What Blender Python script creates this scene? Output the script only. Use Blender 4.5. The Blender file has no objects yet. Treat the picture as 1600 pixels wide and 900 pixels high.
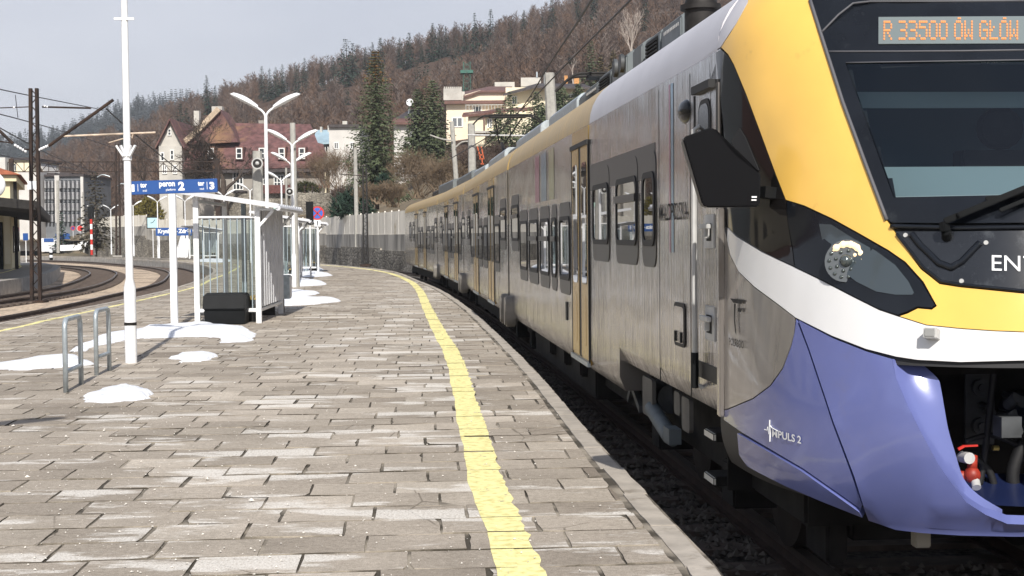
import bpy, bmesh, math, random
from mathutils import Vector, Matrix
from mathutils.geometry import delaunay_2d_cdt

# ---------------------------------------------------------------- camera, sky, sun, exposure
S = bpy.context.scene
COL = S.collection
PI = math.pi
RAD = math.radians
FPX, EYE, PITCH, ROLL = 2222.0, 1.65, RAD(2.14), RAD(-0.53)
cam_d = bpy.data.cameras.new('camera')
cam_d.sensor_width = 36.0
cam_d.lens = 36.0 * FPX / 1600.0
cam_d.clip_start, cam_d.clip_end = 0.1, 8000
cam = bpy.data.objects.new('camera', cam_d)
COL.objects.link(cam)
CAMROT = Matrix.Rotation(PI / 2 - PITCH, 3, 'X') @ Matrix.Rotation(ROLL, 3, 'Z')
cam.matrix_world = Matrix.Translation((0, 0, EYE)) @ CAMROT.to_4x4()
S.camera = cam

SUN_EL = RAD(38)
SUN_TRAVEL = Vector((-0.127 * math.cos(SUN_EL), 0.992 * math.cos(SUN_EL), -math.sin(SUN_EL)))
world = bpy.data.worlds.new('World')
S.world = world
world.use_nodes = True
wt = world.node_tree
wt.nodes.clear()
w_out = wt.nodes.new('ShaderNodeOutputWorld')
w_bg = wt.nodes.new('ShaderNodeBackground')
w_bg.inputs['Strength'].default_value = 0.1
w_sky = wt.nodes.new('ShaderNodeTexSky')
w_sky.sky_type = 'NISHITA'
w_sky.sun_disc = False
w_sky.sun_elevation = SUN_EL
w_sky.sun_rotation = RAD(172.7)
w_tc = wt.nodes.new('ShaderNodeTexCoord')
w_map = wt.nodes.new('ShaderNodeMapping')
w_map.inputs['Scale'].default_value = (1.0, 1.0, 3.0)
w_ns = wt.nodes.new('ShaderNodeTexNoise')
w_ns.inputs['Scale'].default_value = 2.2
w_ns.inputs['Detail'].default_value = 5
w_rp = wt.nodes.new('ShaderNodeValToRGB')          # cloud colour: thin grey layer with brighter veils
w_rp.color_ramp.elements[0].position = 0.34
w_rp.color_ramp.elements[0].color = (4.4, 4.6, 5.4, 1)
w_rp.color_ramp.elements[1].position = 0.70
w_rp.color_ramp.elements[1].color = (6.3, 6.4, 7.0, 1)
w_mix = wt.nodes.new('ShaderNodeMix')
w_mix.data_type = 'RGBA'
w_mix.inputs[0].default_value = 0.86
wt.links.new(w_tc.outputs['Generated'], w_map.inputs['Vector'])
wt.links.new(w_map.outputs[0], w_ns.inputs['Vector'])
wt.links.new(w_ns.outputs[0], w_rp.inputs[0])
wt.links.new(w_sky.outputs[0], w_mix.inputs[6])
wt.links.new(w_rp.outputs[0], w_mix.inputs[7])
w_sep = wt.nodes.new('ShaderNodeSeparateXYZ')
w_rng = wt.nodes.new('ShaderNodeMapRange')          # clouds thin out towards the zenith
w_rng.inputs['From Min'].default_value = 0.15
w_rng.inputs['From Max'].default_value = 0.75
w_rng.inputs['To Min'].default_value = 0.88
w_rng.inputs['To Max'].default_value = 0.30
wt.links.new(w_tc.outputs['Generated'], w_sep.inputs[0])
wt.links.new(w_sep.outputs['Z'], w_rng.inputs[0])
wt.links.new(w_rng.outputs[0], w_mix.inputs[0])
wt.links.new(w_mix.outputs[2], w_bg.inputs['Color'])
wt.links.new(w_bg.outputs[0], w_out.inputs['Surface'])

sun_d = bpy.data.lights.new('sun', 'SUN')
sun_d.energy = 4.6
sun_d.angle = RAD(0.5)
sun_d.color = (1.0, 0.95, 0.87)
sun = bpy.data.objects.new('sun', sun_d)
COL.objects.link(sun)
sun.rotation_euler = SUN_TRAVEL.to_track_quat('-Z', 'Y').to_euler()

vs = S.view_settings
vs.view_transform = 'Standard'
vs.look = 'None'
vs.exposure = 0.30
vs.gamma = 1.0
vs.use_curve_mapping = False
S.cycles.max_bounces = 8
S.cycles.transparent_max_bounces = 10

# ---------------------------------------------------------------- pixel helpers (1600x900 photograph)
EYEV = Vector((0, 0, EYE))
RAIL = -0.38


def ray(x, y):
    return CAMROT @ Vector(((x - 800) / FPX, (450 - y) / FPX, -1.0))


def gnd(x, y, z=0.0):
    d = ray(x, y)
    return EYEV + d * ((z - EYE) / d.z)


def at(x, y, D):
    d = ray(x, y)
    return EYEV + d * (D / d.y)


# ---------------------------------------------------------------- object helpers
MAT4 = {}


def tag(o, label=None, cat=None, group=None, kind=None):
    if label: o['label'] = label
    if cat: o['category'] = cat
    if group: o['group'] = group
    if kind: o['kind'] = kind
    return o


def thing(name, label, cat, loc=(0, 0, 0), rz=0.0, group=None):
    o = bpy.data.objects.new(name, None)
    o.empty_display_size = 0.2
    COL.objects.link(o)
    o.location = loc
    o.rotation_euler = (0, 0, rz)
    MAT4[o.name] = Matrix.Translation(loc) @ Matrix.Rotation(rz, 4, 'Z')
    return tag(o, label, cat, group)


def kids(o):
    return [c for c in bpy.data.objects if c.parent == o]


def copy_tree(o, loc, rz=0.0, label=None, scale=None):
    def cp(a, par):
        c = a.copy()
        COL.objects.link(c)
        if par: c.parent = par
        for k in kids(a):
            cp(k, c)
        return c
    r = cp(o, None)
    r.location = loc
    r.rotation_euler = (0, 0, rz)
    if scale: r.scale = scale if isinstance(scale, tuple) else (scale,) * 3
    if label: r['label'] = label
    return r


def nrm(a):
    a = Vector(a)
    return a.normalized() if a.length > 1e-9 else Vector((0, 0, 1))


class MB:
    def __init__(s):
        s.v, s.f, s.m = [], [], []

    def add(s, vs_, fs, mi=0):
        b = len(s.v)
        s.v += [Vector(v) for v in vs_]
        for f in fs:
            s.f.append([b + i for i in f])
            s.m.append(mi)
        return s

    def quad(s, a, b, c, d, mi=0):
        return s.add([a, b, c, d], [(0, 1, 2, 3)], mi)

    def box(s, c, size, R=None, mi=0):
        c = Vector(c)
        hx, hy, hz = size[0] / 2, size[1] / 2, size[2] / 2
        vs_ = [Vector((x, y, z)) for z in (-hz, hz) for y in (-hy, hy) for x in (-hx, hx)]
        if R is not None: vs_ = [R @ v for v in vs_]
        return s.add([c + v for v in vs_], [(0, 2, 3, 1), (4, 5, 7, 6), (0, 1, 5, 4), (2, 6, 7, 3), (0, 4, 6, 2), (1, 3, 7, 5)], mi)

    def b3(s, x0, x1, y0, y1, z0, z1, mi=0):
        return s.box(((x0 + x1) / 2, (y0 + y1) / 2, (z0 + z1) / 2), (abs(x1 - x0), abs(y1 - y0), abs(z1 - z0)), None, mi)

    def beam(s, p0, p1, w, h, mi=0, up=(0, 0, 1)):
        p0, p1 = Vector(p0), Vector(p1)
        d = nrm(p1 - p0)
        u = Vector(up)
        if abs(d.dot(u)) > 0.98: u = Vector((0, 1, 0))
        x = nrm(d.cross(u))
        u = x.cross(d)
        vs_ = []
        for p in (p0, p1):
            for a, b in ((-1, -1), (1, -1), (1, 1), (-1, 1)):
                vs_.append(p + x * a * w / 2 + u * b * h / 2)
        return s.add(vs_, [(3, 2, 1, 0), (4, 5, 6, 7), (0, 1, 5, 4), (1, 2, 6, 5), (2, 3, 7, 6), (3, 0, 4, 7)], mi)

    def tube(s, pts, r, n=8, mi=0, cap=True):
        pts = [Vector(p) for p in pts]
        rs = r if isinstance(r, (list, tuple)) else [r] * len(pts)
        vs_, fs = [], []
        x = None
        for i, p in enumerate(pts):
            d = nrm(pts[min(i + 1, len(pts) - 1)] - pts[max(i - 1, 0)])
            if x is None:
                u = Vector((0, 0, 1)) if abs(d.z) < 0.9 else Vector((1, 0, 0))
                x = nrm(d.cross(u))
            else:
                x = nrm(x - d * x.dot(d))
            y = d.cross(x)
            for k in range(n):
                a = 2 * PI * k / n
                vs_.append(p + (x * math.cos(a) + y * math.sin(a)) * rs[i])
        for i in range(len(pts) - 1):
            for k in range(n):
                a, b = i * n + k, i * n + (k + 1) % n
                fs.append((a, b, b + n, a + n))
        if cap:
            fs.append(tuple(range(n - 1, -1, -1)))
            fs.append(tuple((len(pts) - 1) * n + k for k in range(n)))
        return s.add(vs_, fs, mi)

    def ball(s, c, r, n=10, m=7, mi=0, R=None):
        c = Vector(c)
        r = r if isinstance(r, (tuple, list)) else (r, r, r)
        vs_, fs = [], []
        for i in range(m + 1):
            th = PI * i / m
            for k in range(n):
                ph = 2 * PI * k / n
                v = Vector((r[0] * math.sin(th) * math.cos(ph), r[1] * math.sin(th) * math.sin(ph), r[2] * math.cos(th)))
                vs_.append(c + (R @ v if R is not None else v))
        for i in range(m):
            for k in range(n):
                a, b = i * n + k, i * n + (k + 1) % n
                fs.append((a, a + n, b + n, b))
        return s.add(vs_, fs, mi)

    def prism(s, poly, vec, mi=0):
        poly = [Vector(p) for p in poly]
        vec = Vector(vec)
        n = len(poly)
        fs = [tuple(range(n - 1, -1, -1)), tuple(range(n, 2 * n))]
        fs += [(i, (i + 1) % n, n + (i + 1) % n, n + i) for i in range(n)]
        return s.add(poly + [p + vec for p in poly], fs, mi)

    def grid(s, rows, mi=0, close=False):
        n = len(rows[0])
        vs_ = [v for r in rows for v in r]
        fs = []
        for i in range(len(rows) - 1):
            for k in range(n if close else n - 1):
                fs.append((i * n + k, i * n + (k + 1) % n, (i + 1) * n + (k + 1) % n, (i + 1) * n + k))
        return s.add(vs_, fs, mi)

    def build(s, name, mats, parent=None, world=False, smooth=False, bevel=0.0, fixn=True, loc=None, merge=False):
        me = bpy.data.meshes.new(name)
        vs_ = s.v
        if world and parent is not None:
            inv = MAT4[parent.name].inverted()
            vs_ = [inv @ v for v in vs_]
        if loc is not None:
            L = Vector(loc)
            vs_ = [v - L for v in vs_]
        me.from_pydata([tuple(v) for v in vs_], [], s.f)
        if not isinstance(mats, (list, tuple)): mats = [mats]
        for m in mats: me.materials.append(m)
        if len(mats) > 1: me.polygons.foreach_set('material_index', s.m)
        if fixn or bevel or merge:
            bm = bmesh.new()
            bm.from_mesh(me)
            if merge: bmesh.ops.remove_doubles(bm, verts=bm.verts, dist=1e-4)
            if fixn: bmesh.ops.recalc_face_normals(bm, faces=bm.faces)
            if bevel:
                es = [e for e in bm.edges if len(e.link_faces) == 2 and e.calc_face_angle(0) > 0.5]
                bmesh.ops.bevel(bm, geom=es, offset=bevel, segments=2, affect='EDGES', clamp_overlap=True)
            bm.to_mesh(me)
            bm.free()
        if smooth:
            me.polygons.foreach_set('use_smooth', [True] * len(me.polygons))
            if smooth is not True:
                me.set_sharp_from_angle(angle=RAD(smooth))
        me.update()
        o = bpy.data.objects.new(name, me)
        COL.objects.link(o)
        if loc is not None: o.location = loc
        if parent is not None: o.parent = parent
        return o


def islands(mb):
    """split a MB into its connected pieces"""
    par = list(range(len(mb.v)))

    def find(a):
        while par[a] != a:
            par[a] = par[par[a]]
            a = par[a]
        return a
    for f in mb.f:
        r = find(f[0])
        for i in f[1:]: par[find(i)] = r
    out = {}
    for f, mi in zip(mb.f, mb.m): out.setdefault(find(f[0]), []).append((f, mi))
    res = []
    for fs in out.values():
        n = MB()
        mp = {}
        for f, mi in fs:
            g = []
            for i in f:
                if i not in mp:
                    mp[i] = len(n.v)
                    n.v.append(mb.v[i])
                g.append(mp[i])
            n.f.append(g)
            n.m.append(mi)
        res.append(n)
    return res


def build_each(mb, name, m, parent, **k):
    return [p.build(name, m, parent, **k) for p in islands(mb)]


def struct(name, mb, m, label=None, **k):
    return tag(mb.build(name, m, **k), label, None, None, 'structure')


def pip(x, y, poly):
    c = False
    j = len(poly) - 1
    for i in range(len(poly)):
        a, b = poly[i], poly[j]
        if (a[1] > y) != (b[1] > y) and x < (b[0] - a[0]) * (y - a[1]) / (b[1] - a[1]) + a[0]: c = not c
        j = i
    return c


def seg_dist(x, y, poly):
    best = 1e9
    for i in range(len(poly)):
        ax, ay = poly[i - 1][0], poly[i - 1][1]
        bx, by = poly[i][0], poly[i][1]
        dx, dy = bx - ax, by - ay
        L = dx * dx + dy * dy
        t = 0 if L < 1e-12 else max(0, min(1, ((x - ax) * dx + (y - ay) * dy) / L))
        best = min(best, math.hypot(x - ax - dx * t, y - ay - dy * t))
    return best


def fill2d(poly, step):
    """triangulated polygon with interior points: returns 2D points, triangles"""
    pts = [Vector(p[:2]) for p in poly]
    n = len(pts)
    es = [(i, (i + 1) % n) for i in range(n)]
    if step:
        xs = [p.x for p in pts]
        ys = [p.y for p in pts]
        y = min(ys) + step / 2
        k = 0
        while y < max(ys):
            x = min(xs) + step * (0.25 + 0.5 * (k % 2))
            while x < max(xs):
                if pip(x, y, pts) and seg_dist(x, y, pts) > step * 0.35: pts.append(Vector((x, y)))
                x += step
            y += step
            k += 1
    r = delaunay_2d_cdt(pts, es, [], 1, 1e-5)
    return r[0], r[2]


def interp(tab, x):
    if x <= tab[0][0]: return tab[0][1]
    for (a, b), (c, d) in zip(tab, tab[1:]):
        if x <= c: return b + (d - b) * (x - a) / (c - a)
    return tab[-1][1]


def smooth_line(pts, n=6):
    """Catmull-Rom through points"""
    P = [Vector(p) for p in pts]
    out = []
    for i in range(len(P) - 1):
        p0, p1, p2, p3 = P[max(i - 1, 0)], P[i], P[i + 1], P[min(i + 2, len(P) - 1)]
        for k in range(n):
            t = k / n
            out.append(0.5 * ((2 * p1) + (p2 - p0) * t + (2 * p0 - 5 * p1 + 4 * p2 - p3) * t * t + (3 * p1 - p0 - 3 * p2 + p3) * t ** 3))
    out.append(P[-1])
    return out


def text_geo(body, size, bold=0.0):
    cu = bpy.data.curves.new('txt', 'FONT')
    cu.body = body
    cu.size = size
    cu.offset = bold
    cu.resolution_u = 3
    ob = bpy.data.objects.new('txt', cu)
    COL.objects.link(ob)
    dg = bpy.context.evaluated_depsgraph_get()
    dg.update()
    me = bpy.data.meshes.new_from_object(ob.evaluated_get(dg))
    vs_ = [(v.co.x, v.co.y) for v in me.vertices]
    fs = [tuple(p.vertices) for p in me.polygons]
    bpy.data.objects.remove(ob)
    bpy.data.meshes.remove(me)
    bpy.data.curves.remove(cu)
    x0 = min(v[0] for v in vs_)
    x1 = max(v[0] for v in vs_)
    y0 = min(v[1] for v in vs_)
    y1 = max(v[1] for v in vs_)
    # normalised to 0..1 box
    return [((v[0] - x0) / (x1 - x0), (v[1] - y0) / (y1 - y0)) for v in vs_], fs


# ---------------------------------------------------------------- materials
def mat(name, col, rough=0.6, metal=0.0, var=0.0, scale=4.0, col2=None, bump=0.0, bscale=None, stretch=(1, 1, 1), spec=0.5, coat=0.0,
        detail=4, lo=0.35, hi=0.65, emit=None, estr=0.0, dirt=None, rvar=0.0):
    m = bpy.data.materials.new(name)
    m.use_nodes = True
    nt = m.node_tree
    N, L = nt.nodes, nt.links
    b = N['Principled BSDF']
    b.inputs['Base Color'].default_value = (*col, 1)
    b.inputs['Roughness'].default_value = rough
    b.inputs['Metallic'].default_value = metal
    b.inputs['Specular IOR Level'].default_value = spec
    b.inputs['Coat Weight'].default_value = coat
    b.inputs['Coat Roughness'].default_value = 0.04
    if emit:
        b.inputs['Emission Color'].default_value = (*emit, 1)
        b.inputs['Emission Strength'].default_value = estr
    if var or col2 or bump or rvar or dirt:
        tc = N.new('ShaderNodeTexCoord')
        mp = N.new('ShaderNodeMapping')
        mp.inputs['Scale'].default_value = stretch
        L.new(tc.outputs['Object'], mp.inputs['Vector'])
        src = None
        if var or col2 or rvar:
            n = N.new('ShaderNodeTexNoise')
            n.inputs['Scale'].default_value = scale
            n.inputs['Detail'].default_value = detail
            L.new(mp.outputs[0], n.inputs['Vector'])
            r = N.new('ShaderNodeValToRGB')
            r.color_ramp.elements[0].position = lo
            r.color_ramp.elements[1].position = hi
            c2 = col2 if col2 else tuple(min(1, c * (1 + var)) for c in col)
            c1 = col if col2 else tuple(c * (1 - var) for c in col)
            r.color_ramp.elements[0].color = (*c1, 1)
            r.color_ramp.elements[1].color = (*c2, 1)
            L.new(n.outputs[0], r.inputs[0])
            src = r.outputs[0]
            if rvar:
                mr = N.new('ShaderNodeMapRange')
                mr.inputs['To Min'].default_value = rough - rvar
                mr.inputs['To Max'].default_value = rough + rvar
                L.new(n.outputs[0], mr.inputs[0])
                L.new(mr.outputs[0], b.inputs['Roughness'])
        if dirt:
            dcol, dscale, dlo, dhi = dirt
            n2 = N.new('ShaderNodeTexNoise')
            n2.inputs['Scale'].default_value = dscale
            n2.inputs['Detail'].default_value = 6
            n2.inputs['Roughness'].default_value = 0.7
            L.new(tc.outputs['Object'], n2.inputs['Vector'])
            r2 = N.new('ShaderNodeValToRGB')
            r2.color_ramp.elements[0].position = dlo
            r2.color_ramp.elements[1].position = dhi
            L.new(n2.outputs[0], r2.inputs[0])
            mx = N.new('ShaderNodeMix')
            mx.data_type = 'RGBA'
            mx.inputs[6].default_value = (*col, 1)
            if src: L.new(src, mx.inputs[6])
            mx.inputs[7].default_value = (*dcol, 1)
            L.new(r2.outputs[0], mx.inputs[0])
            src = mx.outputs[2]
        if src and (var or col2 or dirt): L.new(src, b.inputs['Base Color'])
        if bump:
            n3 = N.new('ShaderNodeTexNoise')
            n3.inputs['Scale'].default_value = bscale or scale
            n3.inputs['Detail'].default_value = 3
            L.new(mp.outputs[0], n3.inputs['Vector'])
            bp = N.new('ShaderNodeBump')
            bp.inputs['Strength'].default_value = 1.0
            bp.inputs['Distance'].default_value = bump
            L.new(n3.outputs[0], bp.inputs['Height'])
            L.new(bp.outputs[0], b.inputs['Normal'])
    return m


def leaf_mat(name, c1, c2):
    m = mat(name, c1, 0.8, 0, 0, 0.9, c2, spec=0.2, lo=0.3, hi=0.7)
    return m


M_white = mat('white_paint', (0.78, 0.79, 0.80), 0.4, var=0.06, scale=9, dirt=((0.5, 0.48, 0.44), 6, 0.62, 0.8))
M_grey = mat('grey_paint', (0.30, 0.36, 0.40), 0.45, var=0.08)
M_galv = mat('galvanised_steel', (0.42, 0.47, 0.50), 0.42, 0.5, var=0.12, scale=14)
M_dark = mat('dark_steel', (0.022, 0.020, 0.019), 0.6, 0.2, var=0.3, scale=8, spec=0.3)
M_rusty = mat('rusty_steel', (0.020, 0.016, 0.015), 0.75, 0.1, col2=(0.055, 0.034, 0.025), scale=2.2, spec=0.25)
M_black = mat('black_plastic', (0.009, 0.010, 0.011), 0.6, var=0.2, spec=0.15)
M_rubber = mat('rubber', (0.01, 0.01, 0.011), 0.6)
M_conc = mat('concrete', (0.36, 0.34, 0.31), 0.85, var=0.18, scale=3, bump=0.004, bscale=30, dirt=((0.16, 0.14, 0.12), 1.3, 0.55, 0.75))
M_pole = mat('concrete_pole', (0.36, 0.35, 0.32), 0.85, var=0.12, scale=5, bump=0.003, bscale=25)
M_snow = mat('snow', (0.80, 0.82, 0.86), 0.65, var=0.05, scale=7, bump=0.03, bscale=18, spec=0.3, dirt=((0.46, 0.43, 0.39), 6, 0.60, 0.86))
M_blue = mat('sign_blue', (0.016, 0.075, 0.27), 0.45)
M_letter = mat('letter_white', (0.82, 0.83, 0.85), 0.5)
M_glass = mat('window_glass', (0.012, 0.015, 0.017), 0.012, 0, spec=0.6)
M_frame = mat('window_frame_white', (0.75, 0.75, 0.73), 0.5)
M_wood = mat('bench_wood', (0.16, 0.10, 0.06), 0.7, var=0.3, scale=12)
M_wire = mat('wire', (0.03, 0.03, 0.035), 0.5, 0.4)
M_orange = mat('orange_paint', (0.50, 0.10, 0.03), 0.6)
M_red = mat('red_paint', (0.55, 0.03, 0.02), 0.45)
M_cream = mat('cream_render', (0.78, 0.70, 0.52), 0.85, var=0.05, scale=0.8)
M_peach = mat('peach_render', (0.80, 0.68, 0.53), 0.85, var=0.05, scale=0.8)
M_wrender = mat('white_render', (0.58, 0.56, 0.53), 0.85, var=0.08, scale=0.7)
M_brown = mat('brown_trim', (0.12, 0.05, 0.035), 0.6, var=0.2)
# ================================================================ GROUND, TRACKS, PLATFORM
rnd = random.Random(11)
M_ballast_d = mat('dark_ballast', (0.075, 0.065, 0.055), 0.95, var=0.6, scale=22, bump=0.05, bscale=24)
M_ballast_l = mat('light_ballast', (0.52, 0.41, 0.30), 0.95, var=0.35, scale=7, bump=0.03, bscale=25, dirt=((0.14, 0.10, 0.075), 0.5, 0.5, 0.68))
M_earth = mat('earth', (0.19, 0.15, 0.10), 0.95, var=0.35, scale=0.25, bump=0.05, bscale=3, dirt=((0.10, 0.095, 0.05), 0.12, 0.5, 0.62))
M_rail = mat('rail_steel', (0.07, 0.045, 0.035), 0.55, 0.3, var=0.3, scale=9)
M_railtop = mat('rail_head', (0.16, 0.13, 0.115), 0.35, 0.7)
M_sleeper = mat('sleeper', (0.10, 0.075, 0.06), 0.9, var=0.3, scale=6)
M_joint = mat('joint_sand', (0.06, 0.05, 0.036), 0.95, col2=(0.33, 0.29, 0.235), scale=2.6, lo=0.42, hi=0.62, bump=0.01, bscale=60)

struct('ground', MB().quad((-3000, -300, -1.0), (3000, -300, -1.0), (3000, 5000, -1.0), (-3000, 5000, -1.0)), M_earth,
       'brown winter ground of the valley floor', fixn=False)


def ribbon(pl, w0, w1, z):
    L, R = [], []
    for i, p in enumerate(pl):
        d = pl[min(i + 1, len(pl) - 1)] - pl[max(i - 1, 0)]
        n = Vector((d.y, -d.x, 0)).normalized()
        L.append(Vector((p.x, p.y, z)) + n * w0)
        R.append(Vector((p.x, p.y, z)) + n * w1)
    return L, R


# right-hand track follows the train: centre line in plan
HD = [0.0852, 0.088, 0.108, 0.131]                       # heading of each car (leftwards)
N1 = Vector((math.cos(HD[0]), math.sin(HD[0]), 0))
D1 = Vector((-math.sin(HD[0]), math.cos(HD[0]), 0))
PC = 3.345                                               # centre line offset right of the camera
TR0 = N1 * PC
SEAM = [23.12, 36.6, 48.6, 68.2]
J = [TR0 + D1 * 8.25]
c = TR0 + D1 * SEAM[0]
J.append(c.copy())
for i in (1, 2, 3):
    d = Vector((-math.sin(HD[i]), math.cos(HD[i]), 0))
    ln = [0, 13.45, 12.1, 19.6][i]
    c = c + d * ln
    J.append(c.copy())
right_cl = [TR0 + D1 * -30, TR0 + D1 * -10, TR0 + D1 * 6, J[1], J[2], J[3], J[4], Vector((-7.2, 82, 0)), Vector((-13, 98, 0)), Vector((-21, 114, 0)),
            Vector((-32, 130, 0)), Vector((-52, 150, 0))]
right_cl = smooth_line(right_cl, 8)


def rail_track(cl, z, name, label, mb_ballast=None):
    sl = MB()
    for side in (-1, 1):
        for (w, z0, z1, mi) in ((0.07, z - 0.045, z, 1), (0.02, z - 0.13, z - 0.045, 0), (0.13, z - 0.15, z - 0.13, 0)):
            a0, a1 = ribbon(cl, side * 0.75 - w / 2, side * 0.75 + w / 2, z1)
            b0 = [Vector((p.x, p.y, z0)) for p in a0]
            b1 = [Vector((p.x, p.y, z0)) for p in a1]
            sl.grid([b0, a0, a1, b1], mi)
    return tag(sl.build(name, [M_rail, M_railtop], fixn=False), label, None, None, 'structure')


def sleepers(cl, z, name, label, every=0.62):
    mb = MB()
    acc = 0.0
    for i in range(len(cl) - 1):
        a, b = cl[i], cl[i + 1]
        ln = (b - a).length
        d = (b - a) / max(ln, 1e-6)
        R = Matrix.Rotation(math.atan2(d.y, d.x), 3, 'Z')
        while acc < ln:
            p = a + d * acc
            mb.box((p.x, p.y, z - 0.21), (0.25, 2.5, 0.12), R)
            acc += every
        acc -= ln
    return struct(name, mb, M_sleeper, label, fixn=False)


def sheet(name, cl, w0, w1, z, m, label):
    a, b = ribbon(cl, w0, w1, z)
    return struct(name, MB().grid([a, b]), m, label, fixn=False)


near_right = [p for p in right_cl if p.y < 75]
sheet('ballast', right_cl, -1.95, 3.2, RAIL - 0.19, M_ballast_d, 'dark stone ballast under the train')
rail_track(right_cl, RAIL, 'rails', 'rails under the train')
sleepers(near_right, RAIL, 'sleepers', 'sleepers under the train')

# left tracks
C_px = [(83, 400), (133, 408), (194, 411), (244, 417), (267, 424), (268, 433), (250, 442), (208, 454), (167, 462.5), (111, 475), (56, 486), (0, 496)]
A_pts = [(-18.2, 12), (-18.2, 30), (-18.34, 44), (-18.5, 52), (-19.32, 59.8), (-20.79, 67.6), (-22.9, 76.5), (-25.5, 86), (-29.5, 97), (-35, 108), (-44, 123)]
A_cl = [Vector((x + 0.75, y, 0)) for x, y in A_pts]
C_pts = [(-13.2, 5), (-13.2, 20), (-13.37, 37.06), (-13.77, 44.4), (-14.34, 50.3), (-14.9, 56), (-15.97, 64.5), (-17.9, 74), (-20.9, 86.6), (-25.2, 99.5), (-31.5, 114), (-40, 130), (-56, 152)]
C_cl = [Vector((x + 0.72, y, 0)) for x, y in C_pts]
A_s, C_s = smooth_line(A_cl, 6), smooth_line(C_cl, 6)
sheet('ballast', C_s, -8.5, 2.4, RAIL - 0.17, M_ballast_l, 'light brown gravel between the left tracks')
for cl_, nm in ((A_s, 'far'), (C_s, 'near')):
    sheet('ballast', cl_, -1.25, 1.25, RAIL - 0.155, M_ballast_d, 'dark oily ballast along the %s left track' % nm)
    rail_track(cl_, RAIL + 0.02, 'rails', 'rails of the %s left track' % nm)
    sleepers(cl_, RAIL + 0.05, 'sleepers', 'sleepers of the %s left track' % nm)

# platform outlines in plan (z = 0 top)
R_out = [(1.05, -6), (1.05, 2), (1.03, 5), (1.01, 6.8), (0.95, 7.7), (0.79, 9.74), (0.70, 11.0), (0.57, 12.87), (0.42, 15.2), (0.18, 18.6), (-0.44, 26.2), (-1.1, 33.5), (-2.14, 43.1),
         (-3.3, 51.5), (-5.7, 67.5), (-8.8, 78.5), (-13.5, 92), (-21, 107), (-31, 122), (-47, 141), (-68, 160)]
L_out = [(-10.1, -6), (-10.1, 10), (-10.2, 28.5), (-10.8, 42.7), (-12.3, 56), (-13.1, 61), (-14.6, 69.5), (-17.1, 80.3), (-21.4, 94), (-26.2, 105), (-34.8, 122), (-48, 141), (-68, 158)]
R_s = [Vector((*p, 0)) for p in R_out]
R_s = smooth_line(R_s, 5)
L_s = smooth_line([Vector((*p, 0)) for p in L_out], 5)
plat_poly = [(p.x, p.y) for p in R_s] + [(p.x, p.y) for p in reversed(L_s)]

# base slab of the platform: top 35 mm under the paving, concrete sides
pts2, tri2 = fill2d(plat_poly, 0)
base = MB()
base.add([Vector((p.x, p.y, -0.0075)) for p in pts2], tri2, 0)
struct('platform_base', base, M_joint, 'sandy bed under the platform slabs', fixn=False)
side = MB()
for ln_ in (R_s, L_s):
    side.grid([[Vector((p.x, p.y, -0.02)) for p in ln_], [Vector((p.x, p.y, -1.0)) for p in ln_]])
struct('platform_wall', side, M_conc, 'concrete side walls of the island platform', fixn=False)


def offset_line(pl, w):
    out = []
    for i, p in enumerate(pl):
        d = pl[min(i + 1, len(pl) - 1)] - pl[max(i - 1, 0)]
        n = Vector((d.y, -d.x, 0)).normalized()
        out.append(p + n * w)
    return out


def resample(pl, step):
    out = [pl[0].copy()]
    need = step
    for i in range(len(pl) - 1):
        a, b = pl[i], pl[i + 1]
        ln = (b - a).length
        pos = 0.0
        while ln - pos >= need:
            pos += need
            out.append(a + (b - a) * (pos / ln))
            need = step
        need -= ln - pos
    return out


# edge stones
M_curb = mat('edge_stone', (0.40, 0.36, 0.31), 0.85, var=0.15, scale=5, bump=0.006, bscale=30, dirt=((0.20, 0.17, 0.13), 3.5, 0.56, 0.72))
for ln_, sgn, lab in ((R_s, -1, 'pale worn edge stones along the train side'), (L_s, 1, 'pale edge stones along the left tracks')):
    mb = MB()
    rs = resample(ln_, 1.0)
    for i in range(len(rs) - 1):
        a, b = rs[i], rs[i + 1]
        d = (b - a).normalized()
        n = Vector((d.y, -d.x, 0))
        a2, b2 = a + d * 0.006, b - d * 0.006
        j = rnd.uniform(-0.012, 0.012)
        z = rnd.uniform(-0.004, 0.005)
        # slightly ragged outer edge: subdivide
        K = 6
        ro, ri = [], []
        for k in range(K + 1):
            t = k / K
            p = a2 + (b2 - a2) * t
            ro.append(p + n * (j - sgn * 0.0 + rnd.uniform(-0.008, 0.006)) + Vector((0, 0, z)))
            ri.append(p + n * (j + sgn * 0.15 + rnd.uniform(-0.004, 0.004)) + Vector((0, 0, z + 0.001)))
        ro_b = [p + Vector((0, 0, -0.13)) for p in ro]
        ri_b = [p + Vector((0, 0, -0.13)) for p in ri]
        # bevelled outer lip
        ro_m = [p + n * sgn * 0.012 + Vector((0, 0, 0.0)) for p in ro]
        ro_l = [p + Vector((0, 0, -0.012)) for p in ro]
        mb.grid([ro_b, ro_l, ro_m, ri, ri_b])
        for e in (0, K):
            mb.add([ro_b[e], ro_l[e], ro_m[e], ri[e], ri_b[e]], [(0, 1, 2, 3, 4)])
    struct('platform_edge', mb, M_curb, lab)

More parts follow.
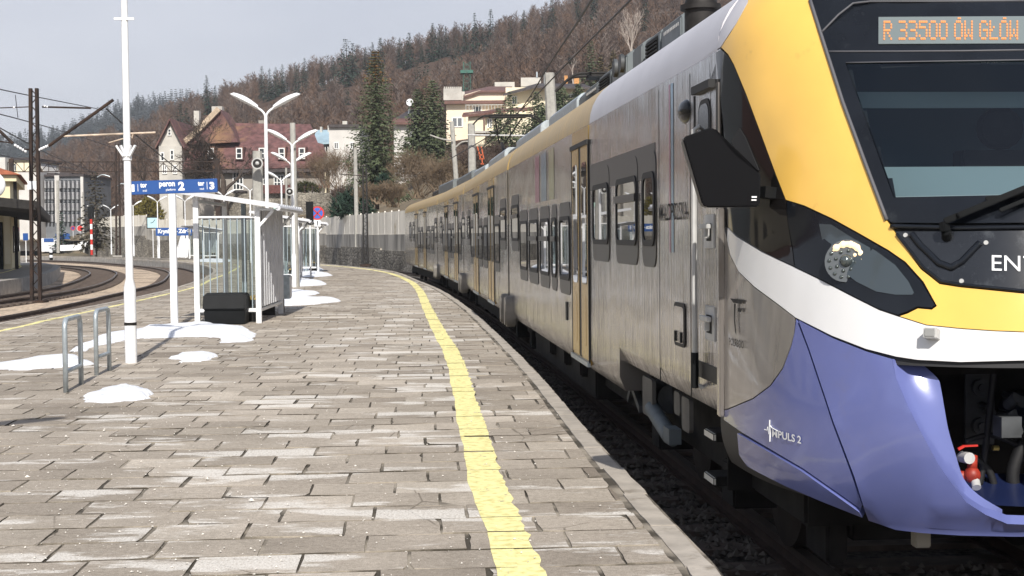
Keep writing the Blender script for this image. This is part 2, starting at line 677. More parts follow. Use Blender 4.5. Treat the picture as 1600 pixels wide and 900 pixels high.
# ---- paving slabs: real slabs with open joints
def paver_mat():
    m = bpy.data.materials.new('paving_slab')
    m.use_nodes = True
    nt = m.node_tree
    N, L = nt.nodes, nt.links
    b = N['Principled BSDF']
    b.inputs['Roughness'].default_value = 0.9
    b.inputs['Specular IOR Level'].default_value = 0.25
    tc = N.new('ShaderNodeTexCoord')
    at_ = N.new('ShaderNodeAttribute')
    at_.attribute_name = 'tone'
    sep = N.new('ShaderNodeSeparateColor')
    L.new(at_.outputs['Color'], sep.inputs[0])

    def noise(scale, detail=5, rough=0.6, stretch=None, off=None):
        n = N.new('ShaderNodeTexNoise')
        n.inputs['Scale'].default_value = scale
        n.inputs['Detail'].default_value = detail
        n.inputs['Roughness'].default_value = rough
        mp = N.new('ShaderNodeMapping')
        if stretch: mp.inputs['Scale'].default_value = stretch
        if off: mp.inputs['Location'].default_value = off
        L.new(tc.outputs['Object'], mp.inputs[0])
        L.new(mp.outputs[0], n.inputs['Vector'])
        return n.outputs[0]

    def ramp(v, p0, c0, p1, c1):
        r = N.new('ShaderNodeValToRGB')
        r.color_ramp.elements[0].position = p0
        r.color_ramp.elements[1].position = p1
        r.color_ramp.elements[0].color = (*c0, 1)
        r.color_ramp.elements[1].color = (*c1, 1)
        L.new(v, r.inputs[0])
        return r.outputs[0]

    def mix(f, a, c, mode='MIX'):
        x = N.new('ShaderNodeMix')
        x.data_type = 'RGBA'
        x.blend_type = mode
        if isinstance(f, float): x.inputs[0].default_value = f
        else: L.new(f, x.inputs[0])
        for s_, k in ((a, 6), (c, 7)):
            if isinstance(s_, tuple): x.inputs[k].default_value = (*s_, 1)
            else: L.new(s_, x.inputs[k])
        return x.outputs[2]

    def math_(op, a, c):
        x = N.new('ShaderNodeMath')
        x.operation = op
        for s_, k in ((a, 0), (c, 1)):
            if isinstance(s_, (int, float)): x.inputs[k].default_value = s_
            else: L.new(s_, x.inputs[k])
        return x.outputs[0]
    base_ = ramp(sep.outputs[0], 0.0, (0.25, 0.215, 0.178), 1.0, (0.56, 0.505, 0.435))
    big = ramp(noise(0.6, 6, 0.65), 0.3, (0.74, 0.73, 0.71), 0.7, (1.16, 1.15, 1.14))
    c = mix(1.0, base_, big, 'MULTIPLY')
    fine = ramp(noise(26, 8, 0.8), 0.25, (0.62, 0.605, 0.59), 0.75, (1.32, 1.32, 1.32))
    c = mix(1.0, c, fine, 'MULTIPLY')
    grain = ramp(noise(150, 3, 0.7), 0.3, (0.62, 0.62, 0.62), 0.7, (1.34, 1.34, 1.34))
    c = mix(1.0, c, grain, 'MULTIPLY')
    streak = ramp(noise(5, 6, 0.7, (1, 4, 1)), 0.55, (0, 0, 0), 0.72, (1, 1, 1))
    c = mix(math_('MULTIPLY', streak, 0.5), c, (0.13, 0.11, 0.085))
    # lime / road-salt bloom: ragged pale patches that favour some slabs
    crk = N.new('ShaderNodeTexVoronoi')
    crk.feature = 'DISTANCE_TO_EDGE'
    crk.inputs['Scale'].default_value = 1.1
    wv = N.new('ShaderNodeMix')
    wv.data_type = 'VECTOR'
    wv.inputs[0].default_value = 0.10
    nz = N.new('ShaderNodeTexNoise')
    nz.inputs['Scale'].default_value = 5
    L.new(tc.outputs['Object'], wv.inputs[4])
    L.new(nz.outputs['Color'], wv.inputs[5])
    L.new(wv.outputs[1], crk.inputs['Vector'])
    ck = ramp(crk.outputs['Distance'], 0.002, (1, 1, 1), 0.008, (0, 0, 0))
    c = mix(math_('MULTIPLY', math_('MULTIPLY', ck, ramp(noise(0.8, 2), 0.52, (0, 0, 0), 0.6, (1, 1, 1))), 0.7), c, (0.09, 0.075, 0.055))
    bl = math_('ADD', noise(1.25, 9, 0.68, (0.5, 1.5, 1)), math_('MULTIPLY', sep.outputs[2], 0.05))
    bl = math_('ADD', bl, math_('MULTIPLY', sep.outputs[1], 0.10))
    bl = ramp(bl, 0.605, (0, 0, 0), 0.650, (1, 1, 1))
    gr = ramp(noise(70, 4, 0.8), 0.33, (0, 0, 0), 0.55, (1, 1, 1))
    c = mix(math_('MULTIPLY', math_('MULTIPLY', bl, gr), 0.85), c, (0.76, 0.73, 0.68))
    L.new(c, b.inputs['Base Color'])
    bp = N.new('ShaderNodeBump')
    bp.inputs['Distance'].default_value = 0.004
    bp.inputs['Strength'].default_value = 0.9
    L.new(math_('ADD', noise(60, 6, 0.75), math_('MULTIPLY', noise(9, 4), 0.8)), bp.inputs['Height'])
    L.new(bp.outputs[0], b.inputs['Normal'])
    return m


M_paver = paver_mat()
M_yline = mat('yellow_line_paint', (0.60, 0.53, 0.20), 0.85, col2=(0.92, 0.84, 0.40), scale=17, detail=9, lo=0.28, hi=0.56, bump=0.006, bscale=60, dirt=((0.30, 0.26, 0.19), 8, 0.60, 0.70))

yl_px = [(813, 900), (790, 830), (768, 775), (757, 743), (733, 650), (717, 585), (709, 560), (700, 541), (692, 528), (682, 510), (667, 480), (654, 452), (635, 437), (600, 425), (550, 418), (500, 414)]
YR = [Vector((0.25, 2, 0)), Vector((0.15, 4.8, 0))] + [gnd(*p) for p in yl_px]
YR = smooth_line(YR, 6)
YL_px = [(0, 517), (75, 500), (170, 480), (300, 450), (330, 437), (360, 425), (372, 415)]
YL = [Vector((-9.2, 4, 0)), Vector((-9.2, 15, 0))] + [gnd(*p) for p in YL_px] + [Vector((-18.5, 90, 0)), Vector((-23, 101, 0)), Vector((-35, 124, 0))]
YL = smooth_line(YL, 6)


def strip_quads(pl, w, seed):
    r = random.Random(seed)
    pl = resample(pl, 0.12)
    L_, R_ = [], []
    for i, p in enumerate(pl):
        d = pl[min(i + 1, len(pl) - 1)] - pl[max(i - 1, 0)]
        n = Vector((d.y, -d.x, 0)).normalized()
        L_.append(p - n * (w / 2 + 0.006 * math.sin(i * 0.23) + 0.004 * math.sin(i * 0.71 + 1) + r.uniform(-0.002, 0.003)))
        R_.append(p + n * (w / 2 + r.uniform(-0.012, 0.02)))
    return [([L_[i], R_[i], R_[i + 1], L_[i + 1]]) for i in range(len(pl) - 1)]


def clip_poly(sub, clip):
    """both lists of Vector in xy; clip convex ccw"""
    out = sub
    for i in range(len(clip)):
        a, b = clip[i - 1], clip[i]
        ex, ey = b.x - a.x, b.y - a.y
        inp, out = out, []
        for k in range(len(inp)):
            p, q = inp[k - 1], inp[k]
            sp = ex * (p.y - a.y) - ey * (p.x - a.x)
            sq = ex * (q.y - a.y) - ey * (q.x - a.x)
            if sq >= 0:
                if sp < 0: out.append(p + (q - p) * (sp / (sp - sq)))
                out.append(q)
            elif sp >= 0:
                out.append(p + (q - p) * (sp / (sp - sq)))
        if not out: return []
    return out


lines = strip_quads(YR, 0.225, 5) + strip_quads(YL, 0.13, 6)
buckets = {}
for q in lines:
    cx = sum(p.x for p in q) / 4
    cy = sum(p.y for p in q) / 4
    buckets.setdefault((int(cx // 1), int(cy // 1)), []).append(q)

inner_R = [(p.x, p.y) for p in offset_line(R_s, -0.185)]
inner_L = [(p.x, p.y) for p in offset_line(L_s, 0.165)]
pave_poly = inner_R + inner_L[::-1]
ang = 0.062
ax = Vector((math.cos(ang), math.sin(ang), 0))
ay = Vector((-math.sin(ang), math.cos(ang), 0))
SW, SD = 0.545, 0.42
sv, sf, stone, smi = [], [], [], []
ymb = MB()


def bound_x(y, line):
    for i in range(len(line) - 1):
        a, b = line[i], line[i + 1]
        if min(a[1], b[1]) <= y <= max(a[1], b[1]) and a[1] != b[1]:
            return a[0] + (b[0] - a[0]) * (y - a[1]) / (b[1] - a[1])
    return None


row = 0
v = 3.2
while v < 108:
    dep = SD if v < 60 else SD * 2
    row += 1
    u0 = -0.27 * (row % 2) + rnd.uniform(-0.10, 0.10)
    # extents of this row
    base_p = ay * v
    wid = SW if v < 60 else SW * 2
    xr = bound_x(v, inner_R)
    xl = bound_x(v, inner_L)
    if xr is None or xl is None:
        v += dep
        continue
    k0 = int((xl - 3) / wid) - 2
    k1 = int((xr + 12) / wid) + 2
    # visible window only
    for k in range(k0, k1):
        u = u0 + k * wid
        c = ax * (u + wid / 2) + ay * (v + dep / 2)
        if c.x < -0.40 * c.y - 1.2 or c.y < 4: continue
        if not (pip(c.x, c.y, pave_poly)):
            # keep slabs cut by the edge
            if seg_dist(c.x, c.y, pave_poly) > 0.42: continue
        g = 0.0015 + rnd.random() ** 2 * 0.005
        if rnd.random() < 0.10: g += 0.006
        g2 = 0.0035 + rnd.random() * 0.006
        q = [ax * (u + g) + ay * (v + g2), ax * (u + wid - g) + ay * (v + g2), ax * (u + wid - g) + ay * (v + dep - g2), ax * (u + g) + ay * (v + dep - g2)]
        wob = ay * (0.035 * math.sin(u * 0.8 + row * 0.05) + 0.016 * math.sin(u * 2.1 + row * 0.31))
        q = [p + wob + Vector((rnd.uniform(-1, 1), rnd.uniform(-1, 1), 0)) * 0.0045 for p in q]
        outer = [(q[i] + (q[i] - sum(q, Vector()) / 4).normalized() * 0.006).copy() for i in range(4)]
        edge = seg_dist(c.x, c.y, pave_poly) < 0.55
        if edge:
            # clip against local strip between edges: approximate by clamping points to the polygon side
            for p in q:
                xr2, xl2 = bound_x(p.y, inner_R), bound_x(p.y, inner_L)
                if xr2 is not None and p.x > xr2 - 0.01: p.x = xr2 - 0.01
                if xl2 is not None and p.x < xl2 + 0.01: p.x = xl2 + 0.01
            if abs(q[1].x - q[0].x) < 0.015 and abs(q[2].x - q[3].x) < 0.015: continue
        z0 = rnd.gauss(0, 0.0018)
        tx, ty = rnd.gauss(0, 0.0055), rnd.gauss(0, 0.0065)
        mid = sum(q, Vector()) / 4
        for p in q: p.z = z0 + (p.x - mid.x) * tx + (p.y - mid.y) * ty
        bi = len(sv)
        bev = 0.004
        top = [p + (mid - p).normalized() * bev * 1.4 for p in q]
        if c.y < 22:
            # worn, slightly ragged arrises on the nearer slabs
            rag = []
            for a in range(4):
                p, p2 = top[a], top[(a + 1) % 4]
                e = (p2 - p)
                nrm_ = Vector((-e.y, e.x, 0)).normalized()
                m_ = 5 if a % 2 == 0 else 4
                for k in range(m_):
                    t_ = k / m_
                    o_ = 0.0 if k == 0 else rnd.uniform(-0.001, 0.0045)
                    if k and rnd.random() < 0.04: o_ = rnd.uniform(0.008, 0.02)
                    if k == 0 and rnd.random() < 0.10: rag.append(p + (mid - p).normalized() * rnd.uniform(0.01, 0.035))
                    else: rag.append(p + e * t_ + nrm_ * o_)
            ring_ = rag
        else: ring_ = [t.copy() for t in top]
        for t in ring_: t.z = z0 + (t.x - mid.x) * tx + (t.y - mid.y) * ty
        for t in top: t.z = z0 + (t.x - mid.x) * tx + (t.y - mid.y) * ty
        nr = len(ring_)
        sv += [tuple(p) for p in ring_]
        sv += [(p.x + (p.x - mid.x) * 0.008, p.y + (p.y - mid.y) * 0.008, p.z - bev) for p in ring_]
        sv += [(p.x + (p.x - mid.x) * 0.008, p.y + (p.y - mid.y) * 0.008, -0.05) for p in ring_]
        sf.append(tuple(bi + k for k in range(nr)))
        smi.append(0)
        for a in range(nr):
            b_ = (a + 1) % nr
            sf.append((bi + nr + a, bi + nr + b_, bi + b_, bi + a))
            sf.append((bi + 2 * nr + a, bi + 2 * nr + b_, bi + nr + b_, bi + nr + a))
            smi += [1, 1]
        tone = min(1, max(0, rnd.gauss(0.43, 0.14)))
        if rnd.random() < 0.05: tone = rnd.uniform(0.7, 0.95)
        # middle of the platform towards the train is paler and more bloomed
        mid_w = max(0, 1 - abs(c.x - (-1.2 - 0.03 * c.y)) / 2.6)
        tone = min(1, tone + 0.14 * mid_w)
        bloom = rnd.random() ** 2.2 * (0.5 + 0.6 * mid_w)
        stone += [(tone, bloom, mid_w)] * (len(sv) - bi)
        # yellow line pieces that fall on this slab
        gx, gy = int(c.x // 1), int(c.y // 1)
        for ox in (-1, 0, 1):
            for oy in (-1, 0, 1):
                for lq in buckets.get((gx + ox, gy + oy), ()):
                    cl_ = clip_poly(lq, outer)
                    if len(cl_) >= 3:
                        ymb.add([Vector((p.x, p.y, z0 + (p.x - mid.x) * tx + (p.y - mid.y) * ty + 0.0022)) for p in cl_], [tuple(range(len(cl_)))])
    v += dep
me = bpy.data.meshes.new('paving')
me.from_pydata(sv, [], sf)
me.materials.append(M_paver)
me.materials.append(M_joint)
me.polygons.foreach_set('material_index', smi)
attr = me.color_attributes.new('tone', 'FLOAT_COLOR', 'POINT')
flat = []
for t, b_, mw in stone: flat += [t, b_, mw, 1]
attr.data.foreach_set('color', flat)
me.update()
pave = bpy.data.objects.new('paving', me)
COL.objects.link(pave)
tag(pave, 'grey concrete slab paving of the platform', None, None, 'structure')
struct('yellow_line', ymb, M_yline, 'yellow safety lines painted on the slabs', fixn=False)

# grit lying on the slabs
gm = MB()
M_grit = mat('grit', (0.60, 0.57, 0.52), 0.9, var=0.3, scale=30)
oct_f = [(0, 2, 4), (2, 1, 4), (1, 3, 4), (3, 0, 4), (2, 0, 5), (1, 2, 5), (3, 1, 5), (0, 3, 5)]


def pebble(mb, c, r, rr):
    vs_ = [(1, 0, 0), (-1, 0, 0), (0, 1, 0), (0, -1, 0), (0, 0, .7), (0, 0, -.5)]
    a = rr.uniform(0, 6.28)
    ca, sa = math.cos(a), math.sin(a)
    out = []
    for x, y, z in vs_:
        k = rr.uniform(0.65, 1.3)
        x, y, z = x * r * k, y * r * k * 0.8, z * r * k
        out.append(c + Vector((x * ca - y * sa, x * sa + y * ca, z)))
    mb.add(out, oct_f)


for i in range(3800):
    y = 5.0 + 28 * rnd.random() ** 1.5
    x = rnd.uniform(-0.39 * y, min(0.9, 1.2 - 0.05 * y))
    if rnd.random() < 0.5: x = rnd.gauss(-0.26 * y, 0.07 * y)
    if x > 0.85 - 0.03 * y: continue
    r = 0.0035 + 0.007 * rnd.random() ** 3
    if rnd.random() < 0.008: r = rnd.uniform(0.014, 0.024)
    pebble(gm, Vector((x, y, 0.004 + r * 0.3)), r, rnd)
tag(gm.build('grit', M_grit, fixn=False), 'pale grit and tiny stones scattered over the slabs', 'grit', None, 'stuff')

# ballast stones in the gap beside the train
bs = MB()
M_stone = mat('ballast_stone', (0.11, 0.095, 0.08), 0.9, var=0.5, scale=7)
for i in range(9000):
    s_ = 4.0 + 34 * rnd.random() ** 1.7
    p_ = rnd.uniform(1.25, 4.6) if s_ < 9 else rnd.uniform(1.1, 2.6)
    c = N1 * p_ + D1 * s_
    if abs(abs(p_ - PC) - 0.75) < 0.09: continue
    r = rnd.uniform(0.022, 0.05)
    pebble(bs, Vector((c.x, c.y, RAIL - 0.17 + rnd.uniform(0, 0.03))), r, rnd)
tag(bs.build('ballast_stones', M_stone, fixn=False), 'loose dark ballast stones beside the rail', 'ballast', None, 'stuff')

# peninsula platform on the left with station building
pen = [(-18.3, 5), (-18.6, 30), (-18.9, 45), (-19.2, 52), (-19.9, 57.5), (-20.95, 63.5), (-22.5, 70.5), (-24.3, 77), (-27, 86), (-31.5, 97), (-36.5, 106), (-44, 117), (-60, 117), (-60, 5)]
pen = [(x - 0.3, y) for x, y in pen]
p2, t2 = fill2d(pen, 0)
mb = MB().add([Vector((p.x, p.y, 0.02)) for p in p2], t2, 0)
struct('side_platform', mb, mat('old_asphalt', (0.30, 0.28, 0.25), 0.9, var=0.12, scale=0.8, dirt=((0.17, 0.16, 0.14), 0.4, 0.5, 0.7)), 'grey surface of the side platform')
ps = [Vector((x, y, 0)) for x, y in pen[:12]]
mb = MB()
a, b = ribbon(ps, -0.02, 0.35, 0)
mb.grid([[p + Vector((0, 0, -1)) for p in ps], [p + Vector((0, 0, 0.03)) for p in ps], [p + Vector((-0.38, -0.02, 0.03)) for p in ps], [p + Vector((-0.38, -0.02, -0.1)) for p in ps]])
struct('side_platform_edge', mb, M_conc, 'pale concrete face of the side platform')
ylp = [Vector((x - 2.4, y, 0.026)) for x, y in pen[1:11]]
a, b = ribbon(smooth_line(ylp, 4), -0.06, 0.06, 0.026)
struct('side_yellow_line', MB().grid([a, b]), M_yline, 'yellow line on the side platform', fixn=False)
# ================================================================ TRAIN
rnd = random.Random(23)


def streak_metal(name, col, rough, bump, metal=0.85, var=0.12, coat=0.0):
    """brushed metallic paint: fine vertical grain along the body side (object y = along, z = up)"""
    m = mat(name, col, rough, metal, var=var, scale=1.6, stretch=(1, 6, 0.35), rvar=0.03, coat=coat, dirt=((0.17, 0.15, 0.125), 2.2, 0.70, 0.92))
    nt = m.node_tree
    N, L = nt.nodes, nt.links
    b = N['Principled BSDF']
    tc = N.new('ShaderNodeTexCoord')
    mp = N.new('ShaderNodeMapping')
    mp.inputs['Scale'].default_value = (1, 24, 0.5)
    n = N.new('ShaderNodeTexNoise')
    n.inputs['Scale'].default_value = 1.0
    n.inputs['Detail'].default_value = 4
    mp2 = N.new('ShaderNodeMapping')
    mp2.inputs['Scale'].default_value = (1, 1.1, 1.6)
    n2 = N.new('ShaderNodeTexNoise')
    n2.inputs['Scale'].default_value = 1.3
    n2.inputs['Detail'].default_value = 1
    ad = N.new('ShaderNodeMath')
    ad.operation = 'MULTIPLY_ADD'
    ad.inputs[1].default_value = 2.5
    bp = N.new('ShaderNodeBump')
    bp.inputs['Distance'].default_value = bump
    bp.inputs['Strength'].default_value = 1.0
    L.new(tc.outputs['Object'], mp.inputs[0])
    L.new(tc.outputs['Object'], mp2.inputs[0])
    L.new(mp.outputs[0], n.inputs['Vector'])
    L.new(mp2.outputs[0], n2.inputs['Vector'])
    L.new(n2.outputs[0], ad.inputs[0])
    L.new(n.outputs[0], ad.inputs[2])
    L.new(ad.outputs[0], bp.inputs['Height'])
    L.new(bp.outputs[0], b.inputs['Normal'])
    L.new(bp.outputs[0], b.inputs['Coat Normal'])
    b.inputs['Coat Roughness'].default_value = 0.025
    return m


M_silver = streak_metal('silver_body', (0.262, 0.240, 0.222), 0.18, 0.007, metal=0.55, coat=1.0)
M_nosegrey = streak_metal('silver_nose', (0.32, 0.30, 0.285), 0.28, 0.0012, metal=0.55, coat=0.8)
M_roofsil = mat('silver_roof', (0.60, 0.585, 0.615), 0.38, 0.15, var=0.05, scale=1.5, dirt=((0.40, 0.37, 0.34), 2.5, 0.62, 0.9))
M_roofrefl = streak_metal('hill_reflection_roof', (0.50, 0.325, 0.085), 0.34, 0.003, metal=0.15)  # silver roof with the hill's gold reflection put into its colour
M_gold = streak_metal('gold_door', (0.54, 0.36, 0.10), 0.25, 0.002, metal=0.6)
M_yellow = mat('yellow_gloss', (0.86, 0.53, 0.115), 0.30, 0, var=0.05, scale=2.5, coat=0.35, dirt=((0.44, 0.25, 0.06), 4.5, 0.62, 0.92))
M_twhite = mat('train_white', (0.74, 0.74, 0.74), 0.28, 0, var=0.04, scale=2, coat=0.3, dirt=((0.45, 0.43, 0.40), 5, 0.66, 0.9))
M_tblue = mat('train_blue', (0.135, 0.16, 0.385), 0.2, 0.1, var=0.06, scale=2, coat=0.5, dirt=((0.15, 0.16, 0.30), 3.2, 0.58, 0.85))
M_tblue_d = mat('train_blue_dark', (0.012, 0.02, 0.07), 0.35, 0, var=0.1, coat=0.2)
M_tblack = mat('train_black', (0.010, 0.012, 0.016), 0.12, 0, var=0.2, spec=0.35, dirt=((0.05, 0.055, 0.06), 6, 0.6, 0.9))
M_sblack = mat('train_side_black', (0.012, 0.011, 0.011), 0.06, 0, spec=0.45)
M_shell = mat('shell_dark', (0.02, 0.02, 0.022), 0.6)
M_surround = mat('window_surround', (0.030, 0.029, 0.029), 0.35, 0, spec=0.4)
M_under = mat('underframe', (0.014, 0.013, 0.012), 0.85, 0, var=0.4, scale=6, spec=0.2)
M_undgrey = mat('underframe_grey', (0.07, 0.075, 0.08), 0.6, 0.2, var=0.3, scale=7)
M_roofbox = mat('roof_box_grey', (0.13, 0.15, 0.16), 0.5, 0.1, var=0.15, scale=5)
M_lightgrey = mat('light_grey', (0.45, 0.45, 0.44), 0.5, var=0.15, scale=6)
M_amber = mat('amber_led', (0.25, 0.09, 0.02), 0.5, emit=(1.0, 0.36, 0.12), estr=0.85)
M_lamp = mat('headlamp_led', (0.13, 0.15, 0.15), 0.12, 0.6)
M_lampa = mat('headlamp_led_lit', (0.6, 0.45, 0.3), 0.3, emit=(1.0, 0.72, 0.42), estr=1.0)
M_display = mat('display_screen', (0.16, 0.19, 0.195), 0.3)

M_wind = bpy.data.materials.new('windscreen_glass')
M_wind.use_nodes = True
_n, _l = M_wind.node_tree.nodes, M_wind.node_tree.links
_n.clear()
_o = _n.new('ShaderNodeOutputMaterial')
_tr = _n.new('ShaderNodeBsdfTransparent')
_tr.inputs['Color'].default_value = (0.55, 0.63, 0.65, 1)
_gl = _n.new('ShaderNodeBsdfGlossy')
_gl.inputs['Roughness'].default_value = 0.03
_gl.inputs['Color'].default_value = (0.9, 0.95, 1, 1)
_fr = _n.new('ShaderNodeFresnel')
_fr.inputs['IOR'].default_value = 1.6
_mx = _n.new('ShaderNodeMixShader')
_l.new(_fr.outputs[0], _mx.inputs[0])
_l.new(_tr.outputs[0], _mx.inputs[1])
_l.new(_gl.outputs[0], _mx.inputs[2])
_l.new(_mx.outputs[0], _o.inputs['Surface'])

train = thing('passenger_train', 'yellow, white and blue nosed silver electric passenger train standing at the right platform edge', 'train',
              (TR0.x, TR0.y, RAIL), HD[0])
TINV = MAT4[train.name].inverted()
TINV3 = TINV.to_3x3()
LO = TINV @ EYEV


def lray(px, py): return TINV3 @ ray(px, py)


SC, HW = 8.25, 1.42
BT = [(0.60, 1.80), (0.66, 1.88), (0.75, 1.94), (1.0, 2.0), (1.4, 2.02), (1.75, 1.99), (2.0, 1.92), (2.2, 1.82), (2.45, 1.66), (2.8, 1.40), (3.1, 1.16), (3.4, 0.93), (3.56, 0.80)]
BT_S = smooth_line([(z, b, 0) for z, b in BT], 5)
BT_S = [(v.x, v.y) for v in BT_S]


def bz(z): return interp(BT_S, z)


def wz(z):
    if z > 3.09: return HW - 0.45 * (1 - math.sqrt(max(0, 1 - ((min(z, 3.54) - 3.09) / 0.45) ** 2)))
    if z < 0.9: return HW - 0.10 * ((0.9 - z) / 0.3) ** 2
    return HW


def nz_(z): return interp([(1.15, 2.75), (1.95, 2.0)], z)          # squarer plan at the lower nose


def fz(P, ins=0.0):
    w, b = wz(P.z) - ins, bz(P.z) - ins
    n = nz_(P.z)
    return abs(P.x / w) ** n + (max(0.0, SC - P.y) / b) ** n - 1


def tof(P):
    w, b = wz(P.z), bz(P.z)
    if P.y >= SC: return -(P.y - SC) / b
    n = nz_(P.z) / 2
    return math.atan2(((SC - P.y) / b) ** n, math.copysign(abs(P.x / w) ** n, -P.x))


def surf(t, z):
    w, b = wz(z), bz(z)
    if t < 0: return Vector((-w, SC - t * b, z))
    n = 2 / nz_(z)
    c_ = math.cos(t)
    return Vector((-w * math.copysign(abs(c_) ** n, c_), SC - b * max(0.0, math.sin(t)) ** n, z)) if abs(c_) > 1e-9 else Vector((0, SC - b, z))


def snorm(P):
    e = 0.004
    g = Vector((fz(P + Vector((e, 0, 0))) - fz(P - Vector((e, 0, 0))), fz(P + Vector((0, e, 0))) - fz(P - Vector((0, e, 0))), fz(P + Vector((0, 0, e))) - fz(P - Vector((0, 0, e)))))
    return g.normalized()


def hit(px, py, ins=0.0):
    d = lray(px, py)
    d = d / d.y
    prev = None
    y = 4.5
    while y < 30:
        P = LO + d * (y - LO.y)
        if P.z > 3.7 or P.z < 0.3:
            y += 0.03
            prev = None
            continue
        if fz(P, ins) < 0:
            a, b = y - 0.03, y
            for _ in range(18):
                m_ = (a + b) / 2
                if fz(LO + d * (m_ - LO.y), ins) < 0: b = m_
                else: a = m_
            return LO + d * (b - LO.y)
        y += 0.03
    return None


def qpl(px, py, q):
    d = lray(px, py)
    return LO + d * ((q - LO.x) / d.x)


def spl(px, py, s):
    d = lray(px, py)
    return LO + d * ((s - LO.y) / d.y)


TC = PI / 2
USC = 1.75


def tz_poly(pxs):
    """px outline -> (t,z) outline; 'C' closes onto the centre plane at the neighbour's height"""
    out = []
    n = len(pxs)
    pts = []
    for i, p in enumerate(pxs):
        q = pxs[(i + 1) % n]
        if p == 'C' or (isinstance(p, tuple) and len(p) == 3):
            pts.append(p)
            continue
        pts.append(p)
        if q == 'C' or (isinstance(q, tuple) and len(q) == 3): continue
        ln = math.hypot(q[0] - p[0], q[1] - p[1])
        k = max(1, int(ln / 9))
        for j in range(1, k):
            pts.append((p[0] + (q[0] - p[0]) * j / k, p[1] + (q[1] - p[1]) * j / k))
    n = len(pts)
    res = []
    for i, p in enumerate(pts):
        if p == 'C': res.append('C')
        elif len(p) == 3: res.append((p[1], p[2]))
        else:
            P = hit(*p)
            if P is None:
                continue
            res.append((min(tof(P), TC), P.z))
    n = len(res)
    for i, p in enumerate(res):
        if p == 'C':
            q = res[i - 1] if res[i - 1] != 'C' else res[(i + 1) % n]
            out.append((TC, q[1]))
        else: out.append(p)
    cl = []
    for p in out:
        if not cl or math.hypot((p[0] - cl[-1][0]) * USC, p[1] - cl[-1][1]) > 0.004: cl.append(p)
    return cl


def patch(name, pxs, m, off=0.0, parent=None, step=0.07, rim=0.03, mirror=True, label=None, tz=None):
    poly = tz if tz else tz_poly(pxs)
    pts, tris = fill2d([(t * USC, z) for t, z in poly], step)
    vs_ = []
    inn = []
    for p in pts:
        P = surf(p[0] / USC, p[1])
        n = snorm(P)
        vs_.append(P + n * off)
        inn.append(P + n * (off - rim))
    tris = [tuple(f) for f in tris]
    cnt = {}
    for f in tris:
        for a, b in zip(f, f[1:] + f[:1]):
            cnt[(min(a, b), max(a, b))] = cnt.get((min(a, b), max(a, b)), 0) + 1
    mb, mb2 = MB(), MB()
    nv = len(vs_)
    fs = list(tris)
    for f in tris:
        for a, b in zip(f, f[1:] + f[:1]):
            if rim and cnt[(min(a, b), max(a, b))] == 1:
                if mirror and abs(vs_[a].x) < 1e-3 and abs(vs_[b].x) < 1e-3: continue
                fs.append((b, a, a + nv, b + nv))
    allv = vs_ + inn
    mb.add(allv, fs)
    if mirror:
        joined = any(abs(v.x) < 1e-3 for v in vs_)
        (mb if joined else mb2).add([Vector((-v.x, v.y, v.z)) for v in allv], [tuple(reversed(f)) for f in fs])
    o = mb.build(name, m, parent if parent else train, smooth=40, merge=True, fixn=rim > 0)
    if mb2.v: mb2.build(name, m, parent if parent else train, smooth=40, merge=True)
    if label: o['label'] = label
    return o


def nose_text(name, body, bl, br, tl, m, off=0.006, parent=None, bold=0.0, geo=None):
    vs2, fs = geo if geo else text_geo(body, 1.0, bold)
    vs_ = []
    for x, y in vs2:
        P = hit(bl[0] + x * (br[0] - bl[0]) + y * (tl[0] - bl[0]), bl[1] + x * (br[1] - bl[1]) + y * (tl[1] - bl[1]))
        vs_.append(P + snorm(P) * off)
    return MB().add(vs_, fs).build(name, m, parent or train, fixn=False)


# ---------------- nose skin
OPEN_T = tof(hit(1476, 650))
OPEN_Z = hit(1500, 566).z
RIDGE = [(1394, 561), (1400, 590), (1418, 632), (1440, 676), (1466, 724), (1488, 756), (1510, 784), (1540, 803), (1574, 817)]
scoop_tz = [(tof(hit(*p)) - 0.030, hit(*p).z - (0.0 if i else 0.01)) for i, p in enumerate(RIDGE)]
scoop_tz += [(PI / 2 + 0.1, scoop_tz[-1][1]), (PI / 2 + 0.1, OPEN_Z - 0.02), (scoop_tz[0][0], OPEN_Z - 0.02)]
WIND_px = [(1322, 99), (1460, 97), (1600, 95), 'C', 'C', (1600, 303), (1500, 305), (1397, 307)]
wind_tz = tz_poly(WIND_px)
ZB = 0.655
mb = MB()
ts = [-0.02 + (TC + 0.02) * i / 72 for i in range(73)]
zs = [ZB + (3.56 - ZB) * i / 90 for i in range(91)]
vs_, idx = [], {}
for sgn in (1, -1):
    for i, t in enumerate(ts):
        for j, z in enumerate(zs):
            P = surf(t, z)
            P = P - snorm(P) * 0.022
            P.x *= sgn
            idx[(sgn, i, j)] = len(vs_)
            vs_.append(P)
fs = []
for sgn in (1, -1):
    for i in range(72):
        for j in range(90):
            tm, zm = (ts[i] + ts[i + 1]) / 2, (zs[j] + zs[j + 1]) / 2
            if pip(tm, zm, scoop_tz): continue
            if pip(tm, zm, wind_tz): continue
            f = (idx[(sgn, i, j)], idx[(sgn, i + 1, j)], idx[(sgn, i + 1, j + 1)], idx[(sgn, i, j + 1)])
            fs.append(f if sgn > 0 else f[::-1])
mb.add(vs_, fs)
top = [surf(t, 3.56) for t in ts]
ring = [Vector((p.x, p.y, 3.545)) for p in top] + [Vector((-p.x, p.y, 3.545)) for p in reversed(top)]
mb.add(ring, [tuple(range(len(ring)))])
nose = mb.build('nose_shell', M_shell, train, smooth=40, merge=True)

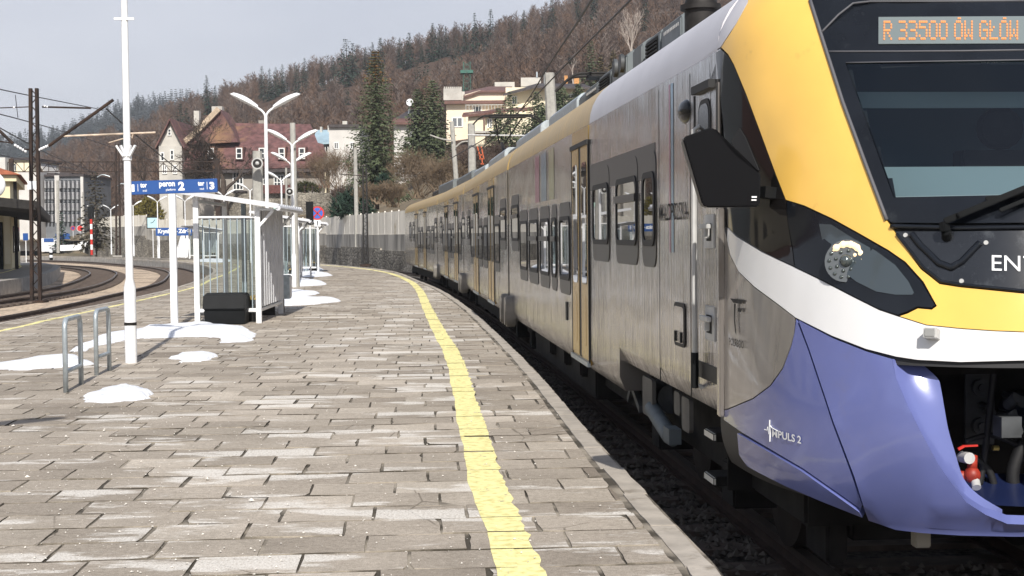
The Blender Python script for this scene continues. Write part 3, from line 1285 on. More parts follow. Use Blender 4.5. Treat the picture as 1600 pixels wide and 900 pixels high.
YEL = [(1169, -40), (1169, 3), (1150, 38), (1127, 74), (1138, 85), (1147, 101), (1166, 147), (1188, 206), (1213, 274), (1228, 312), (1257, 321), (1300, 341), (1340, 363), (1389, 391), (1415, 409), (1443, 440),
       (1464, 478), (1456, 484), (1434, 482), (1418, 490), (1406, 494), (1447, 507), (1500, 512.5), (1550, 516), (1600, 518), 'C', 'C', (1600, 459), (1500, 449), (1468, 444), (1438, 420), (1396, 360),
       (1386, 345), (1352, 255), (1317, 160), (1288, 70), (1265, 0), (1254, -40)]
patch('yellow_panel', YEL, M_yellow, 0.0, label='yellow painted front panel')
GRT = [(1169, -40), (1169, 3), (1150, 38), (1127, 74), (1119, 79), (1119, 60), (1119, -40)]
patch('roof_corner', [(1168, -40), (1168, 3), (1149, 38), (1126, 73), (1090, 97), ('tz', -0.02, 3.12), ('tz', -0.02, 3.54)], M_roofsil, 0.0)
patch('upper_corner', [(1125.5, 76), (1116, 350), (1112, 350), (1108, 86)], M_silver, 0.0, mirror=True)
SIDE = [(1119, 82), (1127, 77.5), (1138, 87.5), (1147, 103), (1165, 148), (1187, 207), (1212, 275), (1227, 313), (1231, 347), (1238, 390), (1241, 416), (1215, 404), (1190, 392), (1150, 367), (1137, 354), (1131, 200), (1119, 92)]
patch('side_window', SIDE, M_sblack, 0.001, label='glossy black cab side glazing')
HEAD = [(1230, 313), (1257, 323.5), (1300, 343.5), (1340, 365.5), (1387, 393), (1413, 411), (1440, 441), (1461, 477), (1456, 481), (1433, 479), (1417, 487), (1403, 492), (1373, 482), (1333, 462), (1283, 436),
        (1243, 417), (1240, 390), (1232, 347)]
HLAMP = patch('headlight', HEAD, M_tblack, 0.004, label='dark lens headlight cover')
HEADI = [(1281, 350), (1300, 351), (1330, 370), (1370, 393), (1400, 415), (1420, 440), (1429, 458), (1426, 461), (1400, 461), (1370, 456), (1340, 441), (1312, 420), (1290, 395)]
patch('reflector_housing', HEADI, mat('headlight_grey', (0.05, 0.065, 0.075), 0.12, coat=0.6), 0.007, HLAMP, rim=0.004)
WHITE = [(1137, 356), (1150, 369.5), (1190, 394), (1215, 406), (1242, 418.5), (1283, 438.5), (1333, 464.5), (1373, 484.5), (1404, 495), (1447, 508.5), (1500, 514), (1550, 517.5), (1600, 519.5), 'C', 'C', (1600, 563),
         (1500, 565.5), (1433, 562), (1400, 557), (1353, 545), (1300, 524.5), (1243, 496), (1217, 476), (1179, 448), (1154, 424), (1141, 398), (1136, 375)]
patch('white_band', WHITE, M_twhite, 0.0, label='white band across the nose')
GREY = [(1131, 355), (1135.5, 376), (1140.5, 399), (1153.5, 425), (1178.5, 449.5), (1216.5, 477.5), (1241, 496), (1240, 520), (1235, 540), (1222, 575), (1203, 602), (1176, 622), (1138, 638), (1131, 640)]
patch('side_panel', GREY, M_nosegrey, 0.0, label='silver panel behind the nose')
BSIDE = [(1131, 641.5), (1139, 639.5), (1177, 623.5), (1204.5, 603), (1223.5, 576), (1236.5, 541), (1241.5, 520), (1244, 499), (1262, 545), (1300, 660), (1330, 742), (1347, 789), (1345, 795), (1255, 732), (1160, 676), (1131, 656)]
patch('blue_side_panel', BSIDE, M_tblue, 0.0, label='blue side panel of the nose')
BSKIRT = [(1155, 677), (1254, 734.5), (1344, 797.5), (1349, 806), (1290, 783), (1230, 758), (1190, 738), (1170, 727), (1158, 710)]
patch('blue_skirt', BSKIRT, M_tblue, 0.012, label='lower blue skirt of the nose', rim=0.06)
BFRONT = [(1249, 501), (1300, 528), (1353, 549), (1394, 561)] + RIDGE[1:] + [(1600, 818), 'C', 'C', (1600, 838), (1583, 838), (1500, 836), (1440, 832), (1400, 827), (1358, 812), (1352, 796), (1336, 744), (1304, 660), (1266, 546)]
patch('blue_front_panel', BFRONT, M_tblue, 0.006, rim=0.05, label='blue front fairing')
# inner flank of the blue scoop
INN = [(1435, 564), (1464, 590), (1470, 606), (1476, 640), (1482, 672), (1492, 706), (1506, 748), (1530, 774), (1566, 796)]
mb = MB()
Rr = smooth_line([(x, y, 0) for x, y in RIDGE], 4)
Ii = smooth_line([(x, y, 0) for x, y in INN], 4)
for sgn in (1, -1):
    A, B, Cc = [], [], []
    for p, q in zip(Rr, Ii):
        a = hit(p.x, p.y)
        b = hit(q.x, q.y, 0.10)
        c = b + Vector((0.0, 0.5, 0))
        m_ = (a * 0.6 + b * 0.4) + Vector((0, 0.035, 0))
        for L_, P in ((A, a + snorm(a) * 0.002), (B, m_), (Cc, b)): L_.append(Vector((P.x * sgn, P.y, P.z)))
    D_ = [p + Vector((0.05 * sgn, 0.45, 0)) for p in Cc]
    mb.grid([A, B, Cc, D_])
build_each(mb, 'scoop_flank', M_tblue, train, smooth=50)
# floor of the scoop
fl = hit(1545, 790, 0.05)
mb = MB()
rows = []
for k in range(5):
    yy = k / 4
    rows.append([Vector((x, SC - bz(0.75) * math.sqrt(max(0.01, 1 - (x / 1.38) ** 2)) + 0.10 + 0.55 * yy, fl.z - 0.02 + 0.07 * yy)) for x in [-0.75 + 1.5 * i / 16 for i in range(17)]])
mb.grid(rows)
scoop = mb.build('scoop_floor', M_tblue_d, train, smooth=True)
# white line emblem on the scoop floor
mb = MB()
e0 = spl(1578, 789, rows[1][8].y)
for r_ in (0.045, 0.075):
    arc = [Vector((-0.16 + r_ * math.cos(a), rows[1][8].y + 0.02 + 0.9 * r_ * math.sin(a), fl.z + 0.018)) for a in [PI * 0.45 + i * PI / 9 for i in range(10)]]
    mb.tube(arc, 0.004, 4)
mb.beam((-0.27, rows[1][8].y - 0.06, fl.z + 0.012), (-0.10, rows[1][8].y - 0.055, fl.z + 0.012), 0.008, 0.004)
mb.build('emblem', M_letter, scoop)
# cavity behind the opening
mb = MB()
yb = 7.35
mb.quad((-1.2, yb, 0.72), (1.2, yb, 0.72), (1.2, yb, 1.75), (-1.2, yb, 1.75))
mb.quad((-0.8, 6.8, 1.62), (0.8, 6.8, 1.62), (1.1, yb, 1.62), (-1.1, yb, 1.62))
mb.b3(-0.82, 0.82, 6.80, 6.90, OPEN_Z - 0.10, OPEN_Z + 0.02)
mb.build('coupler_recess', M_under, train)
cp = MB()
cx = 0.0
cp.b3(-0.17, 0.17, 6.32, 6.75, 0.93, 1.22)
cp.b3(-0.20, 0.20, 6.28, 6.34, 0.90, 1.26)
cp.tube([(0, 6.75, 1.07), (0, 7.35, 1.07)], 0.11, 12)
cp.tube([(-0.08, 6.27, 1.1), (-0.08, 6.12, 1.1)], [0.07, 0.025], 12)
cp.b3(-0.19, 0.19, 6.3, 6.6, 1.26, 1.36)
coup = cp.build('coupler', mat('coupler_blue_black', (0.02, 0.03, 0.055), 0.45, 0.3, var=0.3), train, bevel=0.012)
mb = MB()
for px, py in ((1530, 605), (1530, 665)):
    P = spl(px, py, 7.30)
    mb.tube([P, P + Vector((0, -0.03, 0))], 0.045, 16)
    mb.tube([P + Vector((0, -0.03, 0)), P + Vector((0, -0.05, 0))], 0.022, 10)
P = spl(1530, 636, 7.33)
mb.b3(P.x - 0.08, P.x + 0.08, 7.32, 7.34, P.z - 0.2, P.z + 0.2)
for px, py in ((1545, 636), (1552, 645), (1575, 650), (1582, 620), (1590, 632)):
    P = spl(px, py, 7.2)
    mb.tube([P, P + Vector((0, 0.1, 0))], 0.018, 8)
build_each(mb, 'mounting_bolt', M_undgrey, train, smooth=40)
mb = MB()
for a_, b_, r_ in (((1576, 632), (1598, 628), 0.03), ((1572, 655), (1590, 676), 0.028)):
    mb.tube([spl(*a_, 6.75), spl((a_[0] + b_[0]) / 2, a_[1] - 10, 6.65), spl(*b_, 6.7)], r_, 10)
P = spl(1578, 667, 6.6)
mb.b3(P.x - 0.05, P.x + 0.05, 6.58, 6.68, P.z - 0.05, P.z + 0.05)
build_each(mb, 'coupler_fitting', M_undgrey, coup, smooth=40)
mb = MB()
for seq, r_ in (([(1490, 718), (1520, 715), (1545, 735), (1556, 772)], 0.02), ([(1555, 560), (1540, 700), (1530, 760)], 0.018), ([(1600, 690), (1582, 740), (1590, 785)], 0.035), ([(1508, 690), (1550, 680), (1600, 700)], 0.014)):
    mb.tube(smooth_line([spl(x, y, 6.85) for x, y in seq], 5), r_, 8)
build_each(mb, 'hose', M_rubber, train, smooth=True)
mb = MB()
P = spl(1519, 742, 6.62)
mb.ball(P, (0.040, 0.04, 0.042), 12, 8)
mb.ball(P + Vector((-0.040, 0.03, -0.01)), 0.03, 10, 7)
mb.tube([P + Vector((0, 0, 0.03)), P + Vector((0.01, 0.02, 0.09))], 0.025, 8)
valve = mb.build('brake_valve', mat('valve_red', (0.32, 0.03, 0.015), 0.5, var=0.35, scale=20), train, smooth=True)
mb = MB()
P2 = spl(1504, 714, 6.66)
P3 = spl(1515, 716, 6.58)
mb.tube([P2, P3], 0.028, 12)
mb.tube([spl(1524, 752, 6.6), spl(1526, 762, 6.57)], 0.022, 10)
build_each(mb, 'valve_fitting', M_lightgrey, valve, smooth=40)
mb = MB()
mb.beam(spl(1497, 702, 6.6), spl(1506, 697, 6.6), 0.012, 0.012)
mb.beam(spl(1506, 697, 6.6), spl(1528, 696, 6.58), 0.014, 0.008)
mb.build('valve_handle', M_red, valve)
mb = MB()
mb.tube([spl(1551, 700, 6.75), spl(1560, 700, 6.75)], 0.014, 8)
mb.build('brass_fitting', mat('brass', (0.5, 0.38, 0.12), 0.35, 0.9), train)
mb = MB()
P = spl(1437, 836, 6.9)
mb.b3(P.x - 0.04, P.x + 0.04, 6.85, 6.92, P.z - 0.055, P.z + 0.03)
mb.build('jacking_bracket', mat('bracket_cream', (0.32, 0.29, 0.23), 0.6), train, bevel=0.006)

# ---------------- windscreen, display, lower black plate
FRIT = [(1266, 0), (1289, 70), (1318, 160), (1353, 255), (1387, 344), (1395, 348), (1500, 349), (1600, 348), 'C', ('tz', TC, hit(1600, 304.5).z), (1600, 304.5), (1500, 306.5), (1396, 308.5), (1321, 98),
        (1460, 96), (1600, 94), 'C', ('tz', TC, 3.5), (1256, -40)]
patch('windscreen_surround', FRIT, M_tblack, 0.003, label='black border of the windscreen')
patch('windscreen', None, M_wind, -0.002, tz=wind_tz, rim=0.0)
mb = MB()
for seq, r_ in (([(1283, 52), (1310, 24), (1333, 6), (1360, 3), (1460, 3), (1600, 2)], 0.006), ([(1290, 81), (1400, 81), (1500, 80.5), (1600, 79)], 0.005), ([(1322, 98.5), (1460, 96.5), (1600, 94.5)], 0.0035),
                ([(1386, 344), (1352, 254), (1317, 159), (1288, 69), (1266, 0)], 0.010)):
    pl_ = []
    for (x0, y0), (x1, y1) in zip(seq, seq[1:]):
        for k in range(6):
            P = hit(x0 + (x1 - x0) * k / 6, y0 + (y1 - y0) * k / 6)
            pl_.append(P + snorm(P) * 0.004)
    P = hit(*seq[-1])
    pl_.append(P + snorm(P) * 0.004)
    mb.tube(pl_, r_, 6)
mb.build('windscreen_seal', mat('seal_grey', (0.10, 0.10, 0.11), 0.6), train, smooth=True)
disp = patch('destination_display', [(1373, 28), (1600, 27), (1640, 27), (1640, 69), (1600, 69.5), (1373, 70)], M_display, 0.008, rim=0.006, mirror=False, label='destination display with orange letters')
GL = {'R': '11110 10001 10001 11110 10100 10010 10001', '3': '11110 00001 00001 01110 00001 00001 11110', '5': '11111 10000 11110 00001 00001 10001 01110', '0': '01110 10001 10001 10001 10001 10001 01110',
      'W': '10001 10001 10001 10101 10101 11011 10001', 'G': '01110 10001 10000 10111 10001 10001 01110', 'L': '10000 10000 10100 11000 10000 10000 11111', 'O': '01110 10001 10001 10001 10001 10001 01110', ' ': '0 0 0 0 0 0 0'}
mb = MB()
x = 1381.0
for i, ch in enumerate(['R', ' ', '3', '3', '5', '0', '0', ' ', 'Oa', 'W', ' ', 'G', 'L', 'Oa', 'W']):
    acc = len(ch) > 1
    rows_ = GL[ch[0]].split()
    adv = 15.6 if ch != ' ' else 8.0
    for r_, bits in enumerate(rows_):
        for c_, b_ in enumerate(bits):
            if b_ == '1':
                px, py = x + c_ * 2.7, 34.5 + r_ * 4.4
                if px > 1636: continue
                Q = [hit(px + dx, py + dy) for dx, dy in ((0, 3.3), (2.35, 3.3), (2.35, 0), (0, 0))]
                mb.add([P + snorm(P) * 0.0115 for P in Q], [(0, 1, 2, 3)])
    if acc:
        for c_ in (2, 3):
            px, py = x + c_ * 2.7, 29.6
            if px < 1636:
                Q = [hit(px + dx, py + dy) for dx, dy in ((0, 2.6), (2.3, 2.6), (2.3, 0), (0, 0))]
                mb.add([P + snorm(P) * 0.0115 for P in Q], [(0, 1, 2, 3)])
    x += adv
mb.build('display_letters', M_amber, disp, fixn=False)

PLATE = [(1400, 362), (1500, 362), (1600, 361), 'C', 'C', (1600, 456), (1500, 446.5), (1470, 441.5), (1441, 419)]
plate = patch('front_plate', PLATE, mat('front_plate_black', (0.016, 0.018, 0.022), 0.22, var=0.2, coat=0.3, dirt=((0.10, 0.11, 0.12), 9, 0.55, 0.9)), 0.006, label='black plate below the windscreen with fleet letters')
nose_text('fleet_letters', 'EN71', (1550, 424), (1628, 426), (1550, 400), M_letter, 0.011, plate)
mb = MB()
for seq, r_ in (([(1393, 354), (1500, 357), (1600, 356), (1640, 356)], 0.012), ([(1402, 366), (1443, 418), (1471, 440), (1500, 445), (1600, 455), (1640, 458)], 0.008), ([(1425, 366), (1440, 385), (1468, 412), (1487, 419), (1503, 410), (1540, 372)], 0.018)):
    pl_ = []
    for (x0, y0), (x1, y1) in zip(seq, seq[1:]):
        for k in range(5):
            P = hit(x0 + (x1 - x0) * k / 5, y0 + (y1 - y0) * k / 5)
            pl_.append(P + snorm(P) * 0.006)
    mb.tube(smooth_line(pl_, 2), r_, 8)
mb.build('plate_trim', M_tblack, plate, smooth=True)
mb = MB()
for px, py in ((1416, 368), (1541, 380), (1503, 440)):
    P = hit(px, py)
    n = snorm(P)
    mb.tube([P + n * 0.005, P + n * 0.012], 0.011, 10)
build_each(mb, 'plate_screw', M_lightgrey, plate, smooth=40)
# wiper
mb = MB()


def off_hit(px, py, o):
    P = hit(px, py)
    return P + snorm(P) * o


mb.tube([off_hit(1480, 372, 0.005), off_hit(1482, 366, 0.05)], [0.026, 0.02], 12)
mb.beam(off_hit(1480, 352, 0.06), off_hit(1600, 306, 0.075), 0.045, 0.03)
mb.beam(off_hit(1600, 306, 0.075), off_hit(1650, 287, 0.07), 0.035, 0.025)
mb.beam(off_hit(1480, 353, 0.06), off_hit(1482, 367, 0.05), 0.05, 0.03)
mb.beam(off_hit(1562, 336, 0.05), off_hit(1650, 300, 0.055), 0.015, 0.02)
mb.beam(off_hit(1540, 315, 0.03), off_hit(1650, 302, 0.03), 0.018, 0.02)
mb.beam(off_hit(1500, 342, 0.078), off_hit(1504, 348, 0.08), 0.012, 0.012)
mb.build('windscreen_wiper', M_black, train, bevel=0.004)

# headlamp bowl and leds
C0 = hit(1325, 409)
nn = snorm(C0)
fwd = (nn * 0.7 + Vector((0, -1, 0)) * 0.5).normalized()
xx = fwd.cross(Vector((0, 0, 1))).normalized()
yy = xx.cross(fwd).normalized()
RL = 33 / FPX * (C0 - LO).length
mb = MB()
cc = C0 + nn * 0.014
mb.tube([cc - fwd * 0.004, cc + fwd * 0.004], RL, 28, 0)
mb.build('lamp_bowl', mat('lamp_bowl_grey', (0.17, 0.18, 0.18), 0.15, 0.5), HLAMP, smooth=40)
mb = MB()
for i in range(14):
    a = 2 * PI * i / 14
    p = cc + (xx * math.cos(a) + yy * math.sin(a)) * RL * 0.78 + fwd * 0.006
    amber = 0.2 < a / PI < 1.05
    mb.ball(p, RL * (0.17 if amber else 0.09), 8, 6, 1 if amber else 0)
for i in range(8):
    a = 2 * PI * i / 8 + 0.2
    p = cc + (xx * math.cos(a) + yy * math.sin(a)) * RL * 0.48 + fwd * 0.006
    mb.ball(p, RL * 0.09, 8, 6, 1 if 0.6 < a / PI < 0.9 else 0)
mb.ball(cc + fwd * 0.004, RL * 0.3, 12, 8, 0)
mb.tube([cc + (xx * math.cos(a) + yy * math.sin(a)) * RL * 0.78 + fwd * 0.004 for a in [PI * (0.2 + 0.85 * k / 14) for k in range(15)]], [RL * (0.05 + 0.10 * math.sin(PI * k / 14)) for k in range(15)], 8, 1)
mb.build('lamp_leds', [M_lamp, M_lampa], HLAMP, smooth=True)
# small grey sensor box on the white band
P = hit(1459, 523)
n = snorm(P)
R_ = n.to_track_quat('Y', 'Z').to_matrix()
mb = MB().box(P + n * 0.03, (0.062, 0.075, 0.05), R_)
mb.box(P + n * 0.069, (0.05, 0.006, 0.04), R_, 1)
mb.build('sensor_box', [M_lightgrey, mat('lens_grey', (0.28, 0.28, 0.27), 0.3)], train, bevel=0.005)

# cab interior behind the windscreen
mb = MB()
Q = [hit(1330, 103), hit(1398, 303)]
zt, zb = Q[0].z + 0.12, Q[1].z - 0.12
zr_ = [zb + (3.5 - zb) * k / 14 for k in range(15)]
mb.grid([[Vector((-(wz(z) - 0.07), 8.22, z)) for z in zr_], [Vector((wz(z) - 0.07, 8.22, z)) for z in zr_]])
for z_ in (zb, 3.45):
    arc_ = [surf(t, z_) for t in ts]
    arc_ = [Vector((p.x * 0.93, SC - (SC - p.y) * 0.93, z_)) for p in arc_]
    arc_ += [Vector((-p.x, p.y, z_)) for p in reversed(arc_)]
    mb.add(arc_, [tuple(range(len(arc_)))])
mb.build('cab_interior', mat('cab_dark', (0.10, 0.15, 0.18), 0.7), train)
mb = MB()
a, b = spl(1334, 144, 7.45), spl(1345, 169, 7.45)
mb.b3(a.x, 0.75, 7.44, 7.46, b.z, a.z)
mb.build('sun_blind', mat('blind_grey', (0.62, 0.68, 0.70), 0.7), train)
mb = MB()
a, b = spl(1378, 258, 7.0), spl(1397, 310, 7.0)
mb.prism([(a.x - 0.02, 6.95, b.z - 0.1), (0.85, 6.95, b.z - 0.1), (0.85, 7.2, a.z), (a.x - 0.02, 7.2, a.z)], (0, 0.05, -0.02))
mb.build('dashboard', mat('dash_grey', (0.30, 0.36, 0.39), 0.7), train)
mb = MB()
a = spl(1515, 235, 7.6)
mb.b3(a.x - 0.06, a.x + 0.42, 7.55, 7.7, zb, a.z)
mb.ball((a.x + 0.18, 7.62, a.z + 0.12), (0.14, 0.05, 0.12), 12, 8)
mb.build('driver_seat', M_black, train, bevel=0.03)

# ---------------- lettering on the nose
imp = nose_text('lettering', 'MPULS 2', (1207.5, 682), (1253, 693.5), (1207.5, 670), M_letter, 0.005, bold=0.02)
imp['label'] = 'white lettering ending in a 2'
pul = [(1196, 671), (1200, 672), (1201, 667), (1203, 678), (1204, 656), (1204.3, 690), (1205.5, 665), (1207, 668), (1216, 673)]
mb = MB()
mb.tube([off_hit(*p, 0.005) for p in pul], 0.0032, 5)
mb.build('pulse_mark', M_letter, train)
M_dletter = mat('letter_dark', (0.028, 0.027, 0.026), 0.6, spec=0.2)


def side_text(name, body, bl, br, tl, m, parent, q=-HW - 0.003, bold=0.0):
    vs2, fs = text_geo(body, 1.0, bold)
    s0_, s1_ = qpl(*bl, q).y, qpl(*br, q).y
    z0_, z1_ = qpl(*br, q).z, qpl(br[0], tl[1], q).z
    vs_ = [Vector((q, s0_ + (s1_ - s0_) * x, z0_ + (z1_ - z0_) * y)) for x, y in vs2]
    return MB().add(vs_, fs).build(name, m, parent, fixn=False)


nose_text('lettering', 'POLREGIO', (1141, 539), (1163.5, 545), (1141, 527.5), M_dletter, 0.006, bold=0.006)
mb = MB()
for pl_ in ([(1142, 466), (1163, 469), (1160, 475), (1147, 473)], [(1154, 481), (1161, 482), (1159, 488), (1154, 487)], [(1148, 474), (1151, 474.5), (1150, 500), (1152, 524), (1150, 519), (1148, 500)]):
    mb.add([off_hit(*p, 0.005) for p in pl_], [tuple(range(len(pl_)))])
mb.build('operator_emblem', M_dletter, train, fixn=False)

# ---------------- car bodies
ARC = [(-HW + 0.45 * (1 - math.cos(a)), 3.09 + 0.45 * math.sin(a)) for a in [PI / 2 * i / 8 for i in range(9)]]
ROOF = ARC + [(-0.5, 3.58), (0, 3.60), (0.5, 3.58)] + [(-x, z) for x, z in reversed(ARC)]


def wall_profile(zb): return [(-HW + 0.05, zb), (-HW, zb + 0.12), (-HW, 1.2), (-HW, 2.0), (-HW, 3.09)]


def body_mesh(segs):
    mb = MB()
    for (s0, s1, zb) in segs:
        pr = wall_profile(zb)
        full = pr + [(0, 3.3)] + [(-x, z) for x, z in reversed(pr)]
        mb.grid([[Vector((x, s, z)) for x, z in full] for s in (s0, s1)])
        for s in (s0, s1):
            mb.add([Vector((x, s, z)) for x, z in full], [tuple(range(len(full)))])
    return mb


def roof_mesh(s0, s1):
    mb = MB()
    n = max(2, int((s1 - s0) / 1.0))
    mb.grid([[Vector((x, s0 + (s1 - s0) * k / n, z + 0.001)) for x, z in ROOF] for k in range(n + 1)])
    for s in (s0, s1): mb.add([Vector((x, s, z)) for x, z in ROOF], [tuple(range(len(ROOF)))])
    return mb


def rrect(s0, s1, z0, z1, r, n=5):
    r = min(r, abs(s1 - s0) / 2.05, abs(z1 - z0) / 2.05)
    out = []
    for cx_, cz_, a0 in ((s1 - r, z1 - r, 0), (s0 + r, z1 - r, PI / 2), (s0 + r, z0 + r, PI), (s1 - r, z0 + r, 1.5 * PI)):
        for k in range(n):
            a = a0 + PI / 2 * k / (n - 1)
            out.append((cx_ + r * math.cos(a), cz_ + r * math.sin(a)))
    return out


def window_mesh(s0, s1, z0, z1, r=0.12, bar=None, fr=0.045, sur=0.07):
    """surround plate, rubber frame, glass; bar = height of an opening-light rail"""
    mb = MB()
    a = rrect(s0, s1, z0, z1, r)
    mb.prism([Vector((-HW + 0.02, s, z)) for s, z in a], (-0.026, 0, 0), 0)
    b = rrect(s0 + sur * 0.4, s1 - sur * 0.4, z0 + sur * 2.2, z1 - sur * 2.2, r * 0.8)
    c = rrect(s0 + sur * 0.4 + fr, s1 - sur * 0.4 - fr, z0 + sur * 2.2 + fr, z1 - sur * 2.2 - fr, r * 0.6)
    n = len(b)
    for q0, q1, o_, i_ in ((-HW - 0.006, -HW - 0.016, b, c),):
        ob = [Vector((q0, s, z)) for s, z in o_]
        ot = [Vector((q1, s, z)) for s, z in o_]
        it = [Vector((q1, s, z)) for s, z in i_]
        ib = [Vector((q0 - 0.001, s, z)) for s, z in i_]
        mb.grid([ob, ot, it, ib], 1, close=True)
    mb.add([Vector((-HW - 0.009, s, z)) for s, z in c], [tuple(range(n))], 2)
    if bar:
        mb.b3(-HW - 0.03, -HW - 0.007, s0 + 0.03, s1 - 0.03, bar - 0.03, bar + 0.03, 0)
    return mb


WM = [M_surround, M_rubber, M_glass]


def sz(px, py, car=0):
    """pixel -> (s, z) on the left side plane of a car (in that car's frame)"""
    inv = CARM[car].inverted()
    o = inv @ EYEV
    d = inv.to_3x3() @ ray(px, py)
    P = o + d * ((-HW - o.x) / d.x)
    return P.y, P.z


CARM = [MAT4[train.name]]
for i in (1, 2, 3):
    CARM.append(Matrix.Translation((J[i].x, J[i].y, RAIL)) @ Matrix.Rotation(HD[i], 4, 'Z'))

ZH = (sz(1015, 417)[1], sz(1015, 236)[1])
ZL = (sz(883, 459)[1], sz(883, 316)[1])
ZD = (sz(923, 562)[1], sz(907, 231)[1])
print('window heights', ZH, ZL, ZD, [round(s, 2) for s in (sz(921.7, 400)[0], sz(895, 400)[0])])
ZBOT = 0.70
sA = sz(968, 500)[0]
sG = sz(921, 400)[0] + 0.9
car1 = body_mesh([(SC, sA, 0.95), (sA + 0.001, SEAM[0] - 0.12, ZBOT)]).build('car_body', M_silver, train, smooth=30)
MAT4[car1.name] = MAT4[train.name]
sR = sz(921.7, 300)[0]
roof_mesh(SC, sR).build('roof', M_roofsil, car1, smooth=40)
roof_mesh(sR + 0.004, SEAM[0] - 0.12).build('roof', M_roofrefl, car1, smooth=40)  # painted hill reflection begins at the door
print('roof split', sR, 'bogie cut', sA)
M_strip = mat('pale_strip', (0.72, 0.62, 0.40), 0.35)
cars = [car1]
lens_ = [None, 13.45, 12.1, 19.6]
for i in (1, 2, 3):
    cb = body_mesh([(0.12, lens_[i] - 0.12, ZBOT)]).build('car_body', M_silver, train, smooth=30)
    rel = TINV @ CARM[i]
    cb.location = rel.to_translation()
    cb.rotation_euler = (0, 0, HD[i] - HD[0])
    MAT4[cb.name] = CARM[i]
    roof_mesh(0.12, lens_[i] - 0.12).build('roof', M_roofrefl, cb, smooth=40)
    cars.append(cb)
    # gangway bellows between the cars
    gw = MB()
    for k in range(7):
        s = -0.12 + 0.24 * k / 6
        sc_ = 0.955 if k % 2 else 0.93
        gw.grid([[Vector((x * sc_, s + d_, z if z < 1 else z * (0.99 if k % 2 else 0.975))) for x, z in wall_profile(0.75) + ROOF + [(-x, z) for x, z in reversed(wall_profile(0.75))]] for d_ in (0, 0.03)])
    g = gw.build('gangway_bellows', M_rubber, cb, smooth=30)
    for s_e in (0.12, -0.16):
        st_ = MB()
        st_.grid([[Vector((x * 1.004, s_e + d_, z + 0.006)) for x, z in ROOF] for d_ in (0, 0.05)])
        st_.grid([[Vector((-HW - 0.004, s_e + d_, z)) for z in (2.2, 3.09)] for d_ in (0, 0.05)])
        st_.build('end_strip', M_strip, cb, fixn=False)

HB = ZH[0] + (ZH[1] - ZH[0]) * 0.62
LB = ZL[0] + (ZL[1] - ZL[0]) * 0.60


def put_window(car, x0, x1, zz, bar=None, r=0.12):
    s1, s0 = sz(x0, 370, car)[0], sz(x1, 370, car)[0]
    return window_mesh(s0, s1, zz[0], zz[1], r, bar).build('window', WM, cars[car], smooth=30)


put_window(0, 927, 953, ZH)
put_window(0, 963.5, 997.5, ZH, HB)
put_window(0, 1004.5, 1026, ZH)
for x0, x1, br in ((875, 891.5, None), (862.5, 870.5, LB), (844.5, 859, LB), (827.5, 841.3, LB), (813, 824.5, None)): put_window(0, x0, x1, ZL, br)
put_window(0, 800, 811, ZH, HB)
for x0, x1, zz, br in ((782, 791, ZH, HB), (773, 781, ZL, None), (756, 762, ZL, None), (748, 754, ZL, LB), (736, 740.5, ZL, None), (731, 735, ZH, HB)): put_window(1, x0, x1, zz, br)
for x0, x1, zz, br in ((722, 727, ZH, HB), (717, 721, ZL, None), (706, 710, ZL, LB), (700, 705, ZL, None), (692, 695, ZL, None), (688, 691, ZH, HB)): put_window(2, x0, x1, zz, br)
for x0, x1, zz, br in ((679, 683, ZH, HB), (674, 678, ZL, None), (667, 672, ZL, LB), (657.5, 661, ZL, None), (653.5, 656.5, ZL, None), (645, 648, ZH, HB), (640, 643, ZH, None)): put_window(3, x0, x1, zz, br)
# dark band above the three big windows
s1, s0 = sz(922.5, 300)[0], sz(1024, 300)[0]
mb = MB().prism([(-HW + 0.01, s0, ZH[1] - 0.20), (-HW + 0.01, s1, ZH[1] - 0.20), (-HW + 0.01, s1, ZH[1] + 0.05), (-HW + 0.01, s0, ZH[1] + 0.05)], (-0.0125, 0, 0))
mb.build('window_band', M_surround, car1)


def door_mesh(s0, s1):
    """double sliding door: portal, two leaves with glass, black gap"""
    p = MB()
    p.b3(-HW - 0.006, -HW + 0.02, s0, s1, ZD[0] - 0.06, 3.085, 0)            # gold portal panel up to the cant rail
    p.b3(-HW - 0.03, -HW + 0.0, s0 - 0.02, s1 + 0.02, ZD[1], ZD[1] + 0.045, 2)  # drip rail
    for s in (s0, s1): p.b3(-HW - 0.014, -HW, s - 0.02, s + 0.02, ZD[0] - 0.04, ZD[1], 2)
    p.b3(-HW - 0.03, -HW + 0.0, s0 - 0.02, s1 + 0.02, ZD[0] - 0.075, ZD[0] - 0.03, 3)
    mid = (s0 + s1) / 2
    w = (s1 - s0) / 2
    p.b3(-HW - 0.007, -HW, mid - 0.09, mid + 0.09, ZD[0] - 0.02, ZD[1], 2)
    for a, b in ((s0 + 0.03, mid - 0.09), (mid + 0.09, s1 - 0.03)):
        p.b3(-HW - 0.012, -HW, a, b, ZD[0], ZD[1], 1)
        o_ = rrect(a + 0.07, b - 0.07, ZD[0] + 0.72, ZD[1] - 0.16, 0.08)
        p.prism([Vector((-HW - 0.01, s, z)) for s, z in o_], (-0.006, 0, 0), 4)
        p.b3(-HW - 0.014, -HW, a + 0.16, b - 0.16, ZD[0] + 0.12, ZD[0] + 0.60, 0)
    return p


DM = [M_gold, M_gold, M_rubber, M_galv, M_glass]
for car, x0, x1 in ((0, 895.5, 921), (1, 763.5, 772.5), (1, 740.5, 748), (2, 710, 716), (2, 695, 700), (3, 648.5, 653), (3, 662, 666)):
    s1, s0 = sz(x0, 370, car)[0], sz(x1, 370, car)[0]
    door_mesh(s0, s1).build('sliding_door', DM, cars[car])
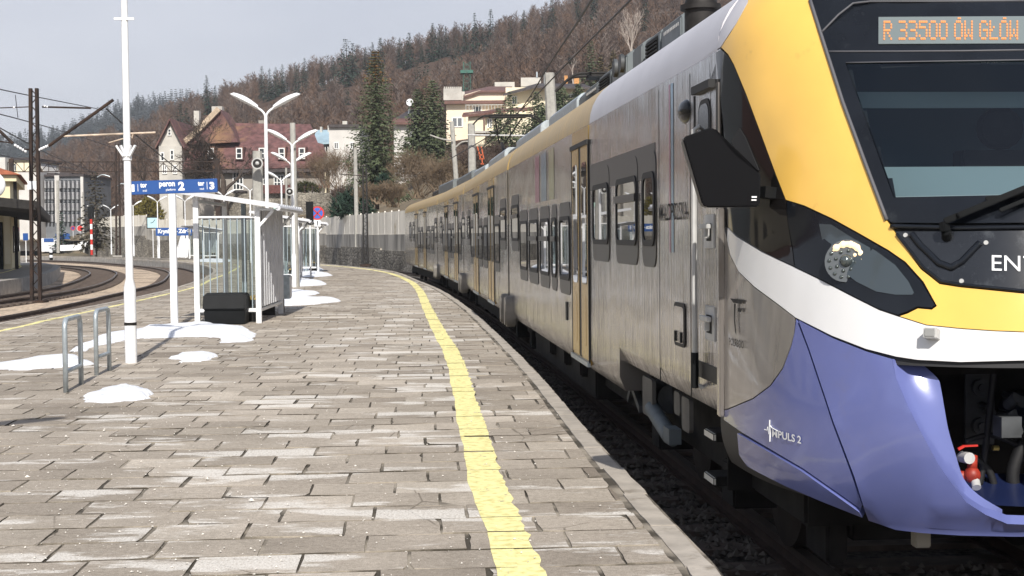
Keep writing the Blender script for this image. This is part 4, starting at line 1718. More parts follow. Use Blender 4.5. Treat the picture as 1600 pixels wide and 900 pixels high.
# vertical colour stripes of the livery
mb = MB()
for x0, x1, mi in ((836.5, 843, 0), (846, 854, 1), (858, 866, 2), (1046.2, 1048, 0), (1049.5, 1053, 1)):
    s1, s0 = sz(x0, 300)[0], sz(x1, 300)[0]
    lo = 2.45 if x0 < 900 else 1.9
    mb.add([Vector((-HW - 0.003, s, z)) for s, z in ((s0, lo), (s1, lo), (s1, 3.05), (s0, 3.05))], [(0, 1, 2, 3)], mi)
build_each(mb, 'livery_stripe', [mat('stripe_magenta', (0.42, 0.13, 0.24), 0.2, 0.6), mat('stripe_blue', (0.16, 0.30, 0.42), 0.2, 0.6), mat('stripe_green', (0.40, 0.42, 0.22), 0.2, 0.6)], car1)
side_text('lettering', 'MAŁOPOLSKA', (1029.5, 341), (1074.5, 343), (1029.5, 314), M_dletter, car1, q=-HW - 0.006, bold=0.004)
# small end fairings by the gangways
M_fair = mat('fairing_grey', (0.20, 0.185, 0.165), 0.5, var=0.2)
for car, s_at in ((0, SEAM[0] - 0.5), (1, 0.35), (1, lens_[1] - 0.5), (2, 0.35), (2, lens_[2] - 0.5), (3, 0.35)):
    mb = MB()
    o_ = rrect(-0.15, 0.15, 0.56, 1.06, 0.14, 6)
    mb.prism([Vector((-HW - 0.12, s_at + s, z)) for s, z in o_], (0.2, 0, 0))
    mb.build('end_fairing', M_fair, cars[car], bevel=0.03, smooth=40)

# ---------------- cab door, handrail, hatch
s1, s0 = sz(1087.5, 400)[0], sz(1125, 400)[0]
zt_ = qpl(1110, 140, -HW).z
zb_ = qpl(1106, 578, -HW).z
mb = MB().b3(-HW - 0.008, -HW + 0.01, s0, s1, zb_ - 0.05, zt_ + 0.02)
cdoor = mb.build('cab_door', M_silver, train)
mb = MB()
for (a, b) in (((1090.5, 143), (1118.5, 122)), ):
    A, B = qpl(*a, -HW), qpl(*b, -HW)
    mb.beam((-HW - 0.02, A.y, A.z), (-HW - 0.02, B.y, A.z), 0.05, 0.05)
for s in (s0 + 0.02, s1 - 0.02): mb.b3(-HW - 0.014, -HW, s - 0.012, s + 0.012, zb_ - 0.05, zt_)
mb.b3(-HW - 0.012, -HW, s0 + 0.03, s1 - 0.05, zb_ - 0.06, zb_ + 0.04)
mb.build('door_frame', M_rubber, cdoor)
w1, w0 = sz(1094, 200)[0], sz(1113, 200)[0]
wt_, wb_ = qpl(1103, 155, -HW).z, qpl(1103, 260, -HW).z
mb = MB()
mb.prism([Vector((-HW - 0.006, s, z)) for s, z in rrect(w0, w1, wb_, wt_, 0.1)], (-0.008, 0, 0), 0)
mb.prism([Vector((-HW - 0.012, s, z)) for s, z in rrect(w0 + 0.03, w1 - 0.03, wb_ + 0.03, wt_ - 0.03, 0.08)], (-0.006, 0, 0), 1)
mb.build('door_window', [M_rubber, M_tblack], cdoor)
for (x0, y0, x1, y1) in ((1105, 335, 1119, 388), (1105, 478, 1120, 532)):
    a, b = qpl(x0, (y0 + y1) / 2, -HW), qpl(x1, (y0 + y1) / 2, -HW)
    zt2, zb2 = qpl((x0 + x1) / 2, y0, -HW).z, qpl((x0 + x1) / 2, y1, -HW).z
    mb = MB()
    mb.b3(-HW - 0.016, -HW, b.y, a.y, zb2, zt2, 0)
    mb.b3(-HW - 0.018, -HW, b.y + 0.05, a.y - 0.05, zb2 + 0.04, zt2 - 0.05, 1)
    mb.beam((-HW - 0.04, (a.y + b.y) / 2 - 0.04, zb2 + 0.06), (-HW - 0.04, (a.y + b.y) / 2 - 0.04, zt2 - 0.06), 0.03, 0.03, 0)
    mb.beam((-HW - 0.045, a.y - 0.02, (zb2 + zt2) / 2 + 0.03), (-HW - 0.045, b.y + 0.0, (zb2 + zt2) / 2 + 0.03), 0.025, 0.03, 0)
    mb.build('door_handle', [M_lightgrey, M_black], cdoor, bevel=0.004)
# bright post between cab door and nose, long handrail
mb = MB()
a, b = sz(1127, 400)[0], sz(1131, 400)[0]
mb.b3(-HW - 0.03, -HW + 0.01, b, a, 0.96, qpl(1128, 325, -HW).z)
mb.build('door_post', M_silver, train, bevel=0.008)
mb = MB()
p0, p1 = qpl(1086, 606, -HW - 0.05), qpl(1083, 196, -HW - 0.05)
mb.tube([(-HW, p0.y, p0.z), (p0.x, p0.y, p0.z + 0.03), (p0.x, p0.y, p1.z - 0.03), (-HW, p0.y, p1.z)], 0.017, 8)
mb.tube([(p0.x, p0.y, p0.z + 0.0), (p0.x, p0.y, p0.z + 0.22)], 0.024, 8, 1)
mb.build('handrail', [M_lightgrey, M_black], train, smooth=40)
mb = MB()
a, b = sz(1054.5, 500)[0], sz(1071.5, 500)[0]
z0_, z1_ = qpl(1063, 541, -HW).z, qpl(1063, 473, -HW).z
mb.prism([Vector((-HW - 0.002, s, z)) for s, z in rrect(b, a, z0_, z1_, 0.05)], (-0.006, 0, 0), 1)
mb.prism([Vector((-HW - 0.006, s, z)) for s, z in rrect(b + 0.025, a - 0.025, z0_ + 0.025, z1_ - 0.025, 0.04)], (-0.006, 0, 0), 0)
for k in (0.25, 0.75): mb.b3(-HW - 0.02, -HW, b + (a - b) * k - 0.02, b + (a - b) * k + 0.02, z0_ + 0.03, z0_ + 0.10, 2)
mb.build('service_hatch', [M_silver, M_rubber, M_black], car1)
# seams of the side panels near the cab
mb = MB()
for px in (1030.5, 1079):
    s = sz(px, 400)[0]
    mb.b3(-HW - 0.0015, -HW + 0.005, s - 0.004, s + 0.004, 0.97, 3.05)
s = sz(886, 487)[0]
mb.b3(-HW - 0.01, -HW, s - 0.06, s + 0.06, qpl(886, 480, -HW).z - 0.14, qpl(886, 480, -HW).z + 0.06)
mb.build('panel_seams', M_rubber, car1)

# ---------------- mirror housing, camera pod
sm = 7.42
pm = [(1066.8, 217.5), (1071, 213), (1110, 199), (1117, 200.5), (1150, 232), (1186, 268), (1189, 275), (1187.5, 320), (1184, 323), (1103, 324), (1097, 319)]
face = [spl(x, y, sm + (0.10 if x < 1120 else 0.0)) for x, y in pm]
mb = MB().prism(face, (0.02, 0.16, 0.0))
mir = mb.build('rear_view_mirror', mat('mirror_black', (0.006, 0.006, 0.007), 0.28, spec=0.2), train, bevel=0.012, smooth=30)
mb = MB()
for bl, br, tl in (((1174.5, 309), (1182.5, 309), (1174.5, 306.5)), ((1174, 313.5), (1182, 313.5), (1174, 311.5))):
    Q = [spl(*bl, sm - 0.003), spl(*br, sm - 0.003), spl(br[0], tl[1], sm - 0.003), spl(*tl, sm - 0.003)]
    mb.add(Q, [(0, 1, 2, 3)])
mb.build('maker_mark', M_letter, mir, fixn=False)
mb = MB()
mb.beam(spl(1188, 300, sm + 0.08), hit(1205, 302), 0.10, 0.06)
mb.build('mirror_arm', M_black, mir)
patch('quarter_light', [(1145, 220), (1156.5, 200), (1166, 215), (1187, 266), (1183, 268), (1150, 236)], M_rubber, 0.008, rim=0.008, mirror=False)
c0 = spl(1077, 175, 9.15)
mb = MB()
R_ = Matrix.Rotation(RAD(-12), 3, 'Y')
k = (c0 - LO).length / FPX
mb.ball(c0, (17 * k, 0.16, 20 * k), 18, 12, 0, R_)
mb.tube([c0 + Vector((0.02, 0, -0.02)), (-HW, c0.y + 0.02, c0.z - 0.02)], 0.04, 10)
mb.tube([c0 + Vector((0.01, 0, -18 * k)), c0 + Vector((0.015, 0, -26 * k))], 0.022, 8)
mb.build('camera_pod', mat('pod_black', (0.008, 0.009, 0.01), 0.2, spec=0.3), train, smooth=True)

# ---------------- underframe and bogies
mb = MB()
mb.b3(-1.15, 1.15, 7.4, SEAM[0] - 0.3, 0.45, 1.0)
mb.b3(-1.25, 1.25, sA + 2.6, SEAM[0] - 2.6, 0.32, 0.75)
mb.b3(-0.8, 0.8, 7.7, 8.5, 0.30, 0.66)
mb.b3(-1.0, -0.88, 7.5, 7.9, 0.22, 0.66)
for s in (sA + 3.2, sA + 4.6, sA + 6.1): mb.b3(-1.33, -1.2, s, s + 0.5, 0.5, 0.72)
mb.build('underframe', M_under, train, bevel=0.02)


def bogie(parent, s, light=True):
    b_ = MB()
    b_.b3(-1.12, -0.92, s - 1.55, s + 1.55, 0.50, 0.68)
    b_.b3(0.92, 1.12, s - 1.55, s + 1.55, 0.50, 0.68)
    b_.b3(-0.9, 0.9, s - 0.25, s + 0.25, 0.45, 0.75)
    for d_ in (-1.25, 1.25):
        b_.b3(-1.2, -0.9, s + d_ - 0.16, s + d_ + 0.16, 0.28, 0.56)
        b_.tube([(-1.06, s + d_, 0.55), (-1.06, s + d_, 0.80)], 0.11, 12)
    bo = b_.build('bogie', M_under, parent, bevel=0.015)
    for d_ in (-1.25, 1.25):
        w = MB()
        for sd in (-1, 1):
            w.tube([(sd * 0.70, s + d_, 0.42), (sd * 0.73, s + d_, 0.42), (sd * 0.82, s + d_, 0.42)], [0.45, 0.42, 0.415], 28)
        w.tube([(-0.8, s + d_, 0.42), (0.8, s + d_, 0.42)], 0.08, 10)
        w.build('wheelset', mat('wheel_steel', (0.06, 0.05, 0.045), 0.5, 0.6, var=0.3) if 'wheel_steel' not in bpy.data.materials else bpy.data.materials['wheel_steel'], bo if False else parent, smooth=35)
    return bo


sB = (sz(997, 616)[0] + 8.6) / 2 + 0.3
bogie(train, sz(990, 600)[0] - 1.0)
bogie(car1, SEAM[0] - 0.1)
for i in (1, 2): bogie(cars[i], lens_[i])
bogie(cars[3], lens_[3] - 3.0)
for i in (1, 2, 3):
    mb = MB().b3(-1.2, 1.2, 1.9, lens_[i] - 1.9, 0.36, 0.75)
    mb.build('underframe', M_under, cars[i], bevel=0.02)
# yaw damper, plates, air pipe beside the leading bogie
mb = MB()
q_ = -1.30
mb.tube([qpl(1019, 638, q_), qpl(1047, 682, q_)], 0.062, 16)
mb.tube([qpl(1047, 682, q_), qpl(1052, 690, q_)], [0.062, 0.04], 16)
a, b = qpl(1048, 664, q_), qpl(1057, 694, q_)
mb.b3(q_ - 0.06, q_ + 0.03, b.y - 0.03, a.y - 0.02, b.z, a.z)
mb.build('yaw_damper', mat('damper_grey', (0.10, 0.12, 0.13), 0.6, var=0.2), train, smooth=40)
mb = MB()
for x0, y0, x1, y1, q_ in ((1065, 621, 1077, 674, -1.33), (1053, 612, 1062, 648, -1.30), (1004, 590, 1019, 650, -1.32)):
    a, b = qpl(x0, (y0 + y1) / 2, q_), qpl(x1, (y0 + y1) / 2, q_)
    mb.prism([Vector((q_, s, z)) for s, z in rrect(b.y, a.y, qpl((x0 + x1) / 2, y1, q_).z, qpl((x0 + x1) / 2, y0, q_).z, 0.04)], (0.03, 0, 0))
build_each(mb, 'bracket', mat('bracket_grey', (0.10, 0.096, 0.088), 0.7, var=0.25), train)
mb = MB()
P = qpl(1045, 620, -1.15)
mb.tube([P + Vector((0, 0.3, 0)), P + Vector((0, -0.15, 0))], 0.12, 14)
for x0, y0, x1, y1 in ((985, 590, 1003, 640), (990, 600, 984, 625)):
    mb.beam(qpl(x0, y0, -1.2), qpl(x1, y1, -1.2), 0.05, 0.06)
build_each(mb, 'air_tank', M_undgrey, train, smooth=40)
# cab steps
st = MB()
zU, zL = qpl(1108, 679, -1.38).z, qpl(1108, 747, -1.38).z
a, b = qpl(1101.5, 671, -1.38), qpl(1115.5, 687, -1.38)
a2, b2 = qpl(1101.5, 737, -1.38), qpl(1115.5, 757, -1.38)
for z, s1_, s0_ in ((zU, a.y, b.y), (zL, a2.y, b2.y)):
    st.b3(-1.365, -1.10, s0_, s1_, z - 0.03, z + 0.03, 0)
    st.b3(-1.385, -1.366, s0_ - 0.01, s1_ + 0.005, z - 0.022, z + 0.022, 1)
st.b3(-1.14, -1.08, b.y, a.y, zL - 0.05, 0.95, 0)
st.b3(-1.30, -1.1, b.y - 0.03, b.y, zL - 0.05, zU + 0.05, 0)
st.b3(-1.2, -1.16, b.y + 0.10, b.y + 0.16, zL + 0.06, zU - 0.03, 2)
st.build('cab_steps', [M_under, mat('step_edge', (0.6, 0.58, 0.52), 0.5), M_undgrey], train, bevel=0.004)

# ---------------- roof equipment
qr = -0.80


def roof_box(x0, y0, x1, y1, h=0.0, m=M_roofbox, name='roof_equipment', depth=1.5):
    A, B = qpl(x0, y0, qr), qpl(x1, y1, qr)
    z = (A.z + B.z) / 2 + h
    mb = MB()
    s_a, s_b = min(A.y, B.y) + 0.02, max(A.y, B.y) - 0.02
    o_ = [(qr, 3.50), (qr, z - 0.08), (qr + 0.10, z), (qr + depth, z), (qr + depth, 3.50)]
    mb.prism([Vector((x, s_a, zz)) for x, zz in o_], (0, s_b - s_a, 0))
    return mb, s_a, s_b, z


for (x0, y0, x1, y1, kind) in ((914, 145, 933, 131, 'p'), (935, 129, 955, 107, 'l'), (956, 107, 979, 86, 'f'), (988, 80, 1003, 72, 'c'), (1007, 70, 1032, 50, 'l'), (1033, 49, 1064, 27, 'p')):
    mb, s_a, s_b, z = roof_box(x0, y0, x1, y1, 0.09)
    bx = mb.build('roof_equipment', M_roofbox, car1, bevel=0.015)
    d = MB()
    if kind == 'l':
        n_ = 9
        for k in range(n_):
            zz = 3.58 + (z - 3.72) * k / (n_ - 1)
            d.b3(qr - 0.02, qr + 0.01, s_a + 0.12, s_b - 0.12, zz, zz + 0.016)
        d.b3(qr - 0.004, qr + 0.01, s_a + 0.10, s_b - 0.10, 3.56, z - 0.1)
        d.build('louvre', M_black, car1)
    elif kind == 'f':
        for k in (0.2, 0.65):
            s = s_a + (s_b - s_a) * k
            d.tube([(qr, s, z - 0.14), (qr - 0.04, s, z - 0.14)], 0.10, 16)
        build_each(d, 'roof_fan', M_undgrey, car1, smooth=40)
    elif kind == 'p':
        s = s_b - 0.25
        for k in range(10):
            d.b3(qr - 0.006, qr, s_a + 0.08 + (s_b - s_a - 0.16) * k / 10, s_a + 0.11 + (s_b - s_a - 0.16) * k / 10, z - 0.15, z - 0.12)
        d.build('bolt_row', M_lightgrey, car1)
P = qpl(1095, 12, qr + 0.05)
mb = MB()
mb.tube([(P.x, P.y, 3.5), (P.x, P.y, P.z - 0.02)], 0.135, 18)
mb.tube([(P.x, P.y, P.z - 0.02), (P.x, P.y, P.z + 0.02)], 0.17, 18)
mb.ball((P.x, P.y, P.z + 0.02), (0.14, 0.14, 0.12), 16, 8)
mb.build('horn_dome', M_dark, car1, smooth=40)
for car, a, b, z, m in ((0, 17.0, 19.0, 3.92, M_roofbox), (0, 19.2, 22.6, 3.95, M_galv), (1, 0.7, 5.2, 3.95, M_galv), (1, 5.5, 7.2, 3.85, M_roofbox), (1, 8.0, 12.9, 3.95, M_galv), (2, 0.6, 4.2, 3.9, M_galv), (2, 5, 11.2, 3.95, M_roofbox),
                       (3, 0.8, 7.0, 4.0, M_roofbox), (3, 8.0, 10.0, 3.85, M_dark)):
    mb = MB()
    o_ = [(qr, 3.5), (qr, z - 0.08), (qr + 0.08, z), (qr + 1.5, z), (qr + 1.5, 3.5)]
    mb.prism([Vector((x, a, zz)) for x, zz in o_], (0, b - a, 0))
    mb.build('roof_equipment', m, cars[car], bevel=0.015)


def pantograph(car, s, raised, name='pantograph'):
    mb = MB()
    for sd in (-0.5, 0.5): mb.beam((sd, s - 0.6, 3.75), (sd, s + 0.6, 3.75), 0.06, 0.06)
    for y in (-0.6, 0.6):
        mb.beam((-0.5, s + y, 3.75), (0.5, s + y, 3.75), 0.06, 0.06)
        for sd in (-0.5, 0.5): mb.tube([(sd, s + y, 3.58), (sd, s + y, 3.75)], 0.05, 8)
    hz = 5.28 if raised else 4.30
    kz = (3.8 + hz) / 2 + (0.1 if raised else 0.0)
    knee = Vector((0, s + 1.5, kz))
    mb.tube([(0, s - 0.3, 3.82), knee], [0.06, 0.05], 8)
    for sd in (-1, 1): mb.tube([knee + Vector((sd * 0.08, 0, 0)), (sd * 0.35, s - 0.2, hz - 0.1)], 0.022, 6)
    for dy in (-0.2, 0.2):
        mb.tube(smooth_line([(-0.95, s - 0.2 + dy, hz - 0.22), (-0.75, s - 0.2 + dy, hz - 0.04), (-0.5, s - 0.2 + dy, hz), (0.5, s - 0.2 + dy, hz), (0.75, s - 0.2 + dy, hz - 0.04), (0.95, s - 0.2 + dy, hz - 0.22)], 3), 0.022, 6)
    mb.b3(-0.5, 0.5, s - 0.45, s + 0.05, hz - 0.05, hz - 0.02)
    return mb.build(name, M_dark, car, smooth=30)


pantograph(cars[0], 20.4, False)
pantograph(cars[2], 2.5, True)
# ================================================================ PLATFORM FURNITURE
rnd = random.Random(31)

# ---------- lamp posts
def lamp_mesh_parts(parent, h=4.6, bracket=False, thick=1.0, rz=0.0):
    mb = MB()
    mb.tube([(0, 0, 0), (0, 0, thick), (0, 0, thick + 0.12), (0, 0, h)], [0.078, 0.078, 0.05, 0.042], 14)
    mb.build('pole', M_white, parent, smooth=40)
    if bracket:
        b = MB().tube([(0, 0, 0.50), (0, 0, 0.54)], 0.081, 14)
        b.build('pole_band', M_dark, parent, smooth=40)
        b = MB()
        b.tube([(0, 0, 2.68), (0, 0, 2.74)], 0.062, 12)
        for x in (-0.125, -0.065, 0.06, 0.125): b.beam((x * 0.35, -0.06, 2.73), (x, -0.09, 2.87), 0.035, 0.025)
        b.build('bracket', M_white, parent)
        b = MB().beam((-0.13, -0.03, 4.53), (0.13, -0.03, 4.53), 0.03, 0.03)
        b.build('crossbar', M_white, parent)
    for sd in (-1, 1):
        arm = smooth_line([(0, 0, h - 0.12), (sd * 0.03, 0, h + 0.02), (sd * 0.12, 0, h + 0.12), (sd * 0.24, 0, h + 0.19)], 4)
        ao = MB().tube(arm, 0.028, 8).build('arm', M_white, parent, smooth=True)
        hd = MB()
        rows = []
        for i in range(9):
            t = i / 8
            w = 0.06 + 0.09 * math.sin(PI * min(1, t * 0.85 + 0.12)) ** 0.8
            hh = 0.055 + 0.060 * math.sin(PI * min(1, t * 0.9 + 0.1))
            x, z = sd * (0.18 + 0.66 * t), h + 0.16 + 0.40 * t - 0.06 * t * t
            if i == 8: w, hh = 0.02, 0.012
            rows.append([Vector((x, w * math.cos(a), z + hh * math.sin(a) * (1 if math.sin(a) > 0 else 0.5))) for a in [2 * PI * k / 12 for k in range(12)]])
        hd.grid(rows, 0, close=True)
        for r_ in (rows[0], rows[-1]): hd.add(r_, [tuple(range(12))])
        hd.build('lamp_head', M_white, ao, smooth=50)


LG = 'double-headed lamp posts along the platform'
P0 = gnd(205, 567)
lamp = thing('lamp_post', 'tall white lamp post rising out of the picture in front of the blue platform sign', 'street lamp', (P0.x, P0.y, 0), 0.07, LG)
lamp_mesh_parts(lamp, 5.25, True, 1.0)
lamp2 = thing('lamp_post', 'tallest fully visible white twin lamp post rising behind the nearest shelter', 'street lamp', (at(417, 300, 34.7).x, 34.7, 0), 0.12, LG)
lamp_mesh_parts(lamp2, 4.62)
for (px, D, lab) in ((459, 46.5, 'white twin lamp post beside the concrete pole carrying the loudspeaker'), (457, 59.0, 'lower white twin lamp post whose heads peek out just beneath those by the concrete pole'),
                     (441, 76, 'small white twin lamp post with its heads under the lowest heads of the lamp row'), (392, 92, 'small white twin lamp post at the right end of the shelter roof edge'),
                     (351, 104, 'small white twin lamp post rising over the sloping shelter roof'), (290, 117, 'thin white twin lamp post standing behind the station name board'),
                     (247, 118, 'thin white twin lamp post left of the station name board'), (209, 132, 'thin white twin lamp post half hidden by the tall near pole'), (174, 148, 'thin white twin lamp post beside the rusty portal mast'),
                     (149, 150, 'thin white twin lamp post next to the red and white banded signal post')):
    p = at(px, 380, D)
    copy_tree(lamp2, (p.x, p.y, 0), 0.1 + 0.003 * D, lab)
copy_tree(lamp2, (-4.12, 6.5, 0), 0.07, 'white twin lamp post standing behind the viewer, its lamp head shadow on the slabs')

# ---------- bicycle stands
def hoop(loc, p1, label):
    t = thing('bicycle_stand', label, 'bicycle stand', loc, 0, 'grey bicycle stands')
    a, b = Vector((0, 0, 0)), p1 - Vector(loc)
    b.z = 0
    H_ = 0.78
    r = 0.10
    d = b.normalized()
    u = Vector((0, 0, 1))
    pts = [a]
    for k in range(7):
        an = PI / 2 * k / 6
        pts.append(a + d * (r - r * math.cos(an)) + u * (H_ - r + r * math.sin(an)))
    for k in range(7):
        an = PI / 2 * k / 6
        pts.append(b - d * (r - r * math.sin(an)) + u * (H_ - r + r * math.cos(an)))
    pts.append(b)
    MB().tube(pts, 0.028, 12).build('hoop', M_galv, t, smooth=True)
    MB().tube([a + u * 0.22, b + u * 0.22], 0.024, 10).build('crossbar', M_galv, t, smooth=40)
    return t


a1, b1 = gnd(103, 613), gnd(127, 601)
a2, b2 = gnd(151, 587), gnd(171, 579)
hoop((a1.x, a1.y, 0), b1, 'grey steel bicycle hoop nearest the camera at the left')
hoop((a2.x, a2.y, 0), b2, 'grey steel bicycle hoop beside the foot of the tall white lamp post')

# ---------- snow patches
def snow(name_label, pxs, hgt, seed, group=True):
    r = random.Random(seed)
    w = [gnd(x, y) for x, y in pxs]
    w = smooth_line([Vector((p.x, p.y, 0)) for p in w + [w[0]]], 7)[:-1]
    cen = sum(w, Vector()) / len(w)
    poly = [(p.x - cen.x + r.uniform(-1, 1) * 0.015 + 0.025 * math.sin(i * 1.1 + seed), p.y - cen.y + r.uniform(-1, 1) * 0.03 + 0.05 * math.sin(i * 0.9 + seed)) for i, p in enumerate(w)]
    ext = max(max(abs(p[0]) for p in poly), max(abs(p[1]) for p in poly))
    pts, tris = fill2d(poly, max(0.06, ext / 16))
    ph = [r.uniform(0, 6.28) for _ in range(6)]
    vs_ = []
    for p in pts:
        d = seg_dist(p.x, p.y, poly)
        k = min(1, d / 0.45)
        z = 0.65 * hgt * (0.40 * min(1, d / 0.05) ** 0.6 + 0.60 * k ** 0.75) * (1 + 0.25 * math.sin(p.x * 3.1 + ph[0]) * math.cos(p.y * 1.7 + ph[1]) + 0.16 * math.sin(p.x * 9 + ph[2]) * math.sin(p.y * 4 + ph[3]) + r.uniform(-.06, .06))
        if d < 1e-4: z = -0.01
        vs_.append(Vector((p.x, p.y, z)))
    o = MB().add(vs_, [tuple(f) for f in tris]).build('snow_patch', M_snow, smooth=True)
    o.location = (cen.x, cen.y, 0)
    return tag(o, name_label, 'snow', 'patches of leftover snow on the platform')


snow('small white snow heap in front of the bicycle hoops', [(124, 624), (150, 611), (195, 602), (232, 612), (233, 622), (200, 628), (140, 630)], 0.10, 1)
snow('flat snow patch at the left picture edge behind the bicycle hoops', [(-60, 574), (0, 568), (60, 559), (110, 556), (144, 569), (110, 573), (60, 577), (0, 578)], 0.09, 2)
snow('long snow bank at the foot of the platform sign', [(104, 552), (150, 526), (195, 520), (240, 508), (271, 511), (300, 506), (345, 509), (385, 514), (401, 524), (388, 534), (343, 536), (340, 528), (280, 527), (210, 531), (160, 540), (112, 554)], 0.13, 3)
snow('oval snow patch alone on the slabs right of the lamp post', [(265, 560), (285, 554), (325, 551), (340, 557), (320, 564), (285, 566)], 0.09, 4)
snow('snow patch in the shade edge beside the grey cabinet', [(440, 478), (445, 467), (470, 465), (500, 468), (535, 470), (500, 475), (470, 477)], 0.16, 5)
snow('thin snow strip beyond the grey cabinet', [(440, 464), (440, 455), (480, 455), (500, 459), (470, 463)], 0.12, 6)
snow('snow patch at the foot of the second lamp post', [(448, 447), (450, 437), (490, 438), (512, 444), (480, 447)], 0.14, 7)
snow('distant snow patch by the second shelter posts', [(465, 433), (468, 424), (500, 425), (520, 430), (490, 433)], 0.14, 8)
snow('farthest snow patch under the farthest shelter', [(470, 423), (480, 417), (500, 419), (505, 422)], 0.14, 9)
snow('snow lying inside the nearest shelter', [(380, 487), (385, 478), (420, 474), (430, 480), (405, 488)], 0.08, 10)
snow('snow left in front of the small far shelter', [(300, 409), (318, 405), (360, 406), (350, 410)], 0.12, 12)

# ---------- platform number sign
sp = gnd(273, 512)
sg = thing('platform_sign', 'blue hanging board with tor, peron 2 and track numbers on a white post', 'sign', (sp.x, sp.y, 0), 0)
zt_ = at(271, 303, sp.y).z
MB().b3(-0.06, 0.06, -0.04, 0.04, 0, zt_).build('post', M_white, sg)
A, B = at(203, 303.5, sp.y), at(340, 299, sp.y)
A2 = at(203, 284, sp.y)
W_, H_ = B.x - A.x, A2.z - A.z
RY = Matrix.Rotation(-math.atan2(B.z - A.z, B.x - A.x), 3, 'Y')
cB = (A + at(340, 280, sp.y)) / 2 - Vector((sp.x, sp.y, 0))
board = MB().box(cB, (W_, 0.07, H_ + 0.02), RY).build('board', M_blue, sg, bevel=0.006)


def board_text(body, u0, u1, v0, v1, bold=0.0, parent=None, origin=None, w=None, h=None, R=None, m=None, y=-0.038):
    vs2, fs = text_geo(body, 1.0, bold)
    out = []
    for x, yv in vs2:
        p = Vector(((u0 + (u1 - u0) * x - 0.5) * w, y, (v0 + (v1 - v0) * yv - 0.5) * h))
        out.append(origin + (R @ p if R is not None else p))
    return MB().add(out, fs).build('lettering', m or M_letter, parent, fixn=False)


kw = dict(parent=board, origin=cB, w=W_, h=H_ + 0.02, R=RY)
for body, u0, u1, v0, v1, bd in (('1', 0.022, 0.058, 0.22, 0.76, 0.05), ('tor', 0.125, 0.20, 0.50, 0.84, 0.04), ('track', 0.15, 0.20, 0.20, 0.36, 0.01), ('peron', 0.34, 0.52, 0.40, 0.84, 0.04), ('platform', 0.415, 0.525, 0.16, 0.38, 0.01),
                                 ('2', 0.555, 0.628, 0.20, 0.85, 0.05), ('tor', 0.78, 0.855, 0.50, 0.82, 0.04), ('track', 0.80, 0.852, 0.20, 0.36, 0.01), ('3', 0.912, 0.968, 0.20, 0.76, 0.05)):
    board_text(body, u0, u1, v0, v1, bd, **kw)
mb = MB()
for u in (0.097, 0.885): mb.box(cB + RY @ Vector(((u - 0.5) * W_, -0.037, 0)), (0.008, 0.004, H_ * 0.6), RY)
mb.build('divider_lines', M_letter, board)

# ---------- station name board on the far platform
D_ = 117.0
A, B, A2 = at(245, 368.5, D_), at(302, 368.5, D_), at(245, 356, D_)
nb = thing('station_name_board', 'long blue board with the white station name Krynica – Zdrój', 'sign', ((A.x + B.x) / 2, D_ - 0.3, 0), 0)
cB = Vector((0, 0, (A.z + A2.z) / 2))
w_, h_ = B.x - A.x, A2.z - A.z
bb = MB().box(cB, (w_, 0.06, h_)).build('board', M_blue, nb)
board_text('Krynica – Zdrój', 0.06, 0.95, 0.14, 0.84, 0.05, parent=bb, origin=cB, w=w_, h=h_, y=-0.034)
for x in (-w_ * 0.42, w_ * 0.42): MB().b3(x - 0.05, x + 0.05, 0.04, 0.12, 0, cB.z + h_ / 2).build('post', M_white, nb)

# ---------- shelter
M_corr = mat('corrugated_sheet', (0.62, 0.63, 0.66), 0.38, 0.1, var=0.1, scale=3)
M_clear = bpy.data.materials.new('clear_pane')
M_clear.use_nodes = True
_n, _l = M_clear.node_tree.nodes, M_clear.node_tree.links
_n.clear()
_o = _n.new('ShaderNodeOutputMaterial')
_tr = _n.new('ShaderNodeBsdfTransparent')
_tr.inputs['Color'].default_value = (0.90, 0.93, 0.92, 1)
_gl = _n.new('ShaderNodeBsdfGlossy')
_gl.inputs['Roughness'].default_value = 0.05
_mx = _n.new('ShaderNodeMixShader')
_mx.inputs[0].default_value = 0.07
_l.new(_tr.outputs[0], _mx.inputs[1])
_l.new(_gl.outputs[0], _mx.inputs[2])
_l.new(_mx.outputs[0], _o.inputs['Surface'])


